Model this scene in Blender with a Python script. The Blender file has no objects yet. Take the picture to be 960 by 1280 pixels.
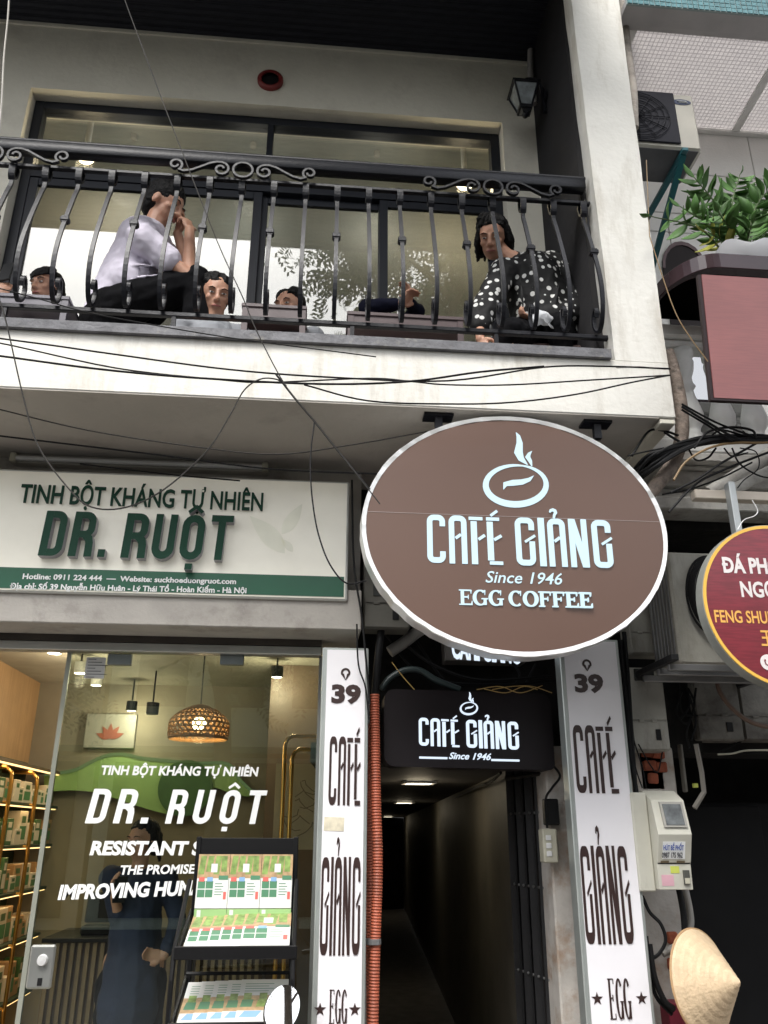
import bpy, math, random
from mathutils import Vector, Matrix, Euler
random.seed(7)
SC = bpy.context.scene
COL = SC.collection
R = math.radians
# ------------------------------------------------------------------ camera
FPX, PITCH, YAW, ROLL = 1036.0, R(21.17), R(5.0), 0.00374
CAM = Vector((0, 0, 1.6))
F_ = Vector((math.sin(YAW)*math.cos(PITCH), math.cos(YAW)*math.cos(PITCH), math.sin(PITCH)))
R0 = Vector((math.cos(YAW), -math.sin(YAW), 0)); U0 = R0.cross(F_)
R_ = (R0*math.cos(ROLL) + U0*math.sin(ROLL)).normalized(); U_ = R_.cross(F_)
cam = bpy.data.cameras.new('camera'); camo = bpy.data.objects.new('camera', cam); COL.objects.link(camo)
camo.matrix_world = Matrix.Translation(CAM) @ Matrix((R_, U_, -F_)).transposed().to_4x4()
cam.sensor_fit = 'VERTICAL'; cam.sensor_height = 36.0; cam.lens = 36.0*FPX/1280.0
cam.clip_start = 0.05; cam.clip_end = 1500
SC.camera = camo
# ------------------------------------------------------------------ world, sun, exposure
w = bpy.data.worlds.new('World'); SC.world = w; w.use_nodes = True
nt = w.node_tree; bg = nt.nodes['Background']
sky = nt.nodes.new('ShaderNodeTexSky'); sky.sky_type = 'NISHITA'; sky.sun_disc = False
SUN_EL, SUN_AZ = R(56), R(200)       # azimuth measured clockwise from +Y
sky.sun_elevation = SUN_EL; sky.sun_rotation = SUN_AZ; sky.dust_density = 3.0
hs = nt.nodes.new('ShaderNodeHueSaturation'); hs.inputs['Saturation'].default_value = 0.22
nt.links.new(sky.outputs[0], hs.inputs['Color']); nt.links.new(hs.outputs[0], bg.inputs['Color'])
bg.inputs['Strength'].default_value = 0.15
sl = bpy.data.lights.new('sun', 'SUN'); sl.energy = 1.5; sl.angle = R(25); sl.color = (1, .97, .92)
so = bpy.data.objects.new('sun', sl); COL.objects.link(so)
sd = Vector((math.sin(SUN_AZ)*math.cos(SUN_EL), math.cos(SUN_AZ)*math.cos(SUN_EL), math.sin(SUN_EL)))
so.rotation_euler = sd.to_track_quat('Z', 'Y').to_euler(); so.location = (0, -6, 20)
SC.view_settings.view_transform = 'Standard'; SC.view_settings.look = 'None'
SC.view_settings.exposure = 1.36; SC.view_settings.gamma = 1
SC.render.resolution_x = 768; SC.render.resolution_y = 1024
SC.cycles.max_bounces = 8; SC.cycles.transparent_max_bounces = 12
# ------------------------------------------------------------------ measuring: photo pixel (960x1280) -> point on a real plane
def ray(px, py):
    return F_*FPX + R_*(px-480.0) - U_*(py-640.0)
def P(px, py, y):
    d = ray(px, py); return CAM + d*(y/d.y)
def PZ(px, py, z):
    d = ray(px, py); return CAM + d*((z-CAM.z)/d.z)
def PX(px, py, x):
    d = ray(px, py); return CAM + d*(x/d.x)
def on_line(px, py, p0, dr):
    """point of the vertical plane through p0 along direction dr"""
    n = Vector((dr.y, -dr.x, 0)); d = ray(px, py)
    return CAM + d*((p0-CAM).dot(n)/d.dot(n))
# ------------------------------------------------------------------ materials
MATS = {}
def pm(name, c, rough=.6, metal=0, var=.12, scale=6, bump=0, bscale=60, c2=None, c2amt=.5, c2scale=2.0, coat=0, wave=None, emis=None, estr=0, streak=0, spec=None):
    if name in MATS: return MATS[name]
    m = bpy.data.materials.new(name); m.use_nodes = True; MATS[name] = m
    n = m.node_tree.nodes; l = m.node_tree.links; b = n['Principled BSDF']
    b.inputs['Roughness'].default_value = rough; b.inputs['Metallic'].default_value = metal
    if coat: b.inputs['Coat Weight'].default_value = coat; b.inputs['Coat Roughness'].default_value = .12
    if spec is not None: b.inputs['Specular IOR Level'].default_value = spec
    g = n.new('ShaderNodeNewGeometry'); pos = g.outputs['Position']
    col = None
    nz = n.new('ShaderNodeTexNoise'); nz.inputs['Scale'].default_value = scale; nz.inputs['Detail'].default_value = 6
    l.new(pos, nz.inputs['Vector'])
    rp = n.new('ShaderNodeValToRGB'); rp.color_ramp.elements[0].position = .3; rp.color_ramp.elements[1].position = .7
    rp.color_ramp.elements[0].color = tuple(x*(1-var) for x in c)+(1,); rp.color_ramp.elements[1].color = tuple(min(1, x*(1+var*.6)) for x in c)+(1,)
    l.new(nz.outputs['Fac'], rp.inputs['Fac']); col = rp.outputs['Color']
    if c2:
        mp = n.new('ShaderNodeMapping'); l.new(pos, mp.inputs['Vector'])
        if streak: mp.inputs['Scale'].default_value = (1, 1, 1.0/streak)
        n2 = n.new('ShaderNodeTexNoise'); n2.inputs['Scale'].default_value = c2scale; n2.inputs['Detail'].default_value = 8; n2.inputs['Roughness'].default_value = .65
        l.new(mp.outputs[0], n2.inputs['Vector'])
        r2 = n.new('ShaderNodeValToRGB'); r2.color_ramp.elements[0].position = 1-c2amt-.12+.0; r2.color_ramp.elements[1].position = min(1, 1-c2amt+.12)
        r2.color_ramp.elements[0].color = (0, 0, 0, 1); r2.color_ramp.elements[1].color = (1, 1, 1, 1)
        l.new(n2.outputs['Fac'], r2.inputs['Fac'])
        mx = n.new('ShaderNodeMixRGB'); mx.inputs['Color2'].default_value = tuple(c2)+(1,)
        l.new(r2.outputs['Color'], mx.inputs['Fac']); l.new(col, mx.inputs['Color1']); col = mx.outputs['Color']
    if wave:   # (axis, scale, strength, dark colour) wood grain
        wv = n.new('ShaderNodeTexNoise'); wv.inputs['Scale'].default_value = wave[1]; wv.inputs['Detail'].default_value = 5
        mp2 = n.new('ShaderNodeMapping'); mp2.inputs['Scale'].default_value = wave[0]; l.new(pos, mp2.inputs['Vector']); l.new(mp2.outputs[0], wv.inputs['Vector'])
        r3 = n.new('ShaderNodeValToRGB'); r3.color_ramp.elements[0].position = .4; r3.color_ramp.elements[1].position = .62
        r3.color_ramp.elements[0].color = (0, 0, 0, 1); r3.color_ramp.elements[1].color = (wave[2],)*3+(1,)
        l.new(wv.outputs['Fac'], r3.inputs['Fac'])
        mx = n.new('ShaderNodeMixRGB'); mx.inputs['Color2'].default_value = tuple(wave[3])+(1,)
        l.new(r3.outputs['Color'], mx.inputs['Fac']); l.new(col, mx.inputs['Color1']); col = mx.outputs['Color']
    l.new(col, b.inputs['Base Color'])
    if bump:
        nb = n.new('ShaderNodeTexNoise'); nb.inputs['Scale'].default_value = bscale; nb.inputs['Detail'].default_value = 5; l.new(pos, nb.inputs['Vector'])
        bp = n.new('ShaderNodeBump'); bp.inputs['Strength'].default_value = bump; bp.inputs['Distance'].default_value = .01
        l.new(nb.outputs['Fac'], bp.inputs['Height']); l.new(bp.outputs[0], b.inputs['Normal'])
    if emis:
        b.inputs['Emission Color'].default_value = tuple(emis)+(1,); b.inputs['Emission Strength'].default_value = estr
    return m
def glass(name, tint, refl, add=0.02, rough=0.0):
    """thin sheet glass: clear body with a fresnel mirror film of weight refl"""
    m = bpy.data.materials.new(name); m.use_nodes = True; MATS[name] = m
    n = m.node_tree.nodes; l = m.node_tree.links; n.remove(n['Principled BSDF']); out = n['Material Output']
    t = n.new('ShaderNodeBsdfTransparent'); t.inputs[0].default_value = tuple(tint)+(1,)
    gl = n.new('ShaderNodeBsdfGlossy'); gl.inputs['Roughness'].default_value = rough; gl.inputs[0].default_value = (1, 1, 1, 1)
    fr = n.new('ShaderNodeLayerWeight'); pw = n.new('ShaderNodeMath'); pw.operation = 'POWER'; pw.inputs[1].default_value = 5.0; l.new(fr.outputs['Facing'], pw.inputs[0])
    ma = n.new('ShaderNodeMath'); ma.operation = 'MULTIPLY_ADD'; ma.inputs[1].default_value = refl; ma.inputs[2].default_value = add
    ma.use_clamp = True
    mx = n.new('ShaderNodeMixShader')
    l.new(pw.outputs[0], ma.inputs[0]); l.new(ma.outputs[0], mx.inputs[0]); l.new(t.outputs[0], mx.inputs[1]); l.new(gl.outputs[0], mx.inputs[2]); l.new(mx.outputs[0], out.inputs[0])
    return m
def emit(name, c, s):
    return pm(name, tuple(x*.15 for x in c), emis=c, estr=s, var=.0)
# ------------------------------------------------------------------ mesh builder
class MB:
    def __init__(s): s.v = []; s.f = []; s.mi = []; s.cur = 0; s.sm = False
    def add(s, vs, fs):
        o = len(s.v); s.v += [Vector(a) for a in vs]; s.f += [tuple(o+i for i in f) for f in fs]; s.mi += [s.cur]*len(fs); return s
    def box(s, x0, x1, y0, y1, z0, z1):
        vs = [(x, y, z) for z in (z0, z1) for y in (y0, y1) for x in (x0, x1)]
        return s.add(vs, [(0, 2, 3, 1), (4, 5, 7, 6), (0, 1, 5, 4), (2, 6, 7, 3), (0, 4, 6, 2), (1, 3, 7, 5)])
    def hexa(s, a, b):    # a, b: 4 corner loops (bottom loop a, top loop b)
        return s.add(list(a)+list(b), [(3, 2, 1, 0), (4, 5, 6, 7), (0, 1, 5, 4), (1, 2, 6, 5), (2, 3, 7, 6), (3, 0, 4, 7)])
    def obox(s, c, size, rot=(0, 0, 0), cham=0):
        m = Euler(rot).to_matrix(); c = Vector(c); h = [a/2 for a in size]
        if cham:
            sub = MB(); sub.rbox(-h[0], h[0], -h[1], h[1], -h[2], h[2], cham); return s.add([c+m@v for v in sub.v], sub.f)
        vs = [c+m@Vector((x, y, z)) for z in (-h[2], h[2]) for y in (-h[1], h[1]) for x in (-h[0], h[0])]
        return s.add(vs, [(0, 2, 3, 1), (4, 5, 7, 6), (0, 1, 5, 4), (2, 6, 7, 3), (0, 4, 6, 2), (1, 3, 7, 5)])
    def rbox(s, x0, x1, y0, y1, z0, z1, c=.005):   # chamfered box
        vs = []
        for sx, X in ((1, x0), (-1, x1)):
            for sy, Yy in ((1, y0), (-1, y1)):
                for sz, Z in ((1, z0), (-1, z1)):
                    vs += [(X, Yy+sy*c, Z+sz*c), (X+sx*c, Yy, Z+sz*c), (X+sx*c, Yy+sy*c, Z)]
        def k(ix, iy, iz, t): return ((ix*2+iy)*2+iz)*3+t
        fs = []
        for i in (0, 1):
            fs.append((k(i, 0, 0, 0), k(i, 1, 0, 0), k(i, 1, 1, 0), k(i, 0, 1, 0)) if i else (k(0, 0, 0, 0), k(0, 0, 1, 0), k(0, 1, 1, 0), k(0, 1, 0, 0)))
            fs.append((k(0, i, 0, 1), k(0, i, 1, 1), k(1, i, 1, 1), k(1, i, 0, 1)) if i else (k(0, 0, 0, 1), k(1, 0, 0, 1), k(1, 0, 1, 1), k(0, 0, 1, 1)))
            fs.append((k(0, 0, i, 2), k(1, 0, i, 2), k(1, 1, i, 2), k(0, 1, i, 2)) if i else (k(0, 0, 0, 2), k(0, 1, 0, 2), k(1, 1, 0, 2), k(1, 0, 0, 2)))
        for a in (0, 1):
            for b in (0, 1):
                fs.append((k(a, b, 0, 0), k(a, b, 1, 0), k(a, b, 1, 1), k(a, b, 0, 1)))
                fs.append((k(a, 0, b, 0), k(a, 1, b, 0), k(a, 1, b, 2), k(a, 0, b, 2)))
                fs.append((k(0, a, b, 1), k(1, a, b, 1), k(1, a, b, 2), k(0, a, b, 2)))
                for c_ in (0, 1): fs.append((k(a, b, c_, 0), k(a, b, c_, 1), k(a, b, c_, 2)))
        return s.add(vs, fs)
    def tube(s, pts, r, n=8, cap=True, flat=1.0):
        pts = [Vector(p) for p in pts]; k = len(pts)
        rs = r if isinstance(r, (list, tuple)) else [r]*k
        t0 = (pts[1]-pts[0]).normalized(); up = Vector((0, 0, 1)) if abs(t0.z) < .9 else Vector((0, 1, 0))
        nv = t0.cross(up).normalized(); vs = []
        for i, p in enumerate(pts):
            t = (pts[min(i+1, k-1)]-pts[max(i-1, 0)]).normalized()
            nv = (nv-t*nv.dot(t)).normalized(); bv = t.cross(nv)
            for j in range(n):
                a = 2*math.pi*j/n; vs.append(p+(nv*math.cos(a)+bv*math.sin(a)*flat)*rs[i])
        fs = [(i*n+j, i*n+(j+1) % n, (i+1)*n+(j+1) % n, (i+1)*n+j) for i in range(k-1) for j in range(n)]
        if cap: fs += [tuple(reversed(range(n))), tuple((k-1)*n+j for j in range(n))]
        return s.add(vs, fs)
    def lathe(s, prof, c=(0, 0, 0), n=24, axis='Z', cap=True, mat=None):
        c = Vector(c); vs = []
        for (r, h) in prof:
            for j in range(n):
                a = 2*math.pi*j/n; v = Vector((r*math.cos(a), r*math.sin(a), h))
                if axis == 'Y': v = Vector((v.x, -v.z, v.y))
                elif axis == 'X': v = Vector((v.z, v.x, v.y))
                if mat: v = mat @ v
                vs.append(c+v)
        k = len(prof)
        fs = [(i*n+j, i*n+(j+1) % n, (i+1)*n+(j+1) % n, (i+1)*n+j) for i in range(k-1) for j in range(n)]
        if cap: fs += [tuple(reversed(range(n))), tuple((k-1)*n+j for j in range(n))]
        return s.add(vs, fs)
    def sphere(s, c, r, n=12, m=8, rot=None):
        c = Vector(c); r = (r, r, r) if not isinstance(r, (tuple, list, Vector)) else r; vs = []
        for i in range(1, m):
            t = math.pi*i/m
            for j in range(n):
                a = 2*math.pi*j/n; vs.append(Vector((r[0]*math.sin(t)*math.cos(a), r[1]*math.sin(t)*math.sin(a), r[2]*math.cos(t))))
        vs += [Vector((0, 0, r[2])), Vector((0, 0, -r[2]))]
        if rot: vs = [rot @ v for v in vs]
        fs = [(i*n+j, (i+1)*n+j, (i+1)*n+(j+1) % n, i*n+(j+1) % n) for i in range(m-2) for j in range(n)]
        T = (m-1)*n
        fs += [(T, j, (j+1) % n) for j in range(n)] + [(T+1, (m-2)*n+(j+1) % n, (m-2)*n+j) for j in range(n)]
        return s.add([c+v for v in vs], fs)
    def prism(s, poly, fn0, fn1):   # poly list of 2D; fn maps 2D->3D front and back
        k = len(poly); vs = [fn0(*p) for p in poly]+[fn1(*p) for p in poly]
        fs = [tuple(range(k)), tuple(reversed(range(k, 2*k)))]+[(i, i+k, (i+1) % k+k, (i+1) % k) for i in range(k)]
        return s.add(vs, fs)
    def ribbon(s, pts, w, fn0, fn1, w2=None):  # 2D stroke with width -> closed solid (quads only)
        k = len(pts); L = []; Rr = []
        for i, p in enumerate(pts):
            a = pts[max(i-1, 0)]; b = pts[min(i+1, k-1)]
            if 0 < i < k-1:
                d1 = Vector((p[0]-a[0], p[1]-a[1])).normalized(); d2 = Vector((b[0]-p[0], b[1]-p[1])).normalized(); t = (d1+d2)
                t = t.normalized() if t.length > 1e-6 else d1; n = Vector((-t.y, t.x)); sc = 1/max(.5, n.dot(Vector((-d1.y, d1.x))))
            else:
                t = Vector((b[0]-a[0], b[1]-a[1])).normalized(); n = Vector((-t.y, t.x)); sc = 1
            ww = (w if not isinstance(w, (list, tuple)) else w[i])/2
            L.append((p[0]+n.x*ww*sc, p[1]+n.y*ww*sc)); Rr.append((p[0]-n.x*ww*sc, p[1]-n.y*ww*sc))
        vs = [fn0(*q) for q in L]+[fn0(*q) for q in Rr]+[fn1(*q) for q in L]+[fn1(*q) for q in Rr]
        fs = []
        for i in range(k-1):
            fs += [(i, k+i, k+i+1, i+1), (2*k+i, 2*k+i+1, 3*k+i+1, 3*k+i), (i, i+1, 2*k+i+1, 2*k+i), (k+i, 3*k+i, 3*k+i+1, k+i+1)]
        fs += [(0, 2*k, 3*k, k), (k-1, 2*k-1, 4*k-1, 3*k-1)]
        return s.add(vs, fs)
    def build(s, name, mat, parent=None, smooth=False, bevel=0, loc=None, kind=None, label=None):
        me = bpy.data.meshes.new(name)
        if loc is None: loc = Vector(parent['_w']) if parent is not None and '_w' in parent else Vector((0, 0, 0))
        loc = Vector(loc)
        me.from_pydata([tuple(v-loc) for v in s.v], [], s.f)
        ms = mat if isinstance(mat, (list, tuple)) else [mat]
        for m in ms: me.materials.append(m)
        if len(ms) > 1:
            me.polygons.foreach_set('material_index', s.mi)
        import bmesh
        bm = bmesh.new(); bm.from_mesh(me); bmesh.ops.recalc_face_normals(bm, faces=bm.faces)
        bm.to_mesh(me); bm.free()
        if smooth: me.polygons.foreach_set('use_smooth', [True]*len(me.polygons)); me.set_sharp_from_angle(angle=R(50)) if smooth != 2 else None
        o = bpy.data.objects.new(name, me); COL.objects.link(o)
        if parent is not None:
            o.parent = parent; o['_w'] = list(parent['_w'])
        else:
            o.location = loc; o['_w'] = list(loc)
        if bevel:
            b = o.modifiers.new('bevel', 'BEVEL'); b.width = bevel; b.segments = 2; b.limit_method = 'ANGLE'; b.angle_limit = R(40)
        if kind: o['kind'] = kind
        if label: o['label'] = label
        return o
def thing(name, label, cat, loc, group=None):
    o = bpy.data.objects.new(name, None); COL.objects.link(o); o.location = Vector(loc); o.empty_display_size = .1
    o['_w'] = list(Vector(loc)); o['label'] = label; o['category'] = cat
    if group: o['group'] = group
    return o
def tag(o, label, cat, group=None):
    o['label'] = label; o['category'] = cat
    if group: o['group'] = group
    return o
def copy_tree(o, parent=None):
    c = o.copy(); COL.objects.link(c)
    if parent is not None: c.parent = parent
    for ch in list(o.children): copy_tree(ch, c)
    return c
def inst(src, name, parent=None, loc=(0, 0, 0), rot=(0, 0, 0), scale=(1, 1, 1)):
    """another object sharing src's mesh, set as child of parent in world coordinates (parent unrotated)"""
    o = bpy.data.objects.new(name, src.data if hasattr(src, 'data') else src); COL.objects.link(o)
    loc = Vector(loc)
    if parent is not None: o.parent = parent; loc = loc-Vector(parent['_w'])
    o.location = loc; o.rotation_euler = rot; o.scale = scale
    o['_w'] = list(loc)
    return o
def smooth_path(pts, sub=8):
    pts = [Vector(p) for p in pts]
    if len(pts) < 3: return pts
    out = []; q = [pts[0]*2-pts[1]]+pts+[pts[-1]*2-pts[-2]]
    for i in range(1, len(q)-2):
        for k in range(sub):
            t = k/sub; a, b, c, d = q[i-1], q[i], q[i+1], q[i+2]
            out.append(.5*((2*b)+(c-a)*t+(2*a-5*b+4*c-d)*t*t+(3*b-a-3*c+d)*t**3))
    out.append(pts[-1]); return out
# ------------------------------------------------------------------ lettering
def text_mesh(body, bold=0.0, shear=0.0, res=3):
    c = bpy.data.curves.new('lettering', 'FONT'); c.body = body; c.offset = bold; c.resolution_u = res; c.shear = shear; c.fill_mode = 'FRONT'
    o = bpy.data.objects.new('lettering', c); COL.objects.link(o)
    bpy.context.view_layer.update()
    m = bpy.data.meshes.new_from_object(o.evaluated_get(bpy.context.evaluated_depsgraph_get()))
    bpy.data.objects.remove(o); bpy.data.curves.remove(c); return m
def lettering(name, body, o, ex, ez, thick, mat, parent, bold=0.0, shear=0.0, capm=None):
    """o: baseline-left point; ex: vector along the baseline = text width; ez: vector up = capital height; extruded toward ex x ez"""
    import bmesh
    m = text_mesh(body, bold, shear)
    xs = [v.co.x for v in m.vertices]; x0, x1 = min(xs), max(xs); H = .729+bold
    n = ex.cross(ez).normalized()
    w0 = Vector(parent['_w']) if parent is not None else Vector((0, 0, 0))
    bm = bmesh.new(); bm.from_mesh(m)
    for v in bm.verts:
        v.co = o+ex*((v.co.x-x0)/(x1-x0))+ez*(v.co.y/H)-w0+n*thick
    if thick > .0015:
        r = bmesh.ops.extrude_face_region(bm, geom=bm.faces[:])
        bmesh.ops.translate(bm, verts=[g for g in r['geom'] if isinstance(g, bmesh.types.BMVert)], vec=-n*(thick-.0005))
        bmesh.ops.recalc_face_normals(bm, faces=bm.faces)
    for f_ in bm.faces: f_.smooth = False
    bm.to_mesh(m); bm.free(); m.materials.append(mat) if not isinstance(mat, list) else [m.materials.append(a) for a in mat]
    if isinstance(mat, list):
        m.update()
        for p in m.polygons: p.material_index = 0 if abs(p.normal.dot(n)) > .5 else 1
    ob = bpy.data.objects.new(name, m); COL.objects.link(ob)
    if parent is not None: ob.parent = parent; ob['_w'] = list(parent['_w'])
    return ob
def plane_text(name, body, x0, x1, base, cap, y, thick, mat, parent, bold=0, shear=0, base2=None):
    """text on the facade-parallel plane y, by measured left/right/baseline/cap rows"""
    a = P(x0, base, y); b = P(x1, base if base2 is None else base2, y); c = P(x0, cap, y)
    ex = Vector((b.x-a.x, 0, 0 if base2 is None else b.z-a.z)); ez = Vector((0, 0, c.z-a.z))
    return lettering(name, body, a, ex, ez, thick, mat, parent, bold, shear)
def arc(cx, cy, r, a0, a1, n=7, ry=None):
    ry = r if ry is None else ry
    return [(cx+r*math.cos(R(a0+(a1-a0)*i/n)), cy+ry*math.sin(R(a0+(a1-a0)*i/n))) for i in range(n+1)]
W_ = .112
def gC(x): return [([(x+.32, .76), (x+.32, .86)]+arc(x+.235, .855, .085, 0, 90, 4)[1:]+arc(x+.146, .855, .085, 90, 180, 4)+[(x+.061, .5)]+arc(x+.146, .145, .085, 180, 270, 4)+arc(x+.235, .145, .085, 270, 360, 4)+[(x+.32, .24)], W_)]
def gA(x): return [([(x+.061, 0), (x+.061, .5)]+arc(x+.146, .855, .085, 180, 90, 4)+arc(x+.23, .855, .085, 90, 0, 4)+[(x+.315, .5), (x+.315, 0)], W_), ([(x+.14, .52), (x+.25, .6)], .06)]
def gF(x): return [([(x+.1, 0), (x+.1, .885)], .125), ([(x, .945), (x+.285, .945)], .065), ([(x+.19, .51), (x+.32, .6)], .06)]
def gE(x): return [([(x+.07, .085), (x+.07, .885)], .125), ([(x, .945), (x+.27, .945)], .065), ([(x+.04, .033), (x+.31, .033)], .065), ([(x+.15, .51), (x+.3, .6)], .06)]
def gG(x): return [([(x+.345, .74), (x+.345, .86)]+arc(x+.26, .855, .085, 0, 90, 4)[1:]+arc(x+.146, .855, .085, 90, 180, 4)+[(x+.061, .5)]+arc(x+.146, .145, .085, 180, 270, 4)+arc(x+.26, .145, .085, 270, 360, 4)+[(x+.345, .5)], W_), ([(x+.2, .49), (x+.41, .625)], .05)]
def gI(x): return [([(x+.065, 0), (x+.065, 1)], .13)]
def gN(x): return [([(x+.061, 0), (x+.061, 1)], W_), ([(x+.325, 0), (x+.325, 1)], W_), ([(x+.075, .985), (x+.31, .015)], .13)]
ACUTE = [([(1.32, 1.015), (1.46, 1.12)], .055)]
HOOK = [([(2.565, 1.13), (2.585, 1.17), (2.63, 1.185), (2.675, 1.165), (2.685, 1.12), (2.655, 1.075), (2.64, 1.01)], [.03, .05, .055, .055, .06, .05, .04])]
CAFE = gC(0)+gA(.445)+gF(.865)+gE(1.225)+ACUTE
GIANG = gG(1.81)+gI(2.295)+gA(2.485)+gN(2.93)+gG(3.41)+HOOK
LOGO_R = [(arc(0, 0, 1, 62, 422, 40, .8), [.07+.16*abs(math.sin(R(180*i/40))) for i in range(41)])]
def strokes(name, st, mp, th, mat, parent):
    """mp(u,v,d)->point, d = distance out of the face"""
    b = MB()
    for i, (pts, ww) in enumerate(st):
        dz = .00025*i
        b.ribbon(pts, ww, lambda u, v: mp(u, v, th+dz), lambda u, v: mp(u, v, .0005))
    return b.build(name, mat, parent)
def logo_strokes(cx, cy, r):
    """coffee cup seen from above with steam; r = half width"""
    t = lambda pts: [(cx+x*r, cy+y*r) for x, y in pts]
    tilt = R(8); ring = []
    for i in range(41):
        a = R(70+360*i/40); x, y = math.cos(a), .68*math.sin(a); ring.append((x*math.cos(tilt)-y*math.sin(tilt), x*math.sin(tilt)+y*math.cos(tilt)))
    wr = [r*(.05+.17*math.sin(math.pi*i/40)**.8) for i in range(41)]
    return [(t(ring), wr),
            (t([(-.42, -.18), (-.36, .0), (-.1, .06), (.2, .1), (.45, .2), (.6, .34)]), [r*.02, r*.14, r*.2, r*.18, r*.12, r*.01]),
            (t([(.42, .72), (.22, .92), (.14, 1.15), (.2, 1.5), (.17, 1.75), (.1, 1.88)]), [r*.02, r*.2, r*.28, r*.2, r*.12, r*.01]),
            (t([(.56, .68), (.52, .85), (.44, 1.0), (.5, 1.12), (.6, 1.22)]), [r*.03, r*.12, r*.15, r*.1, r*.01])]

def bl_D(x): return [([(x+.02, .925), (x+.27, .925)]+arc(x+.27, .78, .145, 90, 0, 5)[1:]+arc(x+.27, .22, .145, 0, -90, 5)+[(x+.02, .075)], .16), ([(x+.085, .0), (x+.085, 1)], .17)]
def bl_R(x): return [([(x+.02, .925), (x+.27, .925)]+arc(x+.27, .79, .135, 90, 0, 5)[1:]+arc(x+.27, .63, .135, 0, -90, 5)+[(x+.1, .495)], .155), ([(x+.085, .0), (x+.085, 1)], .17), ([(x+.3, .47), (x+.385, .4), (x+.41, .3), (x+.42, .0)], .165)]
def bl_U(x): return [([(x+.085, 1), (x+.085, .24)]+arc(x+.255, .25, .17, 190, 350, 8)[0:]+[(x+.425, .24), (x+.425, 1)], .17)]
def bl_O(x): return [([(x+.085, .5)]+arc(x+.255, .75, .17, 180, 0, 8)+arc(x+.255, .25, .17, 0, -180, 8)+[(x+.085, .502)], .165)]
def bl_T(x): return [([(x+.25, 0), (x+.25, .86)], .17), ([(x, .925), (x+.5, .925)], .15)]
CIRC = lambda x: [([(x+.1, 1.06), (x+.255, 1.19), (x+.41, 1.06)], .075)]
BDOT = lambda x: [([(x+.175, -.15), (x+.335, -.15)], .13)]
# ------------------------------------------------------------------ materials used all over
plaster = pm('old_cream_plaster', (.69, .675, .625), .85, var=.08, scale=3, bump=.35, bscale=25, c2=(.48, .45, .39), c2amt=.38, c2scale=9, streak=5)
plaster_in = pm('warm_cream_plaster', (.66, .63, .54), .85, var=.1, scale=3, bump=.3, bscale=30, c2=(.52, .49, .42), c2amt=.4, c2scale=3)  # the upper wall's own cream plaster, faintly mottled
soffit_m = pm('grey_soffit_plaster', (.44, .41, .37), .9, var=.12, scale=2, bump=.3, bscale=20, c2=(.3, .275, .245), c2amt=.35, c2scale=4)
dark_sheet = pm('dark_corrugated_metal', (.01, .011, .017), .6, spec=.3, var=.2)
dark_side = pm('dark_brown_siding', (.016, .015, .016), .7, spec=.25, var=.2)
iron = pm('black_painted_iron', (.008, .0085, .012), .42, spec=.3, var=.25, bump=.15, bscale=80)
frame_m = pm('charcoal_window_frame', (.009, .011, .017), .45, spec=.35, var=.15)
concrete = pm('dirty_concrete', (.3, .29, .27), .9, var=.2, scale=9, bump=.5, bscale=40, c2=(.1, .1, .095), c2amt=.4, c2scale=7)
ledge_m = pm('dark_ledge_stone', (.13, .13, .14), .7, var=.35, scale=14, bump=.5, bscale=50, c2=(.3, .28, .24), c2amt=.3, c2scale=12)
dark_wall = pm('near_black_wall', (.014, .0135, .013), .9, spec=.2, var=.4, scale=5, bump=.5, bscale=30, c2=(.035, .032, .028), c2amt=.35, c2scale=4)  # near-black wall colour with slightly lighter mottling
grime = pm('grimy_box_plastic', (.36, .35, .31), .6, var=.2, scale=6, bump=.2, bscale=30, c2=(.14, .125, .1), c2amt=.38, c2scale=9, streak=3)
white_m = pm('white_painted_metal', (.72, .72, .71), .4, var=.05)
black_m = pm('black_plastic', (.006, .006, .0065), .45, spec=.35, var=.3)
asphalt = pm('asphalt', (.05, .05, .05), .9, var=.3, scale=20, bump=.5, bscale=120)
paving = pm('grey_paving', (.22, .2, .18), .85, var=.25, scale=8, bump=.3)
chrome = pm('polished_steel_trim', (.86, .86, .85), .3, metal=.55, var=.08, bump=.3, bscale=14)
steel = pm('grey_steel', (.3, .3, .3), .4, metal=.7, var=.2)
YB, YS, YW, YF, YG = 3.4, 3.98, 4.2, 4.3, 4.3
# ------------------------------------------------------------------ ground
b = MB(); b.add([(-400, -400, -.12), (400, -400, -.12), (400, 400, -.12), (-400, 400, -.12)], [(0, 1, 2, 3)]); b.build('road', asphalt, kind='structure')
b = MB(); b.box(-30, 30, 2.4, 30, -.119, 0.0); b.box(-30, 30, 2.25, 2.398, -.119, .012); b.build('pavement', paving, kind='structure')
# ------------------------------------------------------------------ the cafe building, upper floor
Zsof = P(420, 503, YB).z; Ztop = P(400, 424, YB).z
Xr = P(841, 490, YB).x; Xpl = P(734, 220, YB).x; Xpr = P(806, 220, YB).x; XL = -4.2
Zceil = P(330, 51, YW).z
bld = thing('cafe_building', 'cream plastered building with the railed balcony, a white pillar and a narrow dark entrance alley', 'building', (0, 4.2, 0))
b = MB(); b.rbox(XL, Xr, YB, YW+1.6, Zsof, Ztop-.03, .006)
slab = b.build('balcony_slab', plaster, bld)
b = MB(); b.box(XL, P(762, 442, YB).x, YB-.025, YB+.12, Ztop-.034, P(400, 417, YB-.025).z)
b.build('ledge', ledge_m, bld)
# underside of the slab gets its own darker skim
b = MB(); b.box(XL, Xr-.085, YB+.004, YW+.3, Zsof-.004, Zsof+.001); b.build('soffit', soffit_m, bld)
b = MB(); b.rbox(Xr-.08, Xr-.004, YB+.006, YW+.3, Zsof-.03, Zsof-.0045, .004); b.build('edge_beam', plaster_in, bld)
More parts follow.
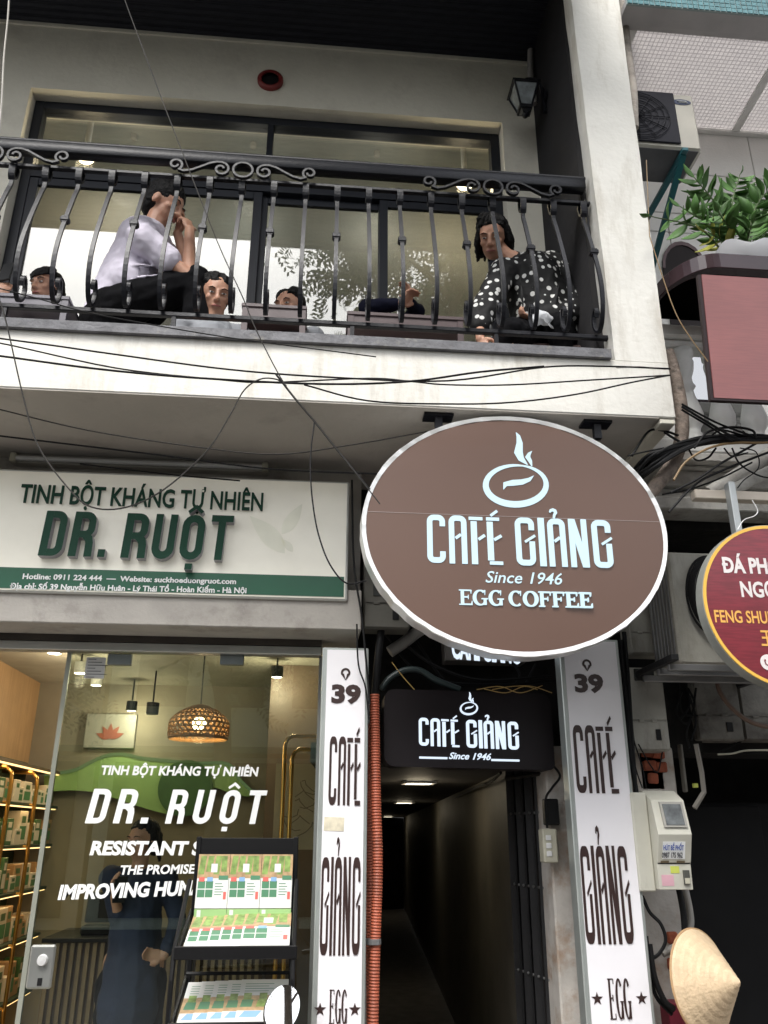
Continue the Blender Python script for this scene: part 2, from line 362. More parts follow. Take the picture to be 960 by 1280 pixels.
# pillar: slightly uneven edges
b = MB(); random.seed(3)
zs = [Ztop-.032+i*(8.6-Ztop)/26 for i in range(27)]; rings = []
def rr(a): return random.uniform(-a, a)
Ypb = P(722, 217, 3.52).y; PL0 = P(768, 440, YB); PL1 = P(714, 0, YB); PR0 = P(833, 440, YB); PR1 = P(773, 0, YB)
for z in zs:
    e = [rr(.003) for _ in range(4)]
    k_ = (z-PL0.z)/(PL1.z-PL0.z); pl_ = PL0.x+(PL1.x-PL0.x)*k_; pr_ = PR0.x+(PR1.x-PR0.x)*k_
    rings.append([(pl_+e[0], YB+.001, z), (pr_+e[1], YB+.001, z), (pr_+e[2], YW+.1, z), (pr_-.15, YW+.1, z), (pr_-.15, Ypb, z), (pl_+e[3], Ypb, z)])
vs = [p for r_ in rings for p in r_]; fs = [(i*6+j, i*6+(j+1) % 6, (i+1)*6+(j+1) % 6, (i+1)*6+j) for i in range(26) for j in range(6)]
b.add(vs, fs+[(5, 4, 3, 2, 1, 0)]); b.build('pillar', plaster, bld)
# seam under the pillar foot
b = MB(); b.tube([P(770, 459, YB-.002), P(800, 458, YB-.002), P(832, 461, YB-.002)], .002, 5); b.build('crack', concrete, bld)
# dark siding on the side wall behind the pillar
def corrug(x0, x1, fn, pitch, amp):
    b = MB(); n = int((x1-x0)/pitch*4); vs = []
    prof = [0, 0, 1, 1]
    for i in range(n+1): vs += [fn(x0+(x1-x0)*i/n, amp*prof[i % 4], 0), fn(x0+(x1-x0)*i/n, amp*prof[i % 4], 1)]
    b.add(vs, [(2*i, 2*i+1, 2*i+3, 2*i+2) for i in range(n)]); return b
b = corrug(Ypb, YW, lambda t, a, k: (Xpl+.004-a, t, Ztop-.03 if k == 0 else Zceil), .018, .004)
b.box(Xpl+.0045, Xpr-.151, Ypb+.001, YW, Ztop-.03, Zceil); b.build('side_siding', dark_side, bld)
b = corrug(XL, Xpl, lambda t, a, k: (t, 2.5 if k == 0 else YW+.02, Zceil-a), .03, .008) if False else corrug(2.45, YW, lambda t, a, k: (XL if k == 0 else Xpl+.004, t, Zceil-a), .05, .008)
b.box(XL, Xpl+.02, 2.44, YW+.4, Zceil+.001, Zceil+.06); b.box(XL, Xpr+.3, 2.38, 2.44, Zceil-.03, Zceil+.35); b.build('awning_ceiling', dark_sheet, bld)
b = MB(); b.box(XL, Xpl, YW-.012, YW+.001, Zceil-.035, Zceil-.009); b.build('cornice_fillet', plaster_in, bld)
# upper wall with the window opening
ox0 = P(30, 150, YW).x; ox1 = P(629, 175, YW).x; oz1 = P(330, 131, YW).z; oz0 = Ztop-.03
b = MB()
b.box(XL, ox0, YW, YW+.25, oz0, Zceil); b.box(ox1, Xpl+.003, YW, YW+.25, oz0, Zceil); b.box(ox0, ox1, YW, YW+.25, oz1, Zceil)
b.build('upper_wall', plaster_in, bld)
# window frame: transom lights over sliding panels
fx0, fx1 = ox0+.002, ox1-.002; fz1 = oz1-.002; ft = .06
ztb = P(330, 234, YF).z       # transom rail between handrail line
winf = MB(); winf.box(fx0, fx0+ft, YF, YF+.08, oz0, fz1); winf.box(fx1-ft, fx1, YF, YF+.08, oz0, fz1)
winf.box(fx0+ft, fx1-ft, YF, YF+.08, fz1-ft, fz1); winf.box(fx0+ft, fx1-ft, YF-.004, YF+.08, ztb-.035, ztb+.035)
xm = P(337, 180, YF).x; winf.box(xm-.02, xm+.02, YF+.001, YF+.078, ztb+.035, fz1-ft)
win = winf.build('window_frame', frame_m, bld, bevel=.003)
winglass = glass('reflecting_window_glass', (.9, .9, .86), .9, .13)
def pane(x0, x1, z0, z1, y, par):
    b = MB(); b.box(x0, x1, y, y+.006, z0, z1); o = b.build('pane', winglass, par); return o
pane(fx0+ft, xm-.02, ztb+.035, fz1-ft, YF+.035, win); pane(xm+.02, fx1-ft, ztb+.035, fz1-ft, YF+.035, win)
# four sliding leaves
xs_ = [fx0+ft, P(330, 330, YF).x, P(478, 340, YF).x, fx1-ft]
xm2 = P(190, 330, YF).x
leaves = [(fx0+ft, P(322, 330, YF).x, 0), (P(318, 330, YF).x, P(478, 330, YF).x+.03, 1), (P(474, 330, YF).x, fx1-ft, 0)]
for (a, c, k) in leaves:
    yy = YF+.004+.034*k; z0, z1 = oz0+.01, ztb-.037; t = .055
    b = MB(); b.box(a, a+t, yy, yy+.03, z0, z1); b.box(c-t, c, yy, yy+.03, z0, z1); b.box(a+t, c-t, yy+.001, yy+.029, z1-t, z1); b.box(a+t, c-t, yy+.001, yy+.029, z0, z0+.08)
    lf = b.build('sliding_panel', frame_m, bld, bevel=.003)
    pane(a+t, c-t, z0+.08, z1-t, yy+.012, lf)
# room behind the window
roomw = pm('beige_room_wall', (.33, .335, .315), .8, var=.25, scale=1.2, c2=(.24, .26, .25), c2amt=.45, c2scale=1.1)
b = MB(); b.add([(ox0-.6, YW+.26, oz0+.02), (Xpl, YW+.26, oz0+.02), (Xpl, 5.0, oz0+.02), (ox0-.6, 5.0, oz0+.02), (ox0-.6, YW+.26, oz1+.18), (Xpl, YW+.26, oz1+.18), (Xpl, 5.0, oz1+.18), (ox0-.6, 5.0, oz1+.18)],
                [(0, 1, 2, 3), (7, 6, 5, 4), (2, 6, 7, 3), (0, 3, 7, 4), (1, 5, 6, 2)]); b.build('upstairs_room', roomw, bld)
warm_lamp = emit('warm_lamp_glow', (1, .86, .62), 4)
for (px, py) in ((106, 199), (581, 232)):
    c = P(px, py, YW+.34)
    t = thing('ceiling_lamp', 'round glowing lamp behind the balcony window '+('at its left end' if px < 300 else 'near the lantern, at its right end'), 'lamp', c, 'lamps behind the balcony window')
    b = MB(); b.lathe([(.0, .0), (.05, .0), (.06, .015), (.06, .03)], c, 20); b.build('diffuser', warm_lamp, t, smooth=True)
    b = MB(); b.lathe([(.07, .03), (.07, .05), (.02, .055), (.02, oz1+.18-c.z)], c, 20); b.build('housing', white_m, t)
    l = bpy.data.lights.new('lamp_light', 'POINT'); l.energy = 3; l.color = (1, .84, .58); l.shadow_soft_size = .06
    lo = bpy.data.objects.new('lamp_light', l); COL.objects.link(lo); lo.parent = t; lo.location = (0, 0, -.06)
for x in (-1.4, -.55, .35):  # added bulbs with point lights that brighten the room behind the glass
    p = Vector((x, 4.72, oz1+.14)); t = thing('ceiling_lamp', 'added tiny bulb lighting the upstairs room behind the window', 'lamp', p, 'added tiny bulbs in the upstairs room')
    b = MB(); b.lathe([(0, .0), (.018, .0), (.022, .012), (.022, .04), (0, .04)], p, 12, cap=False); b.build('bulb', emit('added_bulb_glow', (.6, .56, .46), .12), t)
    l = bpy.data.lights.new('lamp_light', 'POINT'); l.energy = 1.25; l.color = (1, .97, .9); l.shadow_soft_size = .12
    lo = bpy.data.objects.new('lamp_light', l); COL.objects.link(lo); lo.parent = t; lo.location = (0, 0, -.45)
# red vent ring in the wall
c = P(338, 102, YW); redp = pm('dull_red_plastic', (.16, .014, .012), .5)
v = thing('vent_pipe', 'round dark vent hole with a red collar high on the wall over the balcony', 'vent', c)
b = MB(); b.lathe([(.058, 0), (.086, 0), (.086, .02), (.078, .028), (.06, .028), (.058, .02)], c, 28, 'Y', cap=False); b.build('collar', redp, v, smooth=True)
b = MB(); b.lathe([(.0, .004), (.059, .004)], c, 24, 'Y', cap=False); b.add([c+Vector((-.05, -.006, -.012)), c+Vector((.05, -.006, -.012)), c+Vector((.05, -.006, -.004)), c+Vector((-.05, -.006, -.004))], [(0, 1, 2, 3)]); b.build('grille', black_m, v)
# wall lantern on the siding
lp = P(655, 124, 3.93)
lan = thing('wall_lantern', 'black iron coach lantern with pale glass on the dark siding by the white pillar', 'lantern', lp)
b = MB()
up = [(-.052, -.045), (.052, -.045), (.052, .045), (-.052, .045)]
def fr(s_, z): return [lp+Vector((x*s_, y*s_*1.0, z)) for x, y in [(-.062, -.062), (.062, -.062), (.062, .062), (-.062, .062)]]
top, bot = fr(1.25, .075), fr(.6, -.085)
for i in range(4):
    b.tube([bot[i], top[i]], .007, 5); b.tube([top[i], top[(i+1) % 4]], .008, 5); b.tube([bot[i], bot[(i+1) % 4]], .008, 5)
b.build('cage', iron, lan)
b = MB(); g1, g2 = fr(1.18, .07), fr(.56, -.08); b.hexa(g2, g1); b.build('glass', pm('pale_lamp_glass', (.22, .24, .25), .15, var=.4, scale=20), lan)
b = MB(); b.hexa(fr(1.45, .078), fr(.5, .125)); b.sphere(lp+Vector((0, 0, .14)), .018, 10, 6); b.hexa(fr(.65, -.105), fr(.7, -.088)); b.hexa(fr(.25, -.13), fr(.5, -.106)); b.sphere(lp+Vector((0, 0, -.138)), .02, 10, 6)
b.build('cap', iron, lan)
b = MB(); wx = Xpl-.004
b.tube(smooth_path([lp+Vector((0, 0, .14)), lp+Vector((.03, .0, .18)), lp+Vector((.1, 0, .17)), Vector((wx-.02, lp.y, lp.z+.06)), Vector((wx, lp.y, lp.z-.0))]), .009, 6)
b.lathe([(.001, -.012), (.045, -.012), (.045, 0)], (wx, lp.y, lp.z+.03), 16, 'X'); b.tube([Vector((wx-.015, lp.y, lp.z+.1)), Vector((wx-.012, lp.y, lp.z-.1))], .014, 6)
b.build('arm', iron, lan)
# corrugated conduit in the corner over the lantern
condm = pm('grey_conduit', (.3, .28, .27), .7, var=.2)
def rib_tube(pts, r, pitch, amp, n=8):
    pts = smooth_path(pts, 6); out = []; rs = []
    L = 0; 
    for i in range(len(pts)-1):
        a, c = pts[i], pts[i+1]; d = (c-a).length; k = max(1, int(d/(pitch/2)))
        for j in range(k): out.append(a+(c-a)*j/k)
    out.append(pts[-1]); rs = [r+(amp if i % 2 else -amp) for i in range(len(out))]
    b = MB(); b.tube(out, rs, n); return b
tag(rib_tube([P(665, -60, 4.1), P(664, 30, 4.1), P(663, 90, 4.1), P(668, 130, 4.12)], .02, .016, .002).build('conduit', condm, smooth=True), 'thin grey ribbed conduit coming down behind the wall lantern', 'conduit')
# ------------------------------------------------------------------ railing
YR = 3.47
rail = thing('balcony_railing', 'black wrought iron railing with bellied bars and scrollwork along the balcony', 'railing', (0, YR, Ztop))
xe = P(730, 230, YR).x; zh1 = P(365, 194, YR-.03).z; zh0 = zh1-.082
b = MB(); b.rbox(XL, xe, YR-.028, YR+.03, zh0, zh1-.02, .004); b.tube([(XL, YR-.0, zh1-.016), (xe, YR-.0, zh1-.016)], .03, 14, flat=.75); 
b.build('handrail', iron, rail, smooth=True)
zl = P(365, 230, YR).z; b = MB(); b.rbox(XL, xe+.02, YR-.013, YR+.013, zl-.012, zl+.008, .003); b.build('upper_rail', iron, rail)
zb = P(365, 402, YR).z; b = MB(); b.rbox(XL, P(762, 430, YR).x, YR-.014, YR+.014, zb-.012, zb+.012, .003); b.build('bottom_rail', iron, rail)
bw = .02
H = zl-zb
def bal_shape():
    pts = [(.0, H-.01), (.006, H*.93), (.0, H*.86), (.03, H*.76), (.085, H*.56), (.128, H*.38), (.145, H*.24), (.135, H*.12), (.1, H*.03), (.055, H*.0), (.015, H*.04), (-.001, H*.1), (.01, H*.155), (.033, H*.175), (.05, H*.145), (.041, H*.11)]
    return [(p.x, p.y) for p in smooth_path([(a, c, 0) for a, c in pts], 3)]
def mk_bal(x):
    b = MB(); f0 = lambda u, v: (x-bw/2, YR-u, zb+v); f1 = lambda u, v: (x+bw/2, YR-u, zb+v)
    b.ribbon(bal_shape(), .0125, f0, f1)
    up = [(p.x, p.y) for p in smooth_path([(.0, H*.9, 0), (-.02, H*.93, 0), (-.028, H*.985, 0), (-.005, H+.005, 0), (.02, H*.985, 0), (.018, H*.92, 0), (.002, H*.89, 0)], 3)]
    b.ribbon(up, .012, lambda u, v: (x-.016, YR-u, zb+v), lambda u, v: (x+.016, YR-u, zb+v))
    return b
spx = [17, 57, 100, 141, 183, 223, 263, 304, 343, 383, 424, 461, 502, 540, 579, 617, 657, 690, 729]
bx0 = P(57, 226, YR).x; bx1 = P(690, 253, YR).x; sp = (bx1-bx0)/16
first = mk_bal(0).build('baluster', iron, rail); first.location = (bx0-sp, 0, 0)
cx_ = .092; colz = zb+H*.53
bc = MB(); bc.rbox(-.021, .021, YR-cx_-.018, YR-cx_+.018, colz-.012, colz+.012, .003); bc.rbox(-.016, .016, YR-cx_-.014, YR-cx_+.014, colz-.02, colz+.02, .002)
fc = bc.build('collar', iron, rail); fc.location = (bx0, 0, 0)
xsb = [bx0-sp*(k) for k in range(1, 12)]+[bx0+sp*k for k in range(0, 18)]
first.location.x = xsb[0]-0
for x in xsb[1:]:
    if x > xe+.03 or x < -2.6: continue
    o = first.copy(); COL.objects.link(o); o.location = (x, 0, 0)
for k in range(-4, 18, 2):
    if k == 0: fc.location.x = bx0+sp*.0+sp; continue
    o = fc.copy(); COL.objects.link(o); o.location = (bx0+sp*(k+1), 0, 0)
# stub struts below the bottom rail
ref = None
for px in (215, 0, 440, 620):
    x = P(px, 420, YR).x
    b = MB(); b.box(x-.01, x+.01, YR-.01, YR+.01, Ztop-.02, zb-.012); b.build('foot', iron, rail)
# scroll ornaments
def spiral(cx, cy, r, a0, turns, n=16):
    out = []
    for i in range(n+1):
        t = i/n; a = R(a0+360*turns*t); rad = r*(1-.68*t); out.append((cx+rad*math.cos(a), cy+rad*math.sin(a)))
    return out
def scroll():
    m = P(305, 213, YR-.045).z; st = [(arc(0, 0, .05, 0, 360, 28, .047), .011)]
    for s in (-1, 1):
        o1 = spiral(.345, .008, .038, 235, -1.15)[::-1]
        i1 = spiral(.112, -.004, .044, 95, 1.2)
        pts = o1+[(.30, -.032), (.26, -.022), (.21, .006), (.17, .03), (.135, .041)]+i1
        st.append(([(s*a, c) for a, c in pts], .011))
    b = MB()
    for k, (pts, ww) in enumerate(st): b.ribbon(pts, ww, lambda u, v: (u, YR-.052+.0006*k, m+v), lambda u, v: (u, YR-.032, m+v))
    return b
s0 = scroll().build('scroll_ornament', iron, rail); s0.location.x = P(305, 214, YR).x
for px, py in ((-4, 195), (614, 240)):
    o = s0.copy(); COL.objects.link(o); o.location.x = P(px, py, YR).x
# flat hinge bracket where the rail meets the pillar
b = MB(); c = P(733, 270, YR+.02); b.obox(c, (.012, .03, .2)); b.obox(c+Vector((-.012, 0, .05)), (.03, .04, .03)); b.build('wall_bracket', iron, rail)
# ------------------------------------------------------------------ lower walls of the cafe building
A_ = ray(463, 1041); A_ = Vector((A_.x, A_.y, 0)).normalized()      # the way the alley runs
AN = Vector((A_.y, -A_.x, 0))                                        # its right-hand normal
Zal = P(600, 957, 4.25).z+.02
xa0 = P(462, 1040, YG).x; an = P(640, 1040, 4.75)                    # alley: left edge, near edge of right wall
zbeam = P(220, 781, YS).z; zhd = P(220, 806, YG).z
b = MB(); b.rbox(XL, P(452, 770, YS).x, YS+.02, YG+.3, zbeam, P(220, 760, YS).z+.12, .005)
b.box(XL, P(452, 770, YS).x, 4.16, 4.55, P(220, 760, YS).z+.12, Zsof-.004)
beamm = pm('worn_beam_plaster', (.4, .375, .34), .8, var=.12, c2=(.18, .16, .14), c2amt=.35, c2scale=4, bump=.2)
b.build('shop_beam', beamm, bld)
b = MB(); b.box(XL, P(402, 800, YG).x, YG-.06, YG+.04, zhd-.003, zbeam-.001); b.build('gap_strip', pm('dark_brown_slot', (.05, .042, .036), .7, var=.3), bld)  # dark brown strip filling the gap between beam and glass track
# dark lintel wall over the alley and back to the facade corner
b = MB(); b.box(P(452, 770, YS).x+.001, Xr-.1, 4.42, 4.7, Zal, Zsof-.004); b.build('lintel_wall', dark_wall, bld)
# alley shell
def L(p, t): return p+A_*t
floor_z = .02
lz = Vector((xa0, 4.42, 0)); rz = Vector((an.x, an.y, 0))
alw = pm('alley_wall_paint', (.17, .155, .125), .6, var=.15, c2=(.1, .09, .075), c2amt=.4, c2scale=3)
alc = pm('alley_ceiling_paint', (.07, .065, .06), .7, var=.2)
b = MB()
for base, s_ in ((rz, 1), (lz, -1)):
    a = base; e = L(base, 16); o = AN*(.12*s_)
    b.hexa([a.xyz+Vector((0, 0, floor_z)), e+Vector((0, 0, floor_z)), e+o+Vector((0, 0, floor_z)), a+o+Vector((0, 0, floor_z))], [a+Vector((0, 0, Zal)), e+Vector((0, 0, Zal)), e+o+Vector((0, 0, Zal)), a+o+Vector((0, 0, Zal))])
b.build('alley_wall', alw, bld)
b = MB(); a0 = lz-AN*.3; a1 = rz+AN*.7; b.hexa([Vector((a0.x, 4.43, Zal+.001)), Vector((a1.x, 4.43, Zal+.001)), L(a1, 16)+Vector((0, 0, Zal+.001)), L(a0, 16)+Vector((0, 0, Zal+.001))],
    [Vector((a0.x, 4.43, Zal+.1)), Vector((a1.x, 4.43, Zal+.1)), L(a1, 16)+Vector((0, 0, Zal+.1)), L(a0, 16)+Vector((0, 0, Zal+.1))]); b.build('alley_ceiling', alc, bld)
e0 = L(lz, 15.9); e1 = L(rz, 15.9)
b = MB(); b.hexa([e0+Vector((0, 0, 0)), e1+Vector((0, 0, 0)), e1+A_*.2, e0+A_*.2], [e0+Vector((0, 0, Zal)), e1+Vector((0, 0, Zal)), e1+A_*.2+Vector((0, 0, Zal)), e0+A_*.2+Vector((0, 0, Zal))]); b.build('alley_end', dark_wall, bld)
b = MB()     # things seen far down the alley: a pipe and door frame on the left wall
for t, w_ in ((6.0, .05), (6.6, .12), (8.2, .04)):
    q = L(lz, t)+AN*.03; b.obox(q+Vector((0, 0, 1.0)), (w_, .05, 1.7))
b.build('door_frame', pm('dim_frame', (.2, .19, .17), .7), bld)
lampm = emit('alley_lamp', (1, .9, .68), 2.5)
for i, (px, py) in enumerate(((523, 979), (505, 1003.4), (485, 1021))):
    p = PZ(px, py, Zal-.012)
    t = thing('alley_lamp', ['flat lit ceiling lamp nearest the alley entrance under the dark sign', 'second lit ceiling lamp down the alley, between two others', 'farthest and smallest lit ceiling lamp in the alley'][i], 'lamp', p, 'ceiling lamps in the alley')
    b = MB(); b.rbox(p.x-.085, p.x+.085, p.y-.085, p.y+.085, p.z-.004, p.z+.012, .002); b.build('diffuser', lampm, t)
    b = MB(); 
    for (q0, q1, r0, r1) in ((-.11, -.086, -.11, .11), (.086, .11, -.11, .11), (-.086, .086, -.11, -.086), (-.086, .086, .086, .11)): b.box(p.x+q0, p.x+q1, p.y+r0, p.y+r1, p.z-.006, p.z+.011)
    b.build('frame', white_m, t)
    l = bpy.data.lights.new('lamp_light', 'POINT'); l.energy = .4 if i else .8; l.color = (1, .85, .6); l.shadow_soft_size = .08
    lo = bpy.data.objects.new('lamp_light', l); COL.objects.link(lo); lo.parent = t; lo.location = (0, 0, -.06)
# cable along the alley's ceiling
tag((lambda b: (b.tube(smooth_path([PZ(626, 966, Zal-.02), PZ(612, 978, Zal-.05), PZ(596, 984, Zal-.05), PZ(560, 1003, Zal-.03), PZ(530, 1022, Zal-.02)]), .009, 6), b)[1])(MB()).build('cable', black_m), 'black cable running along the top of the alley wall', 'cable')
# folding gate
gatem = pm('dark_gate_steel', (.012, .012, .013), .5, spec=.35, var=.3, bump=.2)
gate = thing('folding_gate', 'dark folding metal gate pushed against the right side of the alley entrance', 'gate', (an.x, 4.5, 0))
pa, pb = P(641, 1040, 4.74), P(690, 1040, 4.3); N = 9; gs = None
for i in range(N):
    t = i/(N-1); q = pa+(pb-pa)*t; b = MB(); ang = R(40 if i % 2 else -25)
    b.obox((q.x, q.y, (Zal+floor_z)/2), (.05, .012, Zal-floor_z-.02), (0, 0, ang)); b.obox((q.x+.018, q.y-.012, (Zal+floor_z)/2), (.012, .012, Zal-floor_z-.02))
    b.build('slat', gatem, gate)
b = MB()
for z in (.55, .95, 1.35, 1.7):
    for i in range(N):
        q = pa+(pb-pa)*(i/(N-1)); b.sphere((q.x-.01, q.y-.018, z), .007, 6, 4)
g = b.build('rivet', steel, gate); g['kind'] = 'stuff'
b = MB(); b.tube([pa+Vector((-.02, 0, Zal-.05-pa.z)), pb+Vector((-.02, 0, Zal-.05-pb.z))], .012, 6); b.build('guide_rail', gatem, gate)
# right-hand pilaster between gate and panel
b = MB(); q0 = P(687, 1040, 4.22); q1 = P(860, 1100, 4.22)
b.rbox(q0.x, q1.x, 4.22, 4.7, 0, P(700, 940, 4.22).z+.03, .008)
peel = pm('peeling_wall', (.5, .47, .43), .9, var=.2, scale=8, bump=.8, bscale=18, c2=(.3, .2, .13), c2amt=.4, c2scale=7)
b.build('pilaster', peel, bld)
# exposed bricks on the pilaster
brickm = pm('raw_red_brick', (.34, .09, .045), .9, var=.35, scale=15, bump=.6, bscale=60)
b = MB(); bk = None
for k, (px, py) in enumerate([(808, 940), (822, 942), (812, 957), (826, 959), (816, 973), (840, 1172), (848, 1188), (843, 1205)]):
    c = P(px, py, 4.215)
    b = MB(); b.obox(c, (.058+.01*math.sin(k), .03, .05), (0, R(2*math.sin(k*2)), 0), .006); o = b.build('brick', brickm, bld)
b = MB(); c = P(803, 935, 4.2); c2_ = P(822, 925, 4.2); b.obox(P(812, 950, 4.235), (.13, .03, .3), (0, 0, 0), .01); b.build('patch', pm('orange_mortar', (.42, .27, .15), .9, var=.3, bump=.5, c2=(.15, .12, .1), c2amt=.4), bld)
# switch box and small boxes on the pilaster
sw = thing('switch_box', 'small cream switch box on the pilaster by the alley gate', 'switch', P(685, 1055, 4.2))
c = P(684, 1057, 4.2); cream = pm('cream_plastic', (.5, .48, .38), .45, var=.15)
b = MB(); b.rbox(c.x-.035, c.x+.035, 4.14, 4.219, c.z-.075, c.z+.075, .006); b.build('case', cream, sw)
for dz in (-.035, .0, .035):
    b = MB(); b.rbox(c.x-.022, c.x+.004, 4.134, 4.1395, c.z+dz-.012, c.z+dz+.012, .002); b.build('rocker', white_m, sw)
b = MB(); c3 = P(688, 1015, 4.2); b.rbox(c3.x-.035, c3.x+.035, 4.17, 4.219, c3.z-.06, c3.z+.06, .005); tag(b.build('junction_box', black_m), 'small black junction box above the cream switch box', 'box')
b = MB(); b.tube(smooth_path([P(684, 1035, 4.17), P(682, 1000, 4.17), P(690, 985, 4.17), P(700, 970, 4.16), P(690, 955, 4.15)]), .006, 6); tag(b.build('wire', black_m), 'thin black wire from the cream switch box up past the junction box', 'wire')
# ------------------------------------------------------------------ green and cream shop sign
cream_sign = pm('cream_sign_acrylic', (.88, .85, .74), .3, var=.05, coat=.3, emis=(1, .95, .8), estr=.045)  # faint glow added to lift the face out of the balcony's shade
green = pm('sign_green', (.013, .1, .052), .35, var=.08)
dgreen = pm('dark_green_letter', (.006, .05, .027), .45, spec=.2, var=.1)
silver_side = pm('silver_letter_side', (.32, .31, .34), .4, metal=.3)
wprint = pm('white_print', (.78, .79, .78), .4, var=.0)
t0, t1 = P(437, 603, YS), P(435, 751, YS); zs0 = P(218, 745, YS).z; zs1 = P(218, 594, YS).z
shop_sign = thing('shop_sign', 'wide cream and green sign box reading DR. RUỘT over the glass shopfront', 'sign', (-1.6, YS, zs0))
b = MB(); b.rbox(XL+.6, t0.x, YS, YS+.17, zs0, zs1, .006); b.build('frame', pm('sign_rim', (.62, .63, .6), .4, var=.05), shop_sign)
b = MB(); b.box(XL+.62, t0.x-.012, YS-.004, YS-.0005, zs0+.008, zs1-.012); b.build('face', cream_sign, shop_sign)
zg = P(218, 714.5, YS).z; b = MB(); b.box(XL+.62, t0.x-.018, YS-.008, YS-.0045, zs0+.016, zg-.004); b.build('green_band', green, shop_sign)
Yt = YS-.009
plane_text('lettering', 'TINH BỘT KHÁNG TỰ NHIÊN', 24, 329, 628, 604, YS-.012, .008, [dgreen, black_m], shop_sign, bold=.018, shear=.0)
# big letters stand off on spacers
for (st, u1, x0, x1, bs) in ((bl_D(0), .5, 47, 76, 694), (bl_R(0), .51, 84, 114, 695), ([([(0, .085), (.18, .085)], .17)], .18, 121, 130, 696), (bl_R(0), .51, 150, 181, 697), (bl_U(0), .51, 187, 215, 698), (bl_O(0)+CIRC(0)+BDOT(0), .51, 222, 251, 699), (bl_T(0), .5, 258, 286, 699.5)):
    Yl = YS-.055; a = P(x0, bs, Yl); e = P(x1, bs, Yl); c = P(x0, bs-56, Yl); sh_ = .05
    o = strokes('letter', st, lambda u, v, d: Vector((a.x+u/u1*(e.x-a.x)+sh_*v*(c.z-a.z), YS-.01-d, a.z+v*(c.z-a.z))), .045, dgreen, shop_sign)
    o.data.materials.append(silver_side)
    for p_ in o.data.polygons: p_.material_index = 0 if abs(p_.normal.y) > .7 else 1
plane_text('lettering', 'Hotline: 0911 224 444  —  Website: suckhoeduongruot.com', 28, 295, 723.5, 716.5, Yt, .0012, wprint, shop_sign, bold=.03, base2=730)
plane_text('lettering', 'Địa chỉ: Số 39 Nguyễn Hữu Huân - Lý Thái Tổ - Hoàn Kiếm - Hà Nội', 12, 308, 736, 728.5, Yt, .0012, wprint, shop_sign, bold=.03, base2=741.5)
# pale leaf print
lp_ = pm('pale_leaf_print', (.8, .79, .67), .35, emis=(.9, .88, .7), estr=.045)  # given the same added glow so the print keeps up with the face
b = MB()
def leaf_poly(a, c, w_):
    a, c = Vector(a), Vector(c); d = c-a; n = Vector((-d.y, d.x)).normalized()
    L1 = [a+d*t+n*w_*math.sin(math.pi*t**.8) for t in [i/8 for i in range(9)]]; L2 = [a+d*t-n*w_*.8*math.sin(math.pi*t**.8) for t in [i/8 for i in range(1, 8)]][::-1]
    return L1+L2
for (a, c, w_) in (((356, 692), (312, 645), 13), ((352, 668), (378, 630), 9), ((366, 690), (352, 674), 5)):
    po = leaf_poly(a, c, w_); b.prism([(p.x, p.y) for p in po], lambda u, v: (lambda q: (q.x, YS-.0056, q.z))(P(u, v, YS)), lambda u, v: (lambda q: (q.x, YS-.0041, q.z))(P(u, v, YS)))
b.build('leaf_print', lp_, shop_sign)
# tube light over the sign
tb = thing('tube_light', 'unlit white fluorescent batten over the cream shop sign', 'lamp', P(170, 578, 4.1))
a = P(14, 574, 4.1); c = P(335, 585, 4.1); za = (a.z+c.z)/2
b = MB(); b.rbox(a.x, c.x, 4.1, 4.155, za-.02, za+.03, .004); b.build('fitting', pm('dusty_white_paint', (.42, .4, .36), .6, var=.1), tb)
b = MB(); b.tube([(a.x+.03, 4.085, za-.002), (c.x-.03, 4.085, za-.002)], .013, 10); b.build('tube', white_m, tb, smooth=True)
for x in (a.x+.015, c.x-.015):
    b = MB(); b.rbox(x-.015, x+.015, 4.07, 4.099, za-.025, za+.025, .004); b.build('end_cap', cream, tb)
# ------------------------------------------------------------------ oval sign
YO = 3.42
oc = P(646, 671, YO); ow = (P(838, 671, YO).x-P(455, 671, YO).x)/2; oh = (P(646, 521, YO).z-P(646, 821, YO).z)/2; oz = (P(646, 521, YO).z+P(646, 821, YO).z)/2
oc = Vector((oc.x, YO, oz))
brown = pm('brown_sign_acrylic', (.108, .063, .046), .36, var=.04, scale=1.5, emis=(.12, .055, .045), estr=.05)
glow = emit('lit_sign_white', (.68, .9, 1.0), .36)
oval = thing('oval_sign', 'big brown oval light box with steel rim and cup emblem under the balcony', 'sign', oc-Vector((0, 0, oh)))
def ell(rx, rz, y0, y1, rx2=None, rz2=None, n=96, seed=0):
    rx2 = rx if rx2 is None else rx2; rz2 = rz if rz2 is None else rz2; b = MB()
    vs = [(oc.x+rx*math.cos(2*math.pi*i/n), y0, oc.z+rz*math.sin(2*math.pi*i/n)) for i in range(n)]+[(oc.x+rx2*math.cos(2*math.pi*i/n), y1, oc.z+rz2*math.sin(2*math.pi*i/n)) for i in range(n)]
    b.add(vs, [tuple(range(n)), tuple(range(2*n-1, n-1, -1))]+[(i, i+n, (i+1) % n+n, (i+1) % n) for i in range(n)]); return b
ell(ow-.02, oh-.02, YO, YO+.004).build('face', brown, oval)
rs_ = random.Random(5)
b = MB(); n = 96; prof = [(-.022, -.002), (-.003, -.006), (0, .002), (.0, .095), (-.02, .1), (-.03, .1)]
vs = []
for i in range(n):
    a = 2*math.pi*i/n; j = rs_.uniform(-.002, .002)
    for (d, y) in prof: vs.append((oc.x+(ow+d+j*(d > -.01))*math.cos(a), YO+y+j, oc.z+(oh+d+j*(d > -.01))*math.sin(a)))
k = len(prof); b.add(vs, [(i*k+q, i*k+q+1, ((i+1) % n)*k+q+1, ((i+1) % n)*k+q) for i in range(n) for q in range(k-1)]); b.build('rim', chrome, oval)
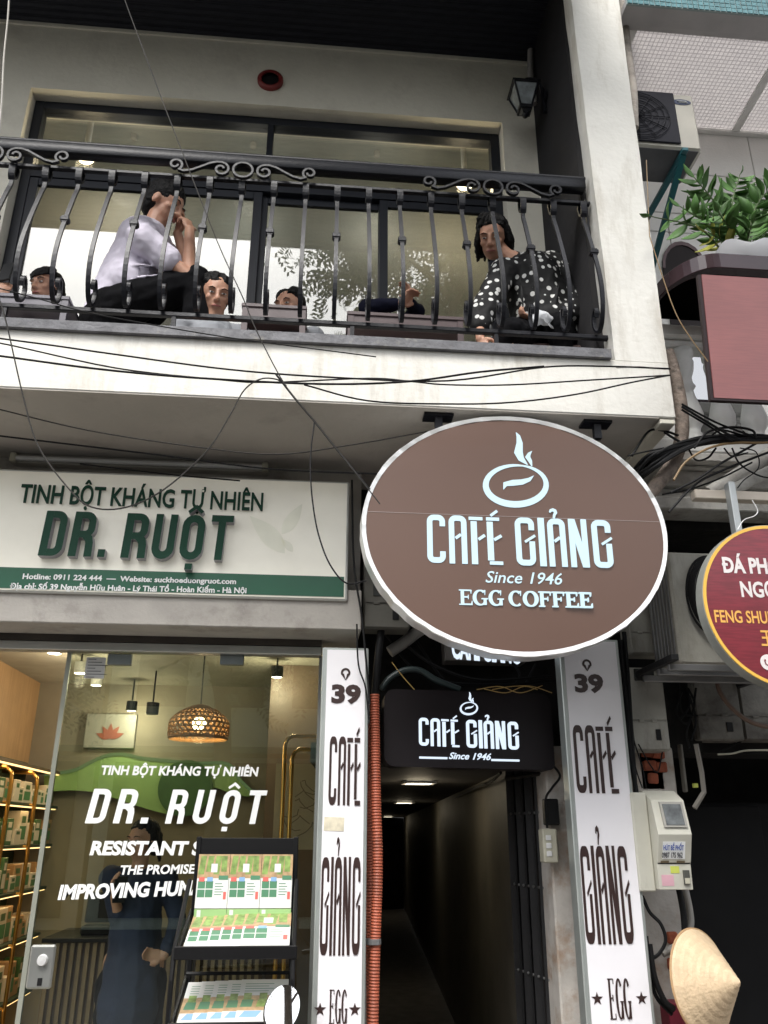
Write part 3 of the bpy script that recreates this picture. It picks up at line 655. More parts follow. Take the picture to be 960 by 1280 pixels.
ell(ow-.01, oh-.01, YO+.094, YO+.097).build('back_panel', steel, oval)
def omap(u0, u1, v0, v1, x0, x1, y0, y1):
    """glyph box (u0..u1, v0..v1) -> photo rows/cols on the face plane"""
    a = P(x0, y0, YO); c = Vector((P(x1, y0, YO).x, YO, P(x0, y1, YO).z))
    return lambda u, v, d: Vector((a.x+(u-u0)/(u1-u0)*(c.x-a.x), YO-d, a.z+(v-v0)/(v1-v0)*(c.z-a.z)))
strokes('lettering', CAFE+GIANG, omap(0, 3.82, 0, 1, 534, 767, 703.5, 643), .003, glow, oval)
lr = abs(P(683, 605, YO).x-P(607, 605, YO).x)/2; lc = P(645, 606, YO)
strokes('cup_emblem', logo_strokes(0, 0, 1), lambda u, v, d: Vector((lc.x+u*lr, YO-d, lc.z+v*lr)), .003, glow, oval)
plane_text('lettering', 'Since 1946', 607, 703, 728, 713, YO-.001, .002, glow, oval, bold=.006, shear=.25)
# slab serif capitals, drawn as strokes
def slab():
    st = []; x = 0
    def serif(cx, y, w_=.3): st.append(([(cx-w_/2, y), (cx+w_/2, y)], .07))
    def E(x, full=True):
        st.append(([(x+.22, 0), (x+.22, 1)], .22)); serif(x+.2, .03, .4); serif(x+.2, .97, .4)
        st.append(([(x+.3, .96), (x+.78, .96)], .09)); st.append(([(x+.78, .99), (x+.78, .74)], [.1, .03])); st.append(([(x+.3, .52), (x+.6, .52)], .09)); st.append(([(x+.6, .66), (x+.6, .38)], .05))
        if full: st.append(([(x+.3, .04), (x+.8, .04)], .09)); st.append(([(x+.8, .0), (x+.84, .28)], [.12, .03]))
    def C(x, g=False):
        pts = arc(x+.46, .5, .38, 50, 310 if not g else 318, 18, .47); ww = [.08+.16*abs(math.cos(R(50+(260)*i/18)))**1.3 for i in range(19)]; st.append((pts, ww))
        st.append(([(x+.76, 1.0), (x+.76, .68)], [.08, .03]))
        if g: st.append(([(x+.76, .03), (x+.76, .42)], .19)); serif(x+.74, .43, .42)
    def O(x): st.append((arc(x+.46, .5, .39, 0, 360, 26, .47), [.08+.17*abs(math.cos(R(360*i/26)))**1.2 for i in range(27)]))
    E(0); C(.92, True); C(1.95, True); C(3.25); O(4.2); E(5.18, False); E(6.05, False); E(6.92); E(7.83)
    return st
strokes('lettering', slab(), omap(0, 8.7, 0, 1, 574, 740, 756, 737), .003, glow, oval)
b = MB(); za = P(646, 646, YO).z; b.box(oc.x-ow+.03, oc.x+ow-.03, YO-.0012, YO-.0003, za-.0012, za+.0012); b.build('seam', pm('seam_grey', (.3, .24, .22), .5), oval)
for px in (548, 745):
    p = P(px, 528, YO+.05); b = MB(); b.obox((p.x, YO+.05, (Zsof+p.z)/2-.03), (.035, .03, Zsof-p.z+.12)); b.obox((p.x, YO+.06, Zsof-.012), (.14, .08, .012)); b.build('bracket', iron, oval)
# ------------------------------------------------------------------ upright white panels
pface = pm('white_panel_acrylic', (.8, .785, .81), .18, var=.02, coat=.5)
pframe = pm('aluminium_panel_frame', (.42, .45, .43), .35, metal=.5, var=.1)
pbrown = pm('dark_brown_print', (.035, .018, .016), .4, var=0)
CAFE_V = CAFE; 
def upright(x0, x1, ytop, Yp, label, cols):
    a = P(x0, ytop, Yp); c = P(x1, ytop, Yp); zt_ = a.z; z0 = .35
    t = thing('upright_sign', label, 'sign', (a.x, Yp, z0), 'upright white sign panels beside the alley')
    b = MB(); b.rbox(a.x, c.x, Yp, Yp+.09, z0, zt_, .004); b.build('case', pframe, t)
    b = MB(); b.box(a.x+.022, c.x-.016, Yp-.004, Yp-.0003, z0+.02, zt_-.012); b.build('face', pface, t)
    Yq = Yp-.005
    def mp(u0, u1, x0_, x1_, yb_, yt_):
        a_ = P(x0_, yb_, Yq); c_ = P(x1_, yb_, Yq); d_ = P(x0_, yt_, Yq)
        return lambda u, v, d: Vector((a_.x+(u-u0)/(u1-u0)*(c_.x-a_.x), Yq-d, a_.z+v*(d_.z-a_.z)))
    pin, n39, caf, gia, egg, s1, s2 = cols
    # map pin
    pc = P(pin[0], pin[1], Yq); r = .018
    st = [(arc(0, 0, 1, -30, 210, 16), .55), ([(-.75, -.35), (0, -1.9)], [.7, .1]), ([(.75, -.35), (0, -1.9)], [.7, .1])]
    strokes('map_pin', st, lambda u, v, d: Vector((pc.x+u*r, Yq-d, pc.z+v*r)), .0012, pbrown, t)
    plane_text('lettering', '39', n39[0], n39[1], n39[2], n39[3], Yq, .0012, pbrown, t, bold=.05)
    strokes('lettering', CAFE, mp(0, 1.535, *caf), .0012, pbrown, t)
    strokes('lettering', GIANG, mp(1.81, 3.82, *gia), .0012, pbrown, t)
    st = []
    def E(x): st.extend([([(x+.1, 0), (x+.1, 1)], .13), ([(x, .985), (x+.36, .985)], .03), ([(x, .015), (x+.38, .015)], .03), ([(x+.36, .99), (x+.36, .86)], .05), ([(x+.38, .0), (x+.38, .14)], .05), ([(x+.1, .52), (x+.28, .52)], .03), ([(x+.28, .6), (x+.28, .44)], .05)])
    def G(x): st.extend([(arc(x+.22, .5, .17, 40, 335, 20, .48), [.04+.1*abs(math.cos(R(40+295*i/20))) for i in range(21)]), ([(x+.37, .02), (x+.37, .42)], .11), ([(x+.26, .43), (x+.46, .43)], .03)])
    E(0); G(.48); G(.98)
    strokes('lettering', st, mp(0, 1.45, *egg), .0012, pbrown, t)
    for (sx, sy) in (s1, s2):
        q = P(sx, sy, Yq); b = MB(); po = [((.026 if i % 2 == 0 else .0105)*math.sin(R(36*i)), (.026 if i % 2 == 0 else .0105)*math.cos(R(36*i))) for i in range(10)]
        b.prism(po, lambda u, v: (q.x+u, Yq-.0012, q.z+v), lambda u, v: (q.x+u, Yq+.0005, q.z+v)); b.build('star', pbrown, t)
    return t
YP1 = 3.98
up1 = upright(403.5, 461, 809, YP1, 'narrower upright white sign beside the glass shopfront, with a tape scrap under CAFÉ', ((432, 841), (414, 451, 877.5, 854), (410, 450, 1006.5, 920), (399, 449.5, 1194.5, 1071, ), (411, 434, 1280, 1237), (400, 1262), (443.5, 1262)))
q = P(417.5, 1030, YP1-.005); b = MB(); b.obox(q, (.09, .0015, .058), (0, R(2), 0)); b.build('tape_scrap', pm('old_tape', (.6, .55, .42), .6, var=.25, scale=30), up1)
YP2 = 3.94
up2 = upright(698, 772, 798, YP2, 'wider upright white sign right of the alley, below the oval sign', ((733.5, 830), (719, 755, 864, 841), (721.5, 774, 991.5, 906), (733, 793.5, 1180.5, 1057), (763, 791, 1274.5, 1223), (746.5, 1248.5), (802, 1248)))
# ------------------------------------------------------------------ dark lit sign over the alley
YD = 4.12
dsm = pm('near_black_sign', (.009, .006, .0075), .5, spec=.3, var=.1)
tl, br = P(480.5, 861, YD), P(694, 960, YD); dtilt = .012
ds = thing('entrance_sign', 'dark sign box with lit white lettering above the alley entrance', 'sign', (tl.x, YD, br.z))
b = MB(); r = .05; xx0, xx1, z0, z1 = tl.x, br.x, br.z, tl.z
po = arc(xx1-r, z1-r, r, 90, 0, 5)+arc(xx1-r*.6, z0+r*.6, r*.6, 0, -90, 5)+arc(xx0+r, z0+r, r, 270, 180, 5)+arc(xx0+r, z1-r, r, 180, 90, 5)
sl_ = lambda u, v, y: (u, y, v-(u-xx0)*dtilt)
b.prism(po, lambda u, v: sl_(u, v, YD), lambda u, v: sl_(u, v, YD+.14)); b.build('case', dsm, ds)
glow2 = emit('lit_letter_white', (.75, .86, 1.0), .42)
a = P(523.5, 932, YD); c = P(648.5, 932, YD); d_ = P(523.5, 897, YD)
strokes('lettering', CAFE+GIANG, lambda u, v, d: Vector((a.x+u/3.82*(c.x-a.x), YD-d, a.z+v*(d_.z-a.z)-u/3.82*(c.x-a.x)*.03)), .008, glow2, ds)
lc2 = P(586, 885.5, YD); r2 = .042
strokes('cup_emblem', logo_strokes(0, 0, 1), lambda u, v, d: Vector((lc2.x+u*r2, YD-d, lc2.z+v*r2)), .008, glow2, ds)
plane_text('lettering', 'Since 1946', 561, 614, 948.5, 940, YD, .006, glow2, ds, bold=.02, shear=.35, base2=950)
for (x0, x1, y_) in ((524, 559, 947), (614, 649, 950)):
    q0, q1 = P(x0, y_, YD), P(x1, y_+.8, YD); b = MB(); b.tube([Vector((q0.x, YD-.003, q0.z)), Vector((q1.x, YD-.003, q1.z))], .0055, 6); b.build('underline', glow2, ds)
# second little lit sign half hidden behind the oval
YE = 4.25; tl, br = P(556, 800, YE), P(658, 828, YE)
es = thing('hidden_sign', 'dim grey light box peeping out under the oval sign, its lettering mostly covered', 'sign', (tl.x, YE, br.z))
b = MB(); b.rbox(tl.x, br.x, YE, YE+.12, br.z, tl.z+.3, .005); b.build('case', pm('dim_grey_case', (.13, .12, .11), .6, var=.3), es)
plane_text('lettering', 'CAFÉ GIẢNG', 565, 650, 822, 795, YE, .004, glow2, es, bold=.04, base2=829)
# ------------------------------------------------------------------ orange conduits on the left of the alley
orange = pm('orange_conduit', (.36, .085, .04), .6, var=.2, c2=(.2, .06, .035), c2amt=.35, c2scale=5)
tag(rib_tube([P(468, 868, 4.05), P(470, 1000, 4.05), P(472, 1080, 4.05), P(469, 1180, 4.05), P(466, 1290, 4.05), P(465, 1340, 4.05)], .0235, .012, .0017, 12).build('orange_conduit', orange, smooth=True), 'longer orange ribbed conduit running down beside the left upright sign', 'conduit', 'orange conduits by the alley')
tag(rib_tube([P(460, 905, 4.12), P(461, 1000, 4.12), P(463, 1090, 4.12), P(464, 1200, 4.12), P(465, 1320, 4.12)], .023, .012, .0017, 10).build('orange_conduit', orange, smooth=True), 'shorter orange ribbed conduit tucked behind the longer one by the upright sign', 'conduit', 'orange conduits by the alley')
for py in (1177, ):
    p = P(467, py, 4.05); b = MB(); b.lathe([(.03, -.012), (.034, -.01), (.034, .01), (.03, .012)], p, 14); b.box(p.x-.05, p.x-.03, p.y, p.y+.06, p.z-.01, p.z+.01); tag(b.build('pipe_clamp', steel), 'steel clamp round the orange conduits', 'clamp')
b = MB(); b.box(xa0-.12, xa0-.0, 4.2, 4.6, 0, P(460, 880, 4.2).z); b.build('left_pilaster', pm('pilaster_grey', (.3, .28, .26), .8, var=.3, c2=(.1, .09, .08), c2amt=.4), bld)
# ------------------------------------------------------------------ clutter in the dark gap over the entrance
greyp = pm('dusty_grey_pipe', (.26, .25, .23), .6, var=.2)
bl = pm('black_cable', (.005, .005, .0055), .65, spec=.25, var=.3)
def cable(pts, Y, r, label, mat=None, name='cable', group=None, n=6, cat='cable', top=True):
    q = [P(p[0], p[1], p[2] if len(p) > 2 else Y) for p in pts]
    b = MB(); b.tube(smooth_path(q, 6), r, n); o = b.build(name, mat or bl, smooth=True); return tag(o, label, cat, group)
cable([(487, 815), (505, 803), (522, 790), (540, 780)], 4.2, .03, 'short fat grey pipe slanting behind the lower left of the oval sign', greyp, 'pipe', cat='pipe', n=12)
cable([(480, 760), (475, 800), (470, 850), (469, 875)], 4.1, .019, 'black cable sleeve entering the top of the orange conduit', n=8)
cable([(476, 862), (487, 848), (505, 838), (525, 838), (545, 850), (575, 862)], 4.16, .016, 'dark green hose arching over the left end of the entrance sign', pm('dark_hose', (.03, .045, .045), .4), 'hose', cat='hose', n=8)
cable([(440, 600), (442, 700), (452, 770), (458, 830), (462, 880)], 3.9, .005, 'thin black cable hanging before the top of the left upright sign')
cable([(446, 780), (448, 830), (457, 860), (461, 900)], 3.93, .004, 'thinner black cable crossing the corner of the left upright sign')
yw = pm('yellow_wire', (.45, .3, .1), .5)
for k, pts in enumerate([[(490, 828), (503, 845), (518, 862)], [(596, 862), (625, 858), (650, 866), (678, 857)], [(605, 861), (632, 866), (655, 858), (672, 862)], [(615, 862), (640, 858), (665, 858), (690, 866)]]):
    cable(pts, 4.1, .0022, ['loose yellow wire left of the entrance sign', 'top yellow wire lying along the entrance sign', 'middle yellow wire looping over the entrance sign', 'yellow wire drooping at the right end of the entrance sign'][k], yw, 'wire', cat='wire')
for k, pts in enumerate([[(500, 800), (540, 830), (600, 850), (690, 845)], [(480, 790), (530, 845), (620, 856), (700, 850)], [(670, 830), (660, 850), (655, 862)], [(520, 800), (555, 850), (580, 858)], [(640, 826), (650, 845), (640, 860)]]):
    cable(pts, 4.2+.02*k, .008, ['thick', 'lower', 'short', 'slanting', 'bent'][k]+' black cable in the dark gap over the entrance sign')
def meter(x0, x1, y0, y1, Y, label, depth=.14, mat=None, door=True, name='meter_box', cat='meter box', win=None, group='electric boxes on the wall'):
    a = P(x0, y1, Y); c = P(x1, y0, Y); a.x = P(x0, (y0+y1)/2, Y).x; c.x = P(x1, (y0+y1)/2, Y).x
    t = thing(name, label, cat, (a.x, Y, a.z), group)
    b = MB(); b.rbox(a.x, c.x, Y, Y+depth, a.z, c.z, .008); m = mat or grime; b.build('case', m, t)
    w_, h = c.x-a.x, c.z-a.z
    b = MB(); b.rbox(a.x+.006, c.x-.006, Y-.006, Y-.001, a.z+.006, a.z+h*.34, .002); b.build('lower_door', m, t)
    b = MB(); b.rbox(a.x+.006, c.x-.006, Y-.006, Y-.001, a.z+h*.36, c.z-.006, .002); b.build('upper_cover', m, t)
    b = MB(); b.rbox(a.x+w_*.62, a.x+w_*.76, Y-.011, Y-.0065, a.z+h*.12, a.z+h*.25, .002); b.build('latch', black_m, t)
    if win:
        b = MB(); b.rbox(a.x+w_*win[0], a.x+w_*win[1], Y-.012, Y-.0065, a.z+h*win[2], a.z+h*win[3], .003); b.build('window', pm('murky_window', (.05, .052, .05), .25, var=.4, scale=20), t)
    for k in (.2, .55):
        b = MB(); b.rbox(a.x+w_*k, a.x+w_*(k+.14), Y-.012, Y-.0065, a.z+h*.33, a.z+h*.37, .002); b.build('hinge', m, t)
    return t
meter(455, 512, 700, 785, 4.05, 'grimy meter box half hidden behind the left edge of the oval sign', win=(.2, .5, .45, .75), mat=pm('dark_grime', (.1, .095, .08), .7, var=.3, c2=(.04, .04, .035), c2amt=.4))
meter(786, 830, 745, 817, 4.12, 'upper grimy meter box between the oval sign and the air conditioner')
meter(787, 833, 835, 938, 4.05, 'tall pale meter box hanging above the broken brick patch', win=(.2, .75, .83, .98))
# right side recess
nb = thing('neighbour_building', 'white panelled building on the right with a balustrade and a dark ground floor opening', 'building', (2.8, 4.3, 0))
white_side = pm('white_wall_panel', (.8, .785, .76), .6, var=.05, c2=(.52, .5, .46), c2amt=.3, c2scale=2, bump=.15)
Xn0 = Xpr+.02; Xn1 = 6.5
zc2 = P(880, 168, YF).z; zn0 = P(880, 560, YF).z
b = MB(); zz = [zn0, P(0+900, 478, YF).z, P(900, 294, YF).z, P(900, 270, YF).z, P(900, 220, YF).z, zc2+.02]
for i in range(len(zz)-1):
    xs2 = [Xn0-.4, P(838, 300, YF).x, P(935, 300, YF).x, Xn1] if i < 3 else [Xn0-.4, P(950, 250, YF).x, Xn1]
    for k in range(len(xs2)-1):
        b = MB(); b.rbox(xs2[k]+.003, xs2[k+1]-.003, YF, YF+.02, zz[i]+.003, zz[i+1]-.003, .003); b.build('panel', white_side, nb)
b = MB(); b.box(Xn0-.4, Xn1, YF+.021, YF+.3, zn0, zc2+1); b.build('backing_wall', dark_wall, nb)
# arched dark window
arcm = pm('dark_glass_maroon', (.014, .008, .008), .5, spec=.2, var=.2)
a = P(830, 345, YF-.01); c = P(885, 345, YF-.01); t_ = P(855, 304, YF-.01); cx = (a.x+c.x)/2; rx = (c.x-a.x)/2; zb_ = P(850, 420, YF).z; zk = a.z+.06
po = [(a.x, zb_)]+[(cx-rx*math.cos(R(18*i)), zk+(t_.z-zk)*math.sin(R(18*i))) for i in range(11)]+[(c.x, zb_)]
b = MB(); b.prism(po, lambda u, v: (u, YF-.012, v), lambda u, v: (u, YF-.001, v)); b.build('arched_window', arcm, nb)
b = MB(); b.prism([(cx-rx*1.02*math.cos(R(18*i)), zk+(t_.z-zk)*1.04*math.sin(R(18*i))) for i in range(11)]+[(cx+rx*.9*math.cos(R(18*i)), zk+(t_.z-zk)*.9*math.sin(R(18*i))) for i in range(11)], lambda u, v: (u, YF-.018, v), lambda u, v: (u, YF-.0125, v)); b.build('window_frame', pm('maroon_frame', (.09, .04, .045), .4), nb)
# mirror-like window behind the balusters
b = MB(); q0 = P(862, 540, YF-.02); q1 = P(925, 425, YF-.02); b.box(q0.x, q1.x, YF-.03, YF-.006, q0.z, q1.z)
b.build('low_window', glass('low_window_glass', (.1, .1, .11), 2.0, .35), nb)
b = MB(); b.box(q0.x-.03, q0.x-.001, YF-.035, YF-.001, q0.z, q1.z); b.box(q0.x-.03, q1.x, YF-.035, YF-.001, q1.z+.001, q1.z+.03); b.build('low_window_frame', white_m, nb)
# lattice canopy ceiling
lat = bpy.data.materials.new('lattice_ceiling'); lat.use_nodes = True; n_ = lat.node_tree.nodes; l_ = lat.node_tree.links
g_ = n_.new('ShaderNodeNewGeometry'); br_ = n_.new('ShaderNodeTexBrick'); br_.offset = 0; br_.inputs['Scale'].default_value = 1; br_.inputs['Brick Width'].default_value = .028; br_.inputs['Row Height'].default_value = .028; br_.inputs['Mortar Size'].default_value = .0035; br_.inputs['Mortar Smooth'].default_value = .6
br_.inputs['Color1'].default_value = (.64, .62, .61, 1); br_.inputs['Color2'].default_value = (.6, .58, .575, 1); br_.inputs['Mortar'].default_value = (.44, .42, .42, 1)
l_.new(g_.outputs['Position'], br_.inputs['Vector']); l_.new(br_.outputs['Color'], n_['Principled BSDF'].inputs['Base Color']); bp_ = n_.new('ShaderNodeBump'); bp_.inputs['Strength'].default_value = .6; bp_.inputs['Distance'].default_value = .01; bp_.invert = True
l_.new(br_.outputs['Fac'], bp_.inputs['Height']); l_.new(bp_.outputs[0], n_['Principled BSDF'].inputs['Normal']); n_['Principled BSDF'].inputs['Roughness'].default_value = .6
tr_ = n_.new('ShaderNodeBsdfTranslucent'); l_.new(br_.outputs['Color'], tr_.inputs['Color']); mxs = n_.new('ShaderNodeMixShader'); mxs.inputs[0].default_value = .75
l_.new(n_['Principled BSDF'].outputs[0], mxs.inputs[1]); l_.new(tr_.outputs[0], mxs.inputs[2]); l_.new(mxs.outputs[0], n_['Material Output'].inputs['Surface'])
zc3 = P(860, 163, YF).z; yn = PZ(870, 42, zc3).y
b = MB(); b.box(Xn0, Xn1, yn+.001, YF-.035, zc3, zc3+.002); o = b.build('lattice_ceiling', lat, nb)
d0 = PZ(919, 163, zc3); d1 = PZ(960, 92, zc3); dd = (d1-d0).normalized(); dn = Vector((dd.y, -dd.x, 0))*.028
e_ = d0+dd*3
b = MB(); b.hexa([d0-dn+Vector((0, 0, -.012)), d0+dn+Vector((0, 0, -.012)), e_+dn+Vector((0, 0, -.012)), e_-dn+Vector((0, 0, -.012))], [d0-dn+Vector((0, 0, -.001)), d0+dn+Vector((0, 0, -.001)), e_+dn+Vector((0, 0, -.001)), e_-dn+Vector((0, 0, -.001))]); b.build('ceiling_strip', white_side, nb)
b = MB(); b.box(Xn0, Xn1, YF-.034, YF-.001, zc3-.02, zc3+.03); b.build('ceiling_edge', white_side, nb)
b = MB(); b.rbox(Xn0, Xn1, yn-.06, yn, zc3-.02, zc3+.03, .004); b.build('ceiling_edge', pm('grey_trim', (.42, .4, .4), .6), nb)
# teal mosaic band at the very top
ty = yn-.2; zt0 = P(870, 11, ty).z
b = MB(); b.box(Xn0, Xn1, ty+.019, yn-.061, zt0+.001, zt0+.05); b.build('band_soffit', MATS['grey_trim'], nb)
b = MB(); b.box(Xn0, Xn1, ty+.006, ty+.018, zt0, zt0+.18); b.build('band_backing', pm('teal_grout', (.3, .36, .36), .8), nb)
tealm = pm('teal_mosaic', (.07, .2, .22), .2, var=.35, scale=40)
b = MB(); random.seed(4)
for i in range(44):
    for k in range(4):
        x = Xn0+.004+i*.034; z = zt0+.004+k*.034
        b.box(x, x+.029, ty+random.uniform(0, .002), ty+.0065, z, z+.029)
b.build('mosaic_tile', tealm, nb, kind='stuff')
b = MB(); b.box(Xpr+.16, Xn0+.001, yn, YF, zc3-.02, zc3+.04); b.build('ceiling_edge', white_side, nb)
# ------------------------------------------------------------------ upper air conditioner with teal brackets
YA = 3.62
acm = pm('aged_ac_cream', (.4, .38, .33), .5, var=.1, c2=(.27, .25, .21), c2amt=.3, c2scale=5)
a = P(878, 188, YA); t_ = P(866, 118, YA); x1 = a.x; x0 = x1-.78; z0, z1 = a.z, t_.z
ac = thing('air_conditioner', 'cream outdoor air conditioner unit on teal brackets above the potted plant', 'air conditioner', (x0, YA, z0))
b = MB(); b.rbox(x0, x1, YA, YA+.28, z0, z1, .014); b.build('case', acm, ac)
gx1 = P(846, 150, YA).x; gx0 = gx1-.5
b = MB(); b.rbox(gx0, gx1, YA-.012, YA-.001, z0+.03, z1-.012, .006); b.build('fan_grille', pm('dark_grille', (.012, .012, .018), .6, spec=.2, var=.2), ac)
fc_ = Vector(((gx0+gx1)/2, YA-.018, (z0+z1)/2)); b = MB()
for r in (.05, .09, .13, .17, .2):
    pts = [fc_+Vector((r*math.cos(2*math.pi*i/28), 0, min(1, (z1-z0-.06)/.42)*r*math.sin(2*math.pi*i/28))) for i in range(29)]; b.tube(pts, .003, 4, cap=False)
for i in range(12): b.tube([fc_, fc_+Vector((.2*math.cos(i*math.pi/6), 0, min(1, (z1-z0-.06)/.42)*.2*math.sin(i*math.pi/6)))], .003, 4)
b.build('grille_wires', MATS['dark_grille'], ac)
bc_ = P(851.5, 128, YA); b = MB(); b.lathe([(.0, .004), (.06, .003), (.06, 0)], bc_, 24, 'Y', mat=Matrix.Scale(.36, 3, (0, 0, 1))); b.build('badge', pm('navy_badge', (.02, .03, .07), .3), ac)
b = MB(); b.tube([bc_+Vector((-.03, -.006, .004)), bc_+Vector((.03, -.006, .004))], .003, 5); b.tube([bc_+Vector((-.02, -.006, -.006)), bc_+Vector((.035, -.006, -.006))], .002, 5); b.build('badge_line', white_m, ac)
b = MB(); b.rbox(x1+.001, x1+.03, YA+.06, YA+.24, z0+.04, z1-.1, .012); b.build('valve_cover', acm, ac)
b = MB(); b.box(x0+.02, x1-.02, YA+.01, YA+.27, z0-.003, z0-.0005); b.build('base_pan', pm('dark_pan', (.09, .09, .1), .6, var=.3), ac)
teal = pm('teal_bracket_paint', (.01, .1, .12), .45, var=.25, bump=.2)
for k, (xp, lab) in enumerate(((P(853, 200, YA).x+.02, 'teal steel bracket under the right end of the cream air conditioner'), (P(826, 200, YA).x-.45, 'teal steel bracket under the hidden left end of the cream air conditioner'))):
    t = thing('wall_bracket', lab, 'bracket', (xp, YF, z0-.4), 'teal brackets under the air conditioner')
    b = MB(); b.rbox(xp-.018, xp+.018, YA-.02, YF-.001, z0-.03, z0-.004, .003); b.build('shelf_arm', teal, t)
    b = MB(); b.rbox(xp-.018, xp+.018, YF-.03, YF-.001, z0-.44, z0-.031, .003); b.build('wall_leg', teal, t)
    b = MB(); p0, p1 = Vector((xp, YA+.02, z0-.03)), Vector((xp, YF-.03, z0-.42)); d = p1-p0; b.obox((p0+p1)/2, (.036, d.length, .02), (math.atan2(d.z, d.y), 0, 0)); b.build('brace', teal, t)
# grey rendered pipe going up the pillar's right edge
lag = pm('lagged_pipe', (.4, .36, .32), .9, var=.2, c2=(.22, .2, .18), c2amt=.4, c2scale=14, bump=.6, bscale=70)
cable([(776, -40), (783, 50), (791, 110), (793, 160)], 3.55, .025, 'pale lagged pipe running down the right edge of the white pillar', lag, 'pipe', cat='pipe', n=12)
barkm = pm('brown_wrapped_pipe', (.25, .2, .165), .85, var=.3, c2=(.11, .09, .075), c2amt=.45, c2scale=22, bump=.7, bscale=60)
o = cable([(834, 440), (843, 470), (851, 510), (852, 545), (843, 575), (826, 600), (806, 622)], 3.5, .034, 'thick brown wrapped pipe bending round the corner of the balcony', barkm, 'pipe', cat='pipe', n=12)
# ------------------------------------------------------------------ dark planter ledge, pot, plant
YL = 3.3; maroon = pm('maroon_lacquer', (.035, .018, .022), .2, var=.25, scale=3)
zt_ = P(930, 318, YL).z; zl_ = P(930, 336, YL).z
xc_ = P(900, 325, YL).x; xl_ = P(822, 370, 3.58).x
bar = thing('bar_ledge', 'dark maroon lacquered ledge with a rounded end carrying the white pot', 'ledge', (xc_, YL, zl_-.3))
def rounded(y0, x0, y1, inset=0):
    rx, ry = xc_-x0-inset, y1-y0-inset
    return [(Xn1, y0+inset)]+[(xc_-rx*math.sin(R(9*i)), y1-ry*math.cos(R(9*i))) for i in range(11)]+[(x0+inset, 3.76), (Xn1, 3.76)]
b = MB(); po = rounded(YL, xl_, 3.62); b.prism(po, lambda u, v: (u, v, zt_), lambda u, v: (u, v, zl_)); b.build('top', maroon, bar, bevel=.004)
zu = P(860, 396, 3.74).z
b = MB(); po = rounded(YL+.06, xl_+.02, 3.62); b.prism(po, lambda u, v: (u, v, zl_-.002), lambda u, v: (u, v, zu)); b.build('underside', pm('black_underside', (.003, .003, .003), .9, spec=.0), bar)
pot_c = P(922, 318, 3.5); pot_c.z = zt_+.001
pot = thing('white_pot', 'white scalloped plant pot on the maroon ledge', 'pot', pot_c)
b = MB(); n = 40; prof = [(.1, 0), (.13, .03), (.17, .1), (.18, .135), (.17, .14), (.155, .12)]; vs = []
for (r, h) in prof:
    for j in range(n):
        a = 2*math.pi*j/n; k = 1+.06*math.sin(5*a)*(h/.14); hh = h*(.92+.14*math.sin(5*a+1)) if h > .05 else h
        vs.append((pot_c.x+r*k*math.cos(a), pot_c.y+r*k*math.sin(a), pot_c.z+hh))
m_ = len(prof); b.add(vs, [(i*n+j, i*n+(j+1) % n, (i+1)*n+(j+1) % n, (i+1)*n+j) for i in range(m_-1) for j in range(n)]+[tuple(reversed(range(n)))]); b.build('bowl', pm('white_glazed_pot', (.8, .8, .81), .18, var=.05, coat=.6), pot, smooth=True)
b = MB(); b.lathe([(.0, .1), (.158, .1)], pot_c, 24, cap=False); b.build('soil', pm('soil', (.04, .03, .02), .9), pot)
plant = thing('zz_plant', 'leafy dark green potted plant with one yellowing sprig', 'plant', pot_c+Vector((0, 0, .1)))
leafm = pm('dark_glossy_leaf', (.075, .17, .04), .55, spec=.3, var=.4, scale=14); leafy = pm('yellow_leaf', (.5, .5, .1), .4, var=.3, scale=20)
stemm = pm('green_stem', (.1, .14, .06), .5, var=.2)
def leaf_mesh(name, mat, L_=.085, W=.034):
    b = MB(); vs = []; k = 7
    for i in range(k+1):
        t = i/k; w_ = W/2*math.sin(math.pi*min(1, t*.96+.02)**.85)*1.0; dz = -.012*math.sin(math.pi*t)+.004*t
        vs += [(-w_, L_*t, dz+.006*w_/(W/2)), (0, L_*t, dz), (w_, L_*t, dz+.006*w_/(W/2))]
    vs += [(v[0], v[1], v[2]-.0012) for v in vs]; o = (k+1)*3; fs = []
    for i in range(k):
        for j in (0, 1): fs += [(i*3+j, i*3+j+1, i*3+j+4, i*3+j+3), (o+i*3+j, o+i*3+j+3, o+i*3+j+4, o+i*3+j+1)]
        fs += [(i*3, i*3+3, o+i*3+3, o+i*3), (i*3+2, o+i*3+2, o+i*3+5, i*3+5)]
    me = bpy.data.meshes.new(name); me.from_pydata(vs, [], fs); me.materials.append(mat); me.polygons.foreach_set('use_smooth', [True]*len(me.polygons)); return me
lm, lmy = leaf_mesh('leaf', leafm), leaf_mesh('yellow_leaf', leafy)
random.seed(11)
pc = pot_c+Vector((0, 0, .1))
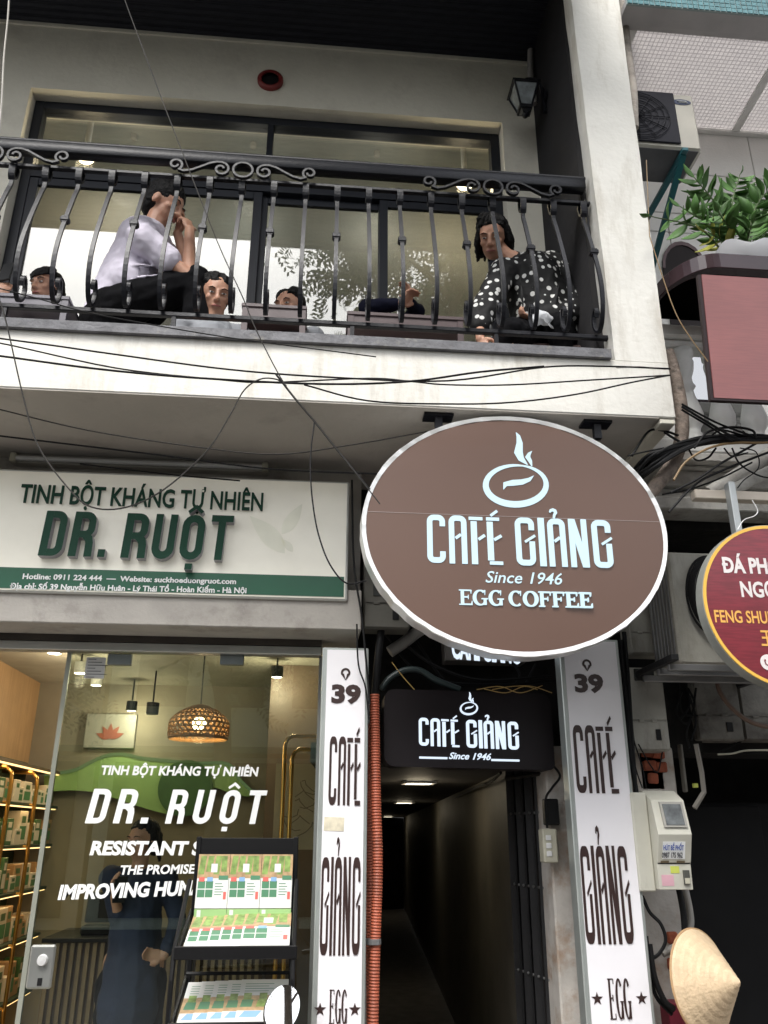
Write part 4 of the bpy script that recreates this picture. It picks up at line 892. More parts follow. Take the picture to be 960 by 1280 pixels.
# stems: pixel end points with a depth, number of leaf pairs, bend
STEMS = [((908, 300), (868, 222), 3.45, 11, lm), ((912, 300), (925, 218), 3.55, 12, lm), ((930, 305), (975, 225), 3.4, 12, lm), ((925, 305), (955, 245), 3.65, 10, lm), ((890, 305), (812, 270), 3.3, 5, lm),
         ((895, 304), (850, 258), 3.42, 7, lm), ((905, 302), (898, 265), 3.3, 7, lm), ((920, 305), (985, 262), 3.5, 10, lm), ((900, 305), (885, 290), 3.4, 4, lmy), ((898, 304), (868, 290), 3.35, 4, lm),
         ((915, 300), (905, 245), 3.6, 8, lm), ((935, 308), (968, 285), 3.45, 7, lm), ((925, 308), (940, 280), 3.3, 6, lm), ((915, 306), (870, 245), 3.62, 7, lm), ((905, 306), (915, 270), 3.5, 7, lm), ((925, 300), (960, 260), 3.7, 8, lm)]
for k, (p0, p1, Y, n, me) in enumerate(STEMS[:9]+STEMS[11:14]):
    a = pc+Vector(((p0[0]-915)*.0012, random.uniform(-.04, .04), .0)); e = P(p1[0], p1[1], Y); mid = (a+e)/2+Vector(((a.x-e.x)*.12, -.0, (e-a).length*.14))
    pts = smooth_path([a, mid, e], 8); b = MB(); b.tube(pts, [.007*(1-.6*i/(len(pts)-1)) for i in range(len(pts))], 6); b.build('stem', stemm, plant, smooth=True)
    for i in range(n):
        t = .3+.7*i/(n-1) if n > 4 else .45+.55*i/(n-1); q = t*(len(pts)-1); j = min(int(q), len(pts)-2); p = pts[j].lerp(pts[j+1], q-j); tan = (pts[j+1]-pts[j]).normalized()
        view = (CAM-p).normalized(); side = tan.cross(view).normalized()
        for s in (-1, 1):
            if i == n-1 and s == 1: continue
            d = (tan*(.75 if i < n-1 else 1.6)+side*s*(.95 if i < n-1 else .1)+Vector((random.uniform(-.25, .25), random.uniform(-.45, .45), random.uniform(-.2, .2)))).normalized()
            up = (view*.5+Vector((0, 0, .6))+Vector((random.uniform(-.6, .6), random.uniform(-.6, .6), random.uniform(-.3, .3)))).normalized(); xx = d.cross(up).normalized(); up = xx.cross(d)
            o = bpy.data.objects.new('leaf', me); COL.objects.link(o); o.parent = plant
            sc = 1.38*random.uniform(.8, 1.15)*(.75+.35*math.sin(math.pi*t)); o.matrix_local = Matrix.Translation(p-Vector(plant['_w'])) @ Matrix((xx, d, up)).transposed().to_4x4() @ Matrix.Scale(sc, 4)
# ------------------------------------------------------------------ pink panel sign
YPk = 3.2; pink = pm('pink_wood_grain_board', (.24, .074, .068), .42, var=.12, scale=3, coat=.3, wave=((3, 3, 45), 3, .35, (.17, .05, .052)))
a0, a1 = P(877, 343, YPk), P(893, 497, YPk); pk = thing('pink_board', 'large pink wood-grained board hanging in front of the white balustrade', 'board', (a0.x, YPk, a1.z))
xl2 = (a0.x+a1.x)/2
b = MB(); b.hexa([(a1.x, YPk, a1.z), (xl2+1.3, YPk, a1.z), (xl2+1.3, YPk+.02, a1.z), (a1.x, YPk+.02, a1.z)], [(a0.x, YPk, a0.z), (xl2+1.3, YPk, a0.z), (xl2+1.3, YPk+.02, a0.z), (a0.x, YPk+.02, a0.z)]); b.build('board', pink, pk)
b = MB(); b.hexa([(a1.x-.018, YPk+.002, a1.z-.012), (xl2+1.31, YPk+.002, a1.z-.012), (xl2+1.31, YPk+.025, a1.z-.012), (a1.x-.018, YPk+.025, a1.z-.012)], [(a1.x-.018, YPk+.002, a1.z-.001), (xl2+1.31, YPk+.002, a1.z-.001), (xl2+1.31, YPk+.025, a1.z-.001), (a1.x-.018, YPk+.025, a1.z-.001)])
b.hexa([(a1.x-.018, YPk+.004, a1.z), (a1.x-.001, YPk+.004, a1.z), (a1.x-.001, YPk+.025, a1.z), (a1.x-.018, YPk+.025, a1.z)], [(a0.x-.018, YPk+.004, a0.z), (a0.x-.001, YPk+.004, a0.z), (a0.x-.001, YPk+.025, a0.z), (a0.x-.018, YPk+.025, a0.z)]); b.build('edge_frame', pm('dark_red_edge', (.02, .01, .011), .5, spec=.3), pk)
# ------------------------------------------------------------------ balustrade
YBl = 3.85; bst = pm('grey_white_balustrade_paint', (.72, .73, .71), .7, var=.08, c2=(.55, .55, .53), c2amt=.35, c2scale=5, bump=.25)
zr = P(850, 426, YBl).z; zb0 = P(870, 556, YBl).z
bal = thing('balustrade', 'grey-white balustrade with turned balusters behind the pink board', 'balustrade', (2, YBl, zb0))
b = MB(); b.rbox(Xn0-.35, Xn1, YBl-.09, YBl+.09, zr-.03, zr+.05, .012); b.rbox(Xn0-.35, Xn1, YBl-.06, YBl+.06, zr-.07, zr-.031, .01); b.build('top_rail', bst, bal)
b = MB(); b.rbox(Xn0-.35, Xn1, YBl-.072, YBl+.09, zb0-.08, zb0, .01); b.build('plinth', bst, bal)
H_ = zr-.07-zb0
prof = [(.058, 0), (.058, .03), (.035, .05), (.05, .09), (.04, .12), (.045, .16), (.066, .22), (.07, .3), (.058, .38), (.04, .5), (.034, .56), (.05, .6), (.038, .64), (.036, .7), (.052, .78), (.058, .86), (.05, .9), (.062, .93), (.062, 1)]
bx = P(860, 500, YBl).x; d_ = P(900, 505, YBl).x-P(860, 500, YBl).x
f = None
for k in range(-1, 6):
    x = bx+d_*k
    if f is None: b = MB(); b.lathe([(r, h*H_) for r, h in prof], (x, YBl, zb0), 20); f = b.build('baluster', bst, bal, smooth=2); fx = x
    else: o = f.copy(); COL.objects.link(o); o.location.x += x-fx
# floor slab and cornice under the balustrade
corn = thing('cornice', 'stained white stepped cornice under the balustrade and cable bundle', 'cornice', (2, 3.9, zb0-.3)); cm_ = pm('stained_white_moulding', (.5, .49, .46), .8, var=.15, c2=(.22, .2, .18), c2amt=.42, c2scale=6, bump=.5, bscale=25)
zz = zb0-.08; x0 = P(832, 600, 3.7).x
for k, (dy, h, dx) in enumerate(((.0, .05, .0), (.05, .02, .02), (.08, .09, .05), (.12, .03, .04), (.1, .04, .03), (.06, .07, -.02))):
    b = MB(); b.rbox(x0+dx, Xn1, YBl-.075+dy, YF+.25, zz-h, zz-.0015, .006); b.build('moulding', cm_, corn); zz -= h
zbot = zz
b = MB(); a = P(890, 612, 3.6); c = P(975, 560, 3.6)
b.tube([P(886, 618, 3.66), P(925, 596, 3.66), P(980, 562, 3.66)], [.04, .05, .055], 10); b.tube([P(900, 622, 3.6), P(940, 600, 3.6), P(990, 576, 3.6)], .03, 10); b.build('brace_moulding', cm_, corn, smooth=True)
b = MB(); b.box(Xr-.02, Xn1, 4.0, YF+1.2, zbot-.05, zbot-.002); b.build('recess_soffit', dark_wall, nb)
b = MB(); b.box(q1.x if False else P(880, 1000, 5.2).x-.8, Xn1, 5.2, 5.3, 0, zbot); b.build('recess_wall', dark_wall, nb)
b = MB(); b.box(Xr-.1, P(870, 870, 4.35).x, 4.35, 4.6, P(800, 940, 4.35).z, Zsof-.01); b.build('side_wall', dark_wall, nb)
dp = pm('grey_door_panel', (.009, .009, .0095), .8, spec=.15, var=.15)
b = MB(); a = P(862, 1003, 4.9); c = P(990, 1003, 4.9); b.rbox(a.x-.2, c.x+.8, 4.9, 4.95, 0, a.z, .004); b.build('door_panel', dp, nb)
b = MB(); b.rbox(a.x-.2, P(948, 1003, 4.87).x, 4.87, 4.899, 0, a.z-.02, .004); b.build('door_panel', dp, nb)
# grimy wall of boxes and the strip under the AC
meter(868, 925, 838, 925, 4.3, 'wide dirty electric box at the left end of the dark recess', mat=pm('dark_dirty_box', (.2, .19, .165), .7, var=.3, c2=(.08, .07, .06), c2amt=.45, c2scale=8, bump=.3))
meter(926, 985, 845, 925, 4.32, 'dirty electric box under the red round sign', mat=MATS['dark_dirty_box'])
b = MB(); a = P(862, 925, 4.4); b.box(a.x, Xn1, 4.45, 4.8, a.z-.06, P(862, 830, 4.4).z); b.build('box_backing', dark_wall, nb)
# ------------------------------------------------------------------ lower air conditioner
YC = 3.75; ac2 = thing('air_conditioner', 'grimy grey condenser hung beside the red round sign, cables coiled on its face', 'air conditioner', P(865, 828, YC))
acg = pm('grimy_ac_paint', (.33, .32, .28), .55, var=.18, c2=(.16, .15, .12), c2amt=.4, c2scale=7, streak=4, bump=.2)
fl = P(851, 830, YC); zt2 = P(851, 690, YC).z; z0 = fl.z; xf = fl.x
b = MB(); b.rbox(xf, xf+.75, YC, YC+.3, z0, zt2, .012); b.build('case', acg, ac2)
b = MB()
for k in range(7): b.rbox(xf-.006, xf-.0005, YC+.03+k*.037, YC+.05+k*.037, z0+.02, zt2-.02, .002)
b.build('side_fins', steel, ac2)
cc = P(893, 745, YC-.03); b = MB()
for k in range(6):
    r = .15-.007*k; ph = k*1.3
    b.tube([cc+Vector((r*(.92)*math.cos(2*math.pi*i/36)+.004*math.sin(ph), -.012*k*.6-.004*math.sin(3*i/36*6.28+ph), r*1.35*math.sin(2*math.pi*i/36))) for i in range(37)], .006, 6, cap=False)
tag(b.build('cable_coil', bl, smooth=True), 'coil of black cable hanging on the grimy condenser behind the round sign', 'cable')
fr_ = thing('steel_frame', 'dark steel angle frame carrying the grimy condenser', 'frame', P(840, 838, 3.9))
b = MB(); z = P(850, 836, 3.8).z
for y in (3.68, 3.8, 3.98): b.rbox(P(812, 830, 3.9).x, Xn1-2, y, y+.03, z-.03+.0, z, .003); 
b.build('cross_bar', steel, fr_)
for x in (P(812, 830, 3.9).x, P(850, 830, 3.9).x+.5):
    b = MB(); b.rbox(x-.02, x+.015, 3.6, 4.35, z+.001, z+.03, .003); b.build('side_bar', gatem, fr_)
# beige batten fixture with bracket post for the round sign
YX = 3.45
bt = thing('batten_light', 'dirty cream light batten below the cornice on the right', 'lamp', P(870, 617, YX))
a = P(869, 617, YX); b = MB(); b.rbox(a.x, a.x+1.3, YX, YX+.05, a.z-.022, a.z+.024, .004); b.build('fitting', pm('dirty_cream_metal', (.5, .44, .37), .5, var=.12), bt)
# ------------------------------------------------------------------ round red sign
YRs = 3.36; rc = P(978, 761, YRs); rr_ = abs(rc.x-P(880, 761, YRs).x)
zt3 = P(975, 657, YRs).z; zb3 = P(975, 862, YRs).z; rh = (zt3-zb3)/2; rc.z = (zt3+zb3)/2
rsn = thing('round_sign', 'round dark red light box with a yellow rim at the right edge of view', 'sign', (rc.x, YRs, zb3))
redw = pm('red_wood_print', (.22, .016, .028), .35, var=.15, scale=4, coat=.3, wave=((4, 4, 40), 3, .6, (.12, .008, .014)))
yel = pm('yellow_rim_print', (.85, .5, .08), .4, var=.05)
def disc(name, r0, r1, y0, y1, mat):
    b = MB(); b.lathe([(0, y0*-1+0), (1, y0*-1+0)], (0, 0, 0), 64, 'Y', cap=False) if False else None
    n = 72; vs = []
    for (r, y) in ((r0, y0), (r1, y0), (r1, y1), (r0, y1)):
        vs += [(rc.x+rr_*r*math.cos(2*math.pi*i/n), y, rc.z+rh*r*math.sin(2*math.pi*i/n)) for i in range(n)]
    b.add(vs, [(k*n+i, k*n+(i+1) % n, ((k+1) % 4)*n+(i+1) % n, ((k+1) % 4)*n+i) for k in range(4) for i in range(n)]); return b.build(name, mat, rsn)
disc('case', .02, 1.0, YRs+.002, YRs+.065, pm('grey_sign_side', (.33, .34, .31), .5, metal=.2, var=.15))
disc('face', .002, .952, YRs-.002, YRs+.001, redw); disc('yellow_ring', .953, .99, YRs-.003, YRs+.0015, yel)
wpr = pm('white_letter_print', (.8, .74, .72), .4, var=0); ypr = pm('yellow_letter_print', (.85, .45, .1), .4, var=0)
Yq = YRs-.003
def rt(body, x0, x1, base, cap, mat, bold=.03): plane_text('lettering', body, x0, x1, base, cap, Yq, .0015, mat, rsn, bold=bold)
rt('DÁ PHONG', 904.5, 1005, 715, 695, wpr, .04)
q_ = P(905.5, 705.5, Yq); b = MB(); b.box(q_.x-.012, q_.x+.014, Yq-.0022, Yq-.0006, q_.z-.006, q_.z+.006); b.build('lettering', wpr, rsn); rt('NGỌC', 927, 985, 745.5, 725.5, wpr, .03); rt('FENG SHUI', 894, 963, 777.5, 761.5, ypr, .02); rt('玉', 952, 968, 806, 789, ypr, .02)
pc_ = P(960, 828, Yq); b = MB(); b.lathe([(0, 0), (.034, 0), (.034, .0012), (0, .0012)], pc_, 24, 'Y', cap=False); b.build('phone_disc', wpr, rsn)
strokes('phone_icon', [(arc(.2, .2, 1, 170, 280, 10), .22), ([(-.85, .55), (-.55, .4)], .4), ([(.3, -.9), (.5, -.6)], .4)], lambda u, v, d: Vector((pc_.x+u*.018, Yq-.0015-d, pc_.z+v*.018)), .0015, redw, rsn)
a = P(914, 616, YRs+.06); b = MB(); e = P(914, 668, YRs+.06); b.rbox(a.x-.016, a.x+.016, YRs+.04, YRs+.088, e.z-.03, a.z+.05, .003); b.build('hanger', pm('galvanised_steel', (.4, .42, .42), .45, metal=.5, var=.15), rsn)
cable([(922, 662), (930, 650), (943, 645), (947, 638), (940, 625)], 3.2, .002, 'thin white wire curling above the round red sign', white_m, 'wire', cat='wire')
# ------------------------------------------------------------------ main meter box
YM = 3.85
mb = thing('meter_box', 'large cream electricity meter box with stickers above the conical hat', 'meter box', P(835, 1118, YM), 'electric boxes on the wall')
mm = pm('meter_cream', (.5, .49, .42), .5, var=.1, c2=(.3, .28, .22), c2amt=.3, c2scale=8, streak=3)
# profile in (y,z): upright lower door, upper part leaning back at the top with sloped roof
xL, xR = P(822, 1050, YM).x, P(864, 1050, YM).x
zA, zB, zC, zD, zE = [P(840, v, YM).z for v in (1113, 1079, 1043, 1000, 987)]
pf = [(YM+.04, zA), (YM+.035, zB), (YM+.03, zB+.001), (YM-.015, zC), (YM+.03, zD), (YM+.12, zE), (YM+.3, zE), (YM+.3, zA)]
b = MB(); b.prism(pf, lambda u, v: (xL, u, v), lambda u, v: (xR, u, v)); b.build('case', mm, mb, bevel=.006)
b = MB(); b.rbox(xL-.075, xL-.001, YM+.07, YM+.29, zA-.01, zE-.01, .006); b.build('side_box', mm, mb)
def slab_on(x0, x1, v0, v1, mat, name, off=.004, thick=.006):
    """plate lying on the box front between photo rows v0 (top) and v1"""
    X0, X1 = P(x0, 1050, YM).x, P(x1, 1050, YM).x
    def yz(v):
        z = P(840, v, YM).z
        for (ya, za), (yb, zb__) in zip(pf[:5], pf[1:5]):
            if min(za, zb__)-1e-6 <= z <= max(za, zb__)+1e-6 and abs(zb__-za) > 1e-4: return ya+(yb-ya)*(z-za)/(zb__-za), z
        return pf[0]
    (y0, z0), (y1, z1) = yz(v0), yz(v1)
    b = MB(); b.hexa([(X0, y1-off-thick, z1), (X1, y1-off-thick, z1), (X1, y1-off+.003, z1), (X0, y1-off+.003, z1)], [(X0, y0-off-thick, z0), (X1, y0-off-thick, z0), (X1, y0-off+.003, z0), (X0, y0-off+.003, z0)]); return b.build(name, mat, mb)
slab_on(831, 860, 1002, 1034, pm('window_frame_grey', (.3, .29, .26), .5), 'window_frame', .0, .01); slab_on(834, 857, 1005, 1031, pm('meter_window', (.09, .1, .1), .15, var=.6, scale=30), 'window', .01, .003)
slab_on(828, 856, 1052, 1074, wprint, 'sticker', .0, .0015)
slab_on(826, 841, 1094, 1108, pm('pink_sticker', (.6, .35, .4), .5), 'sticker', .0, .0015); slab_on(838, 849, 1083, 1092, pm('yellow_green_sticker', (.5, .55, .1), .5), 'sticker', .0, .0015)
slab_on(853, 860, 1088, 1106, pm('latch_grey', (.08, .08, .07), .4), 'latch', .0, .012); slab_on(853.5, 859.5, 1098, 1105, cream, 'latch_tab', .01, .004)
slab_on(823, 863, 1079, 1080.2, black_m, 'door_gap', -.002, .004)
for (x0, x1) in ((826, 836), (846, 856)): slab_on(x0, x1, 1076, 1079, pm('hinge_rust', (.2, .16, .1), .7), 'hinge', .0, .005)
blueink = pm('blue_ink', (.03, .08, .35), .5); inkm = pm('black_ink', (.02, .02, .03), .5)
def flat_txt(body, x0, x1, base, cap, mat, dy):
    a = P(x0, base, YM); e = P(x1, base, YM); c = P(x0, cap, YM); z_ = a.z
    yy = YM+.03+(-.045)*((z_-zB)/(zC-zB)) if z_ < zC else YM-.015+.045*((z_-zC)/(zD-zC))
    lettering('lettering', body, Vector((a.x, yy-dy, a.z)), Vector((e.x-a.x, 0, 0)), Vector((0, -.4*(c.z-a.z)*.9, c.z-a.z)), .001, mat, mb, bold=.03)
flat_txt('HÚT BỂ PHỐT', 829.5, 855, 1062.5, 1056, blueink, .006); flat_txt('0987 175 962', 829, 855, 1072, 1065, inkm, .006)
# pipes and cables round the box
cable([(856, 1110), (862, 1140), (862, 1160), (850, 1180), (828, 1192)], 4.05, .017, 'grey hose curving out under the large meter box', greyp, 'hose', cat='hose', n=10)
cable([(848, 1108), (854, 1140), (856, 1165)], 4.02, .015, 'thick black cable dropping from the large meter box', n=8)
cable([(803, 1120), (812, 1140), (826, 1155), (832, 1175), (824, 1192), (812, 1200)], 3.98, .008, 'black cable loop under the large meter box')
cable([(812, 1180), (818, 1220), (830, 1250), (843, 1262)], 3.97, .013, 'fat black cable sagging beside the right upright sign')
cable([(808, 1170), (812, 1210), (820, 1245), (840, 1268)], 4.0, .009, 'second black cable sagging beside the right upright sign')
for k, pts in enumerate([[(775, 800), (782, 870), (788, 940), (797, 1000)], [(780, 790), (785, 850), (790, 930), (796, 1010)]]):
    cable(pts, 4.0, .012, ['left', 'right'][k]+' one of two black cables running down the edge of the right upright sign', n=8)
for k, pts in enumerate([[(792, 925), (803, 960), (808, 985)], [(798, 930), (812, 955), (822, 965), (828, 940)], [(790, 940), (796, 965), (803, 985)]]):
    cable(pts, 4.02, .0035, ['thin black wire hanging before the orange brick patch', 'thin black wire looping over the orange brick patch', 'thin black wire left of the orange brick patch'][k], name='wire', cat='wire')
for k, pts in enumerate([[(852, 865), (845, 890), (858, 905), (868, 880), (860, 860)], [(856, 850), (862, 880), (850, 900)], [(870, 860), (866, 890), (858, 915), (862, 935)], [(848, 850), (852, 890), (872, 895)], [(862, 870), (870, 900), (864, 925)]]):
    cable(pts, 4.1, .006, ['looped', 'short', 'long hanging', 'crossing', 'bowed'][k]+' black cable in the tangle below the condenser')
cable([(893, 835), (900, 865), (920, 890), (945, 905), (985, 912)], 4.15, .012, 'brown hose drooping across the dirty electric boxes', pm('brown_hose', (.17, .11, .08), .5), 'hose', cat='hose', n=8)
cable([(897, 943), (915, 942), (935, 938), (985, 938)], 4.3, .005, 'pale wire running through the dark recess', cream, 'wire', cat='wire')
cable([(900, 940), (930, 925), (950, 915), (985, 905)], 4.4, .005, 'thin black wire slanting behind the pale wire')
# vertical channel and bent bar by the meter boxes
b = MB(); a = P(850, 930, 4.2); e = P(863, 990, 4.2); b.rbox(a.x, e.x-.01, 4.2, 4.24, e.z, a.z, .004); tag(b.build('metal_channel', pm('dull_channel', (.14, .13, .11), .6)), 'dull metal channel beside the bent bar, right of the broken brick patch', 'channel')
b = MB(); b.tube([P(870, 930, 4.1), P(877, 965, 4.1), P(880, 990, 4.1), P(868, 1010, 4.1)], .013, 4); tag(b.build('bent_bar', pm('bent_bar_grey', (.24, .22, .19), .6)), 'bent grey flat bar hanging over the dark doorway', 'bar')
b = MB(); a = P(869, 982, 4.18); b.rbox(a.x-.012, a.x+.012, 4.17, 4.19, a.z-.01, a.z+.01, .002); tag(b.build('sticker_tag', MATS['yellow_green_sticker']), 'tiny green tag on the metal channel', 'tag')
# maroon panel at the foot of the pilaster
b = MB(); a = P(843, 1254, 4.1); b.rbox(a.x-.03, a.x+.14, 4.1, 4.2, 0, a.z, .004); tag(b.build('maroon_board', pm('maroon_board_paint', (.14, .01, .025), .5)), 'dark maroon board standing behind the conical hat', 'board')
# ------------------------------------------------------------------ conical hat, brim seen nearly edge on, tip to the right
hatm = pm('palm_leaf_hat', (.66, .5, .32), .65, var=.12, scale=22, c2=(.52, .37, .21), c2amt=.28, c2scale=16, bump=.4, bscale=90)
tip = P(928, 1161, 3.72); bt_ = P(868, 1160, 4.0); btm = P(880, 1296, 3.95)
c1 = P(868, 1161, 3.98); c2_ = P(886, 1300, 3.9); cen = (c1+c2_)/2+Vector((-.0, 0, 0)); up_ = (c1-c2_).normalized(); Rh = (c1-c2_).length/2
ax = (P(926, 1258 if False else 1232, 3.72)-cen); ax = (ax-up_*ax.dot(up_)).normalized(); Hh = .235
P_tip = P(928, 1163+75, 3.78)
ax = (P(926.5, 1234, 3.78)-cen); ax = (ax-up_*ax.dot(up_)); Hh = ax.length; ax.normalize(); sd_ = ax.cross(up_).normalized()
hat = thing('conical_hat', 'pale palm-leaf conical hat hanging on its side at the bottom right', 'hat', c2_)
b = MB(); n = 48; k = 16; vs = []; 
for i in range(k+1):
    t = i/k; r = Rh*(1-t)+.001; r += .0035*(i % 2)
    for j in range(n):
        a = 2*math.pi*j/n; vs.append(cen+ax*(Hh*t)+(up_*math.cos(a)+sd_*math.sin(a))*r*(1+.004*(j % 2)))
m_ = len(vs); vs += [cen+ax*(Hh*(i/k)-.006)+(up_*math.cos(2*math.pi*j/n)+sd_*math.sin(2*math.pi*j/n))*Rh*(1-i/k)*.98 for i in range(k+1) for j in range(n)]
fs = [(i*n+j, i*n+(j+1) % n, (i+1)*n+(j+1) % n, (i+1)*n+j) for i in range(k) for j in range(n)]+[(m_+i*n+j, m_+(i+1)*n+j, m_+(i+1)*n+(j+1) % n, m_+i*n+(j+1) % n) for i in range(k) for j in range(n)]+[(j, m_+j, m_+(j+1) % n, (j+1) % n) for j in range(n)]
b.add(vs, fs); b.build('leaf_cone', hatm, hat)
b = MB(); b.tube([cen+(up_*math.cos(2*math.pi*j/n)+sd_*math.sin(2*math.pi*j/n))*Rh for j in range(n+1)], .005, 6, cap=False); b.build('brim', pm('bamboo_rim', (.45, .28, .14), .6), hat)
# ------------------------------------------------------------------ glass shopfront
shop = thing('shopfront', 'glass shopfront with white DR. RUỘT lettering under the cream and green sign', 'shopfront', (-1.5, YG, 0))
alu = pm('aluminium_track', (.5, .51, .5), .35, metal=.6, var=.1)
xg0 = P(58, 1045, YG).x; xg1 = P(398, 1045, YG).x
zg1 = P(220, 818, YG).z
b = MB(); b.rbox(XL, P(402, 815, YG).x, YG-.05, YG+.03, zg1+.002, zhd-.005, .003); b.build('header_track', alu, shop)
b = MB(); b.box(P(392, 1045, YG).x, P(401, 1045, YG).x, YG-.03, YG+.05, 0, zg1); b.build('jamb', pm('jamb_dark', (.16, .17, .16), .5), shop)
shopglass = glass('shop_glass', (.84, .9, .86), .9, .08)
# door leaf's free edge leans with the lens only: it is a plain vertical sheet
b = MB(); b.box(xg0, xg1, YG, YG+.01, .02, zg1); door = b.build('glass_door', shopglass, shop)
b = MB(); b.box(xg0-.022, xg0-.0005, YG-.004, YG+.014, .02, zg1); b.build('edge_strip', pm('door_edge_strip', (.3, .31, .26), .3, metal=.3), door)
lk0, lk1 = P(33, 1181, YG-.01), P(61, 1236, YG-.01); lxx = xg0+.005
b = MB(); b.rbox(lxx, lxx+.11, YG-.022, YG-.0015, lk1.z, lk0.z, .008); b.build('lock', pm('brushed_lock', (.45, .46, .44), .3, metal=.8), door)
b = MB(); b.lathe([(0, .02), (.02, .018), (.024, 0)], (lxx+.06, YG-.022, lk0.z-.06), 20, 'Y'); b.build('lock_cylinder', chrome, door)
b = MB(); b.box(lxx+.05, lxx+.07, YG-.0245, YG-.0225, lk0.z-.16, lk0.z-.13); b.build('keyhole', black_m, door)
a, c = P(105, 848, YG), P(133, 822, YG); b = MB(); b.box(a.x, c.x, YG-.003, YG-.0008, a.z, c.z); b.build('paper_notice', pm('thin_paper', (.5, .5, .48), .7), door)
for k in range(7):
    b = MB(); z = c.z-.012-k*.015; b.box(a.x+.01, a.x+.05+.03*((k*7) % 3), YG-.0042, YG-.0032, z, z+.003); b.build('print_line', inkm, door)
for px in (150, 290, ):
    q = P(px, 824, YG); b = MB(); b.rbox(q.x-.06, q.x+.06, YG-.012, YG+.022, q.z-.03, q.z+.025, .003); b.build('glass_clamp', pm('clamp_grey', (.2, .22, .22), .3, metal=.6), door)
Yt_ = YG-.0008
def gt(body, x0, x1, base, cap, bold, shear=0, base2=None): plane_text('lettering', body, x0, x1, base, cap, Yt_, .0012, wprint, door, bold=bold, shear=shear, base2=base2)
gt('TINH BỘT KHÁNG TỰ NHIÊN', 126, 323, 968, 956, .035, .12, 970)
def block(st, u1, x0, x1, base, cap, y, sh, th, mat, par, name='lettering'):
    a = P(x0, base, y); e = P(x1, base, y); c = P(x0, cap, y)
    return strokes(name, st, lambda u, v, d: Vector((a.x+(u/u1)*(e.x-a.x)+sh*v*(c.z-a.z), y-d, a.z+v*(c.z-a.z))), th, mat, par)
block(bl_D(0)+bl_R(.72)+[([(1.43, .085), (1.62, .085)], .17)], 1.62, 106, 184, 1029, 986, YG-.0005, .16, .0012, wprint, door)
block(bl_R(0)+bl_U(.74)+bl_O(1.5)+CIRC(1.5)+BDOT(1.47)+bl_T(2.24), 2.74, 206, 326, 1029.5, 987, YG-.0005, .16, .0012, wprint, door)
gt('RESISTANT STARCH', 112, 332, 1068, 1050, .045, .12); gt('THE PROMISE OF', 150, 268, 1093, 1081, .03, .12, 1091)
gt('IMPROVING HUMAN', 72, 270, 1124, 1105, .045, .12, 1117)
# ------------------------------------------------------------------ shop interior
wood = pm('warm_wood_panel', (.42, .27, .14), .5, var=.1, wave=((30, 30, 1.2), 2, .5, (.3, .18, .09)))
shopw = pm('taupe_shop_wall', (.27, .245, .19), .8, var=.06)
xs0 = -2.62; Yb = 8.4; Zc = 2.95; xs1 = xa0-.13
b = MB(); b.box(xs0-.1, xs0, YG+.35, Yb, .0, Zc); b.build('shop_side_wall', wood, bld)
b = MB(); b.box(xs0, xs1, Yb, Yb+.1, .0, Zc); b.build('shop_back_wall', shopw, bld)
b = MB(); b.box(xs1-.0, xs1+.1, 4.6, Yb, .0, Zc); b.build('shop_right_wall', shopw, bld)
b = MB(); b.box(xs0-.1, xs1+.1, YG+.31, Yb+.1, Zc, Zc+.05); b.build('shop_ceiling', pm('shop_ceiling_paint', (.36, .34, .28), .8), bld)
b = MB(); b.box(xs0, xs1, YG+.05, Yb, .013, .02); b.build('shop_floor', pm('shop_floor_tile', (.3, .27, .22), .3), bld)
b = MB(); b.box(XL, xs0-.101, YG+.3, YG+.5, 0, zbeam); b.build('front_wall', plaster_in, bld)
darkwood = pm('dark_wood', (.09, .055, .035), .5, var=.2)
b = MB(); a = P(335, 925, 7.2); b.box(a.x, xs1, 7.2, 7.3, .0, Zc-.001); b.build('shop_partition', pm('brown_partition', (.14, .1, .07), .5), bld)
# shelving on the left wall
gold = pm('brass_tube', (.62, .36, .1), .28, metal=1, var=.1)
led = emit('led_strip', (1, .62, .25), 1.0)
sh = thing('display_shelf', 'brass-framed display shelving full of green and white boxes inside the shop on the left', 'shelf', (xs0+.2, 6, 0))
dsh = pm('shelf_dark_green', (.02, .045, .025), .5)
b = MB(); b.box(xs0+.002, xs0+.012, YG+.4, Yb-.05, .1, 2.2); b.build('back_panel', dsh, sh)
SZ = [.35, .78, 1.15, 1.5, 1.82, 2.12]
for k, z in enumerate(SZ):
    b = MB(); b.rbox(xs0+.013, xs0+.34, YG+.4, Yb-.06, z-.025, z, .003); b.build('shelf_board', dsh if k < 5 else darkwood, sh)
    b = MB(); b.box(xs0+.3, xs0+.33, YG+.42, Yb-.08, z-.034, z-.0255); b.build('led_strip', led, sh)
    if k % 1 == 0:
        l = bpy.data.lights.new('led_light', 'AREA'); l.shape = 'RECTANGLE'; l.size = .03; l.size_y = 3.6; l.energy = .9; l.color = (1, .66, .32)
        lo = bpy.data.objects.new('led_light', l); COL.objects.link(lo); lo.parent = sh; lo.location = Vector((xs0+.31, 6.3, z-.04))-Vector(sh['_w'])
for y in (4.9, 5.55, 6.2, 6.85, 7.5):
    x = xs0+.38; b = MB(); b.tube([(x, y, .05), (x, y, 1.95), (x-.01, y, 2.02), (x-.05, y, 2.06), (x-.3, y, 2.07)], .016, 10); b.build('brass_post', gold, sh, smooth=True)
    for z in SZ[:-1]:
        b = MB(); b.tube([(x, y, z-.012), (x-.04, y, z-.012)], .01, 6); b.build('brass_arm', gold, sh)
random.seed(21)
bxm = [pm('product_white', (.6, .56, .45), .5, var=.08), pm('product_green', (.05, .13, .05), .5, var=.2), pm('product_kraft', (.4, .26, .13), .6, var=.15), pm('product_label_green', (.06, .2, .08), .5)]
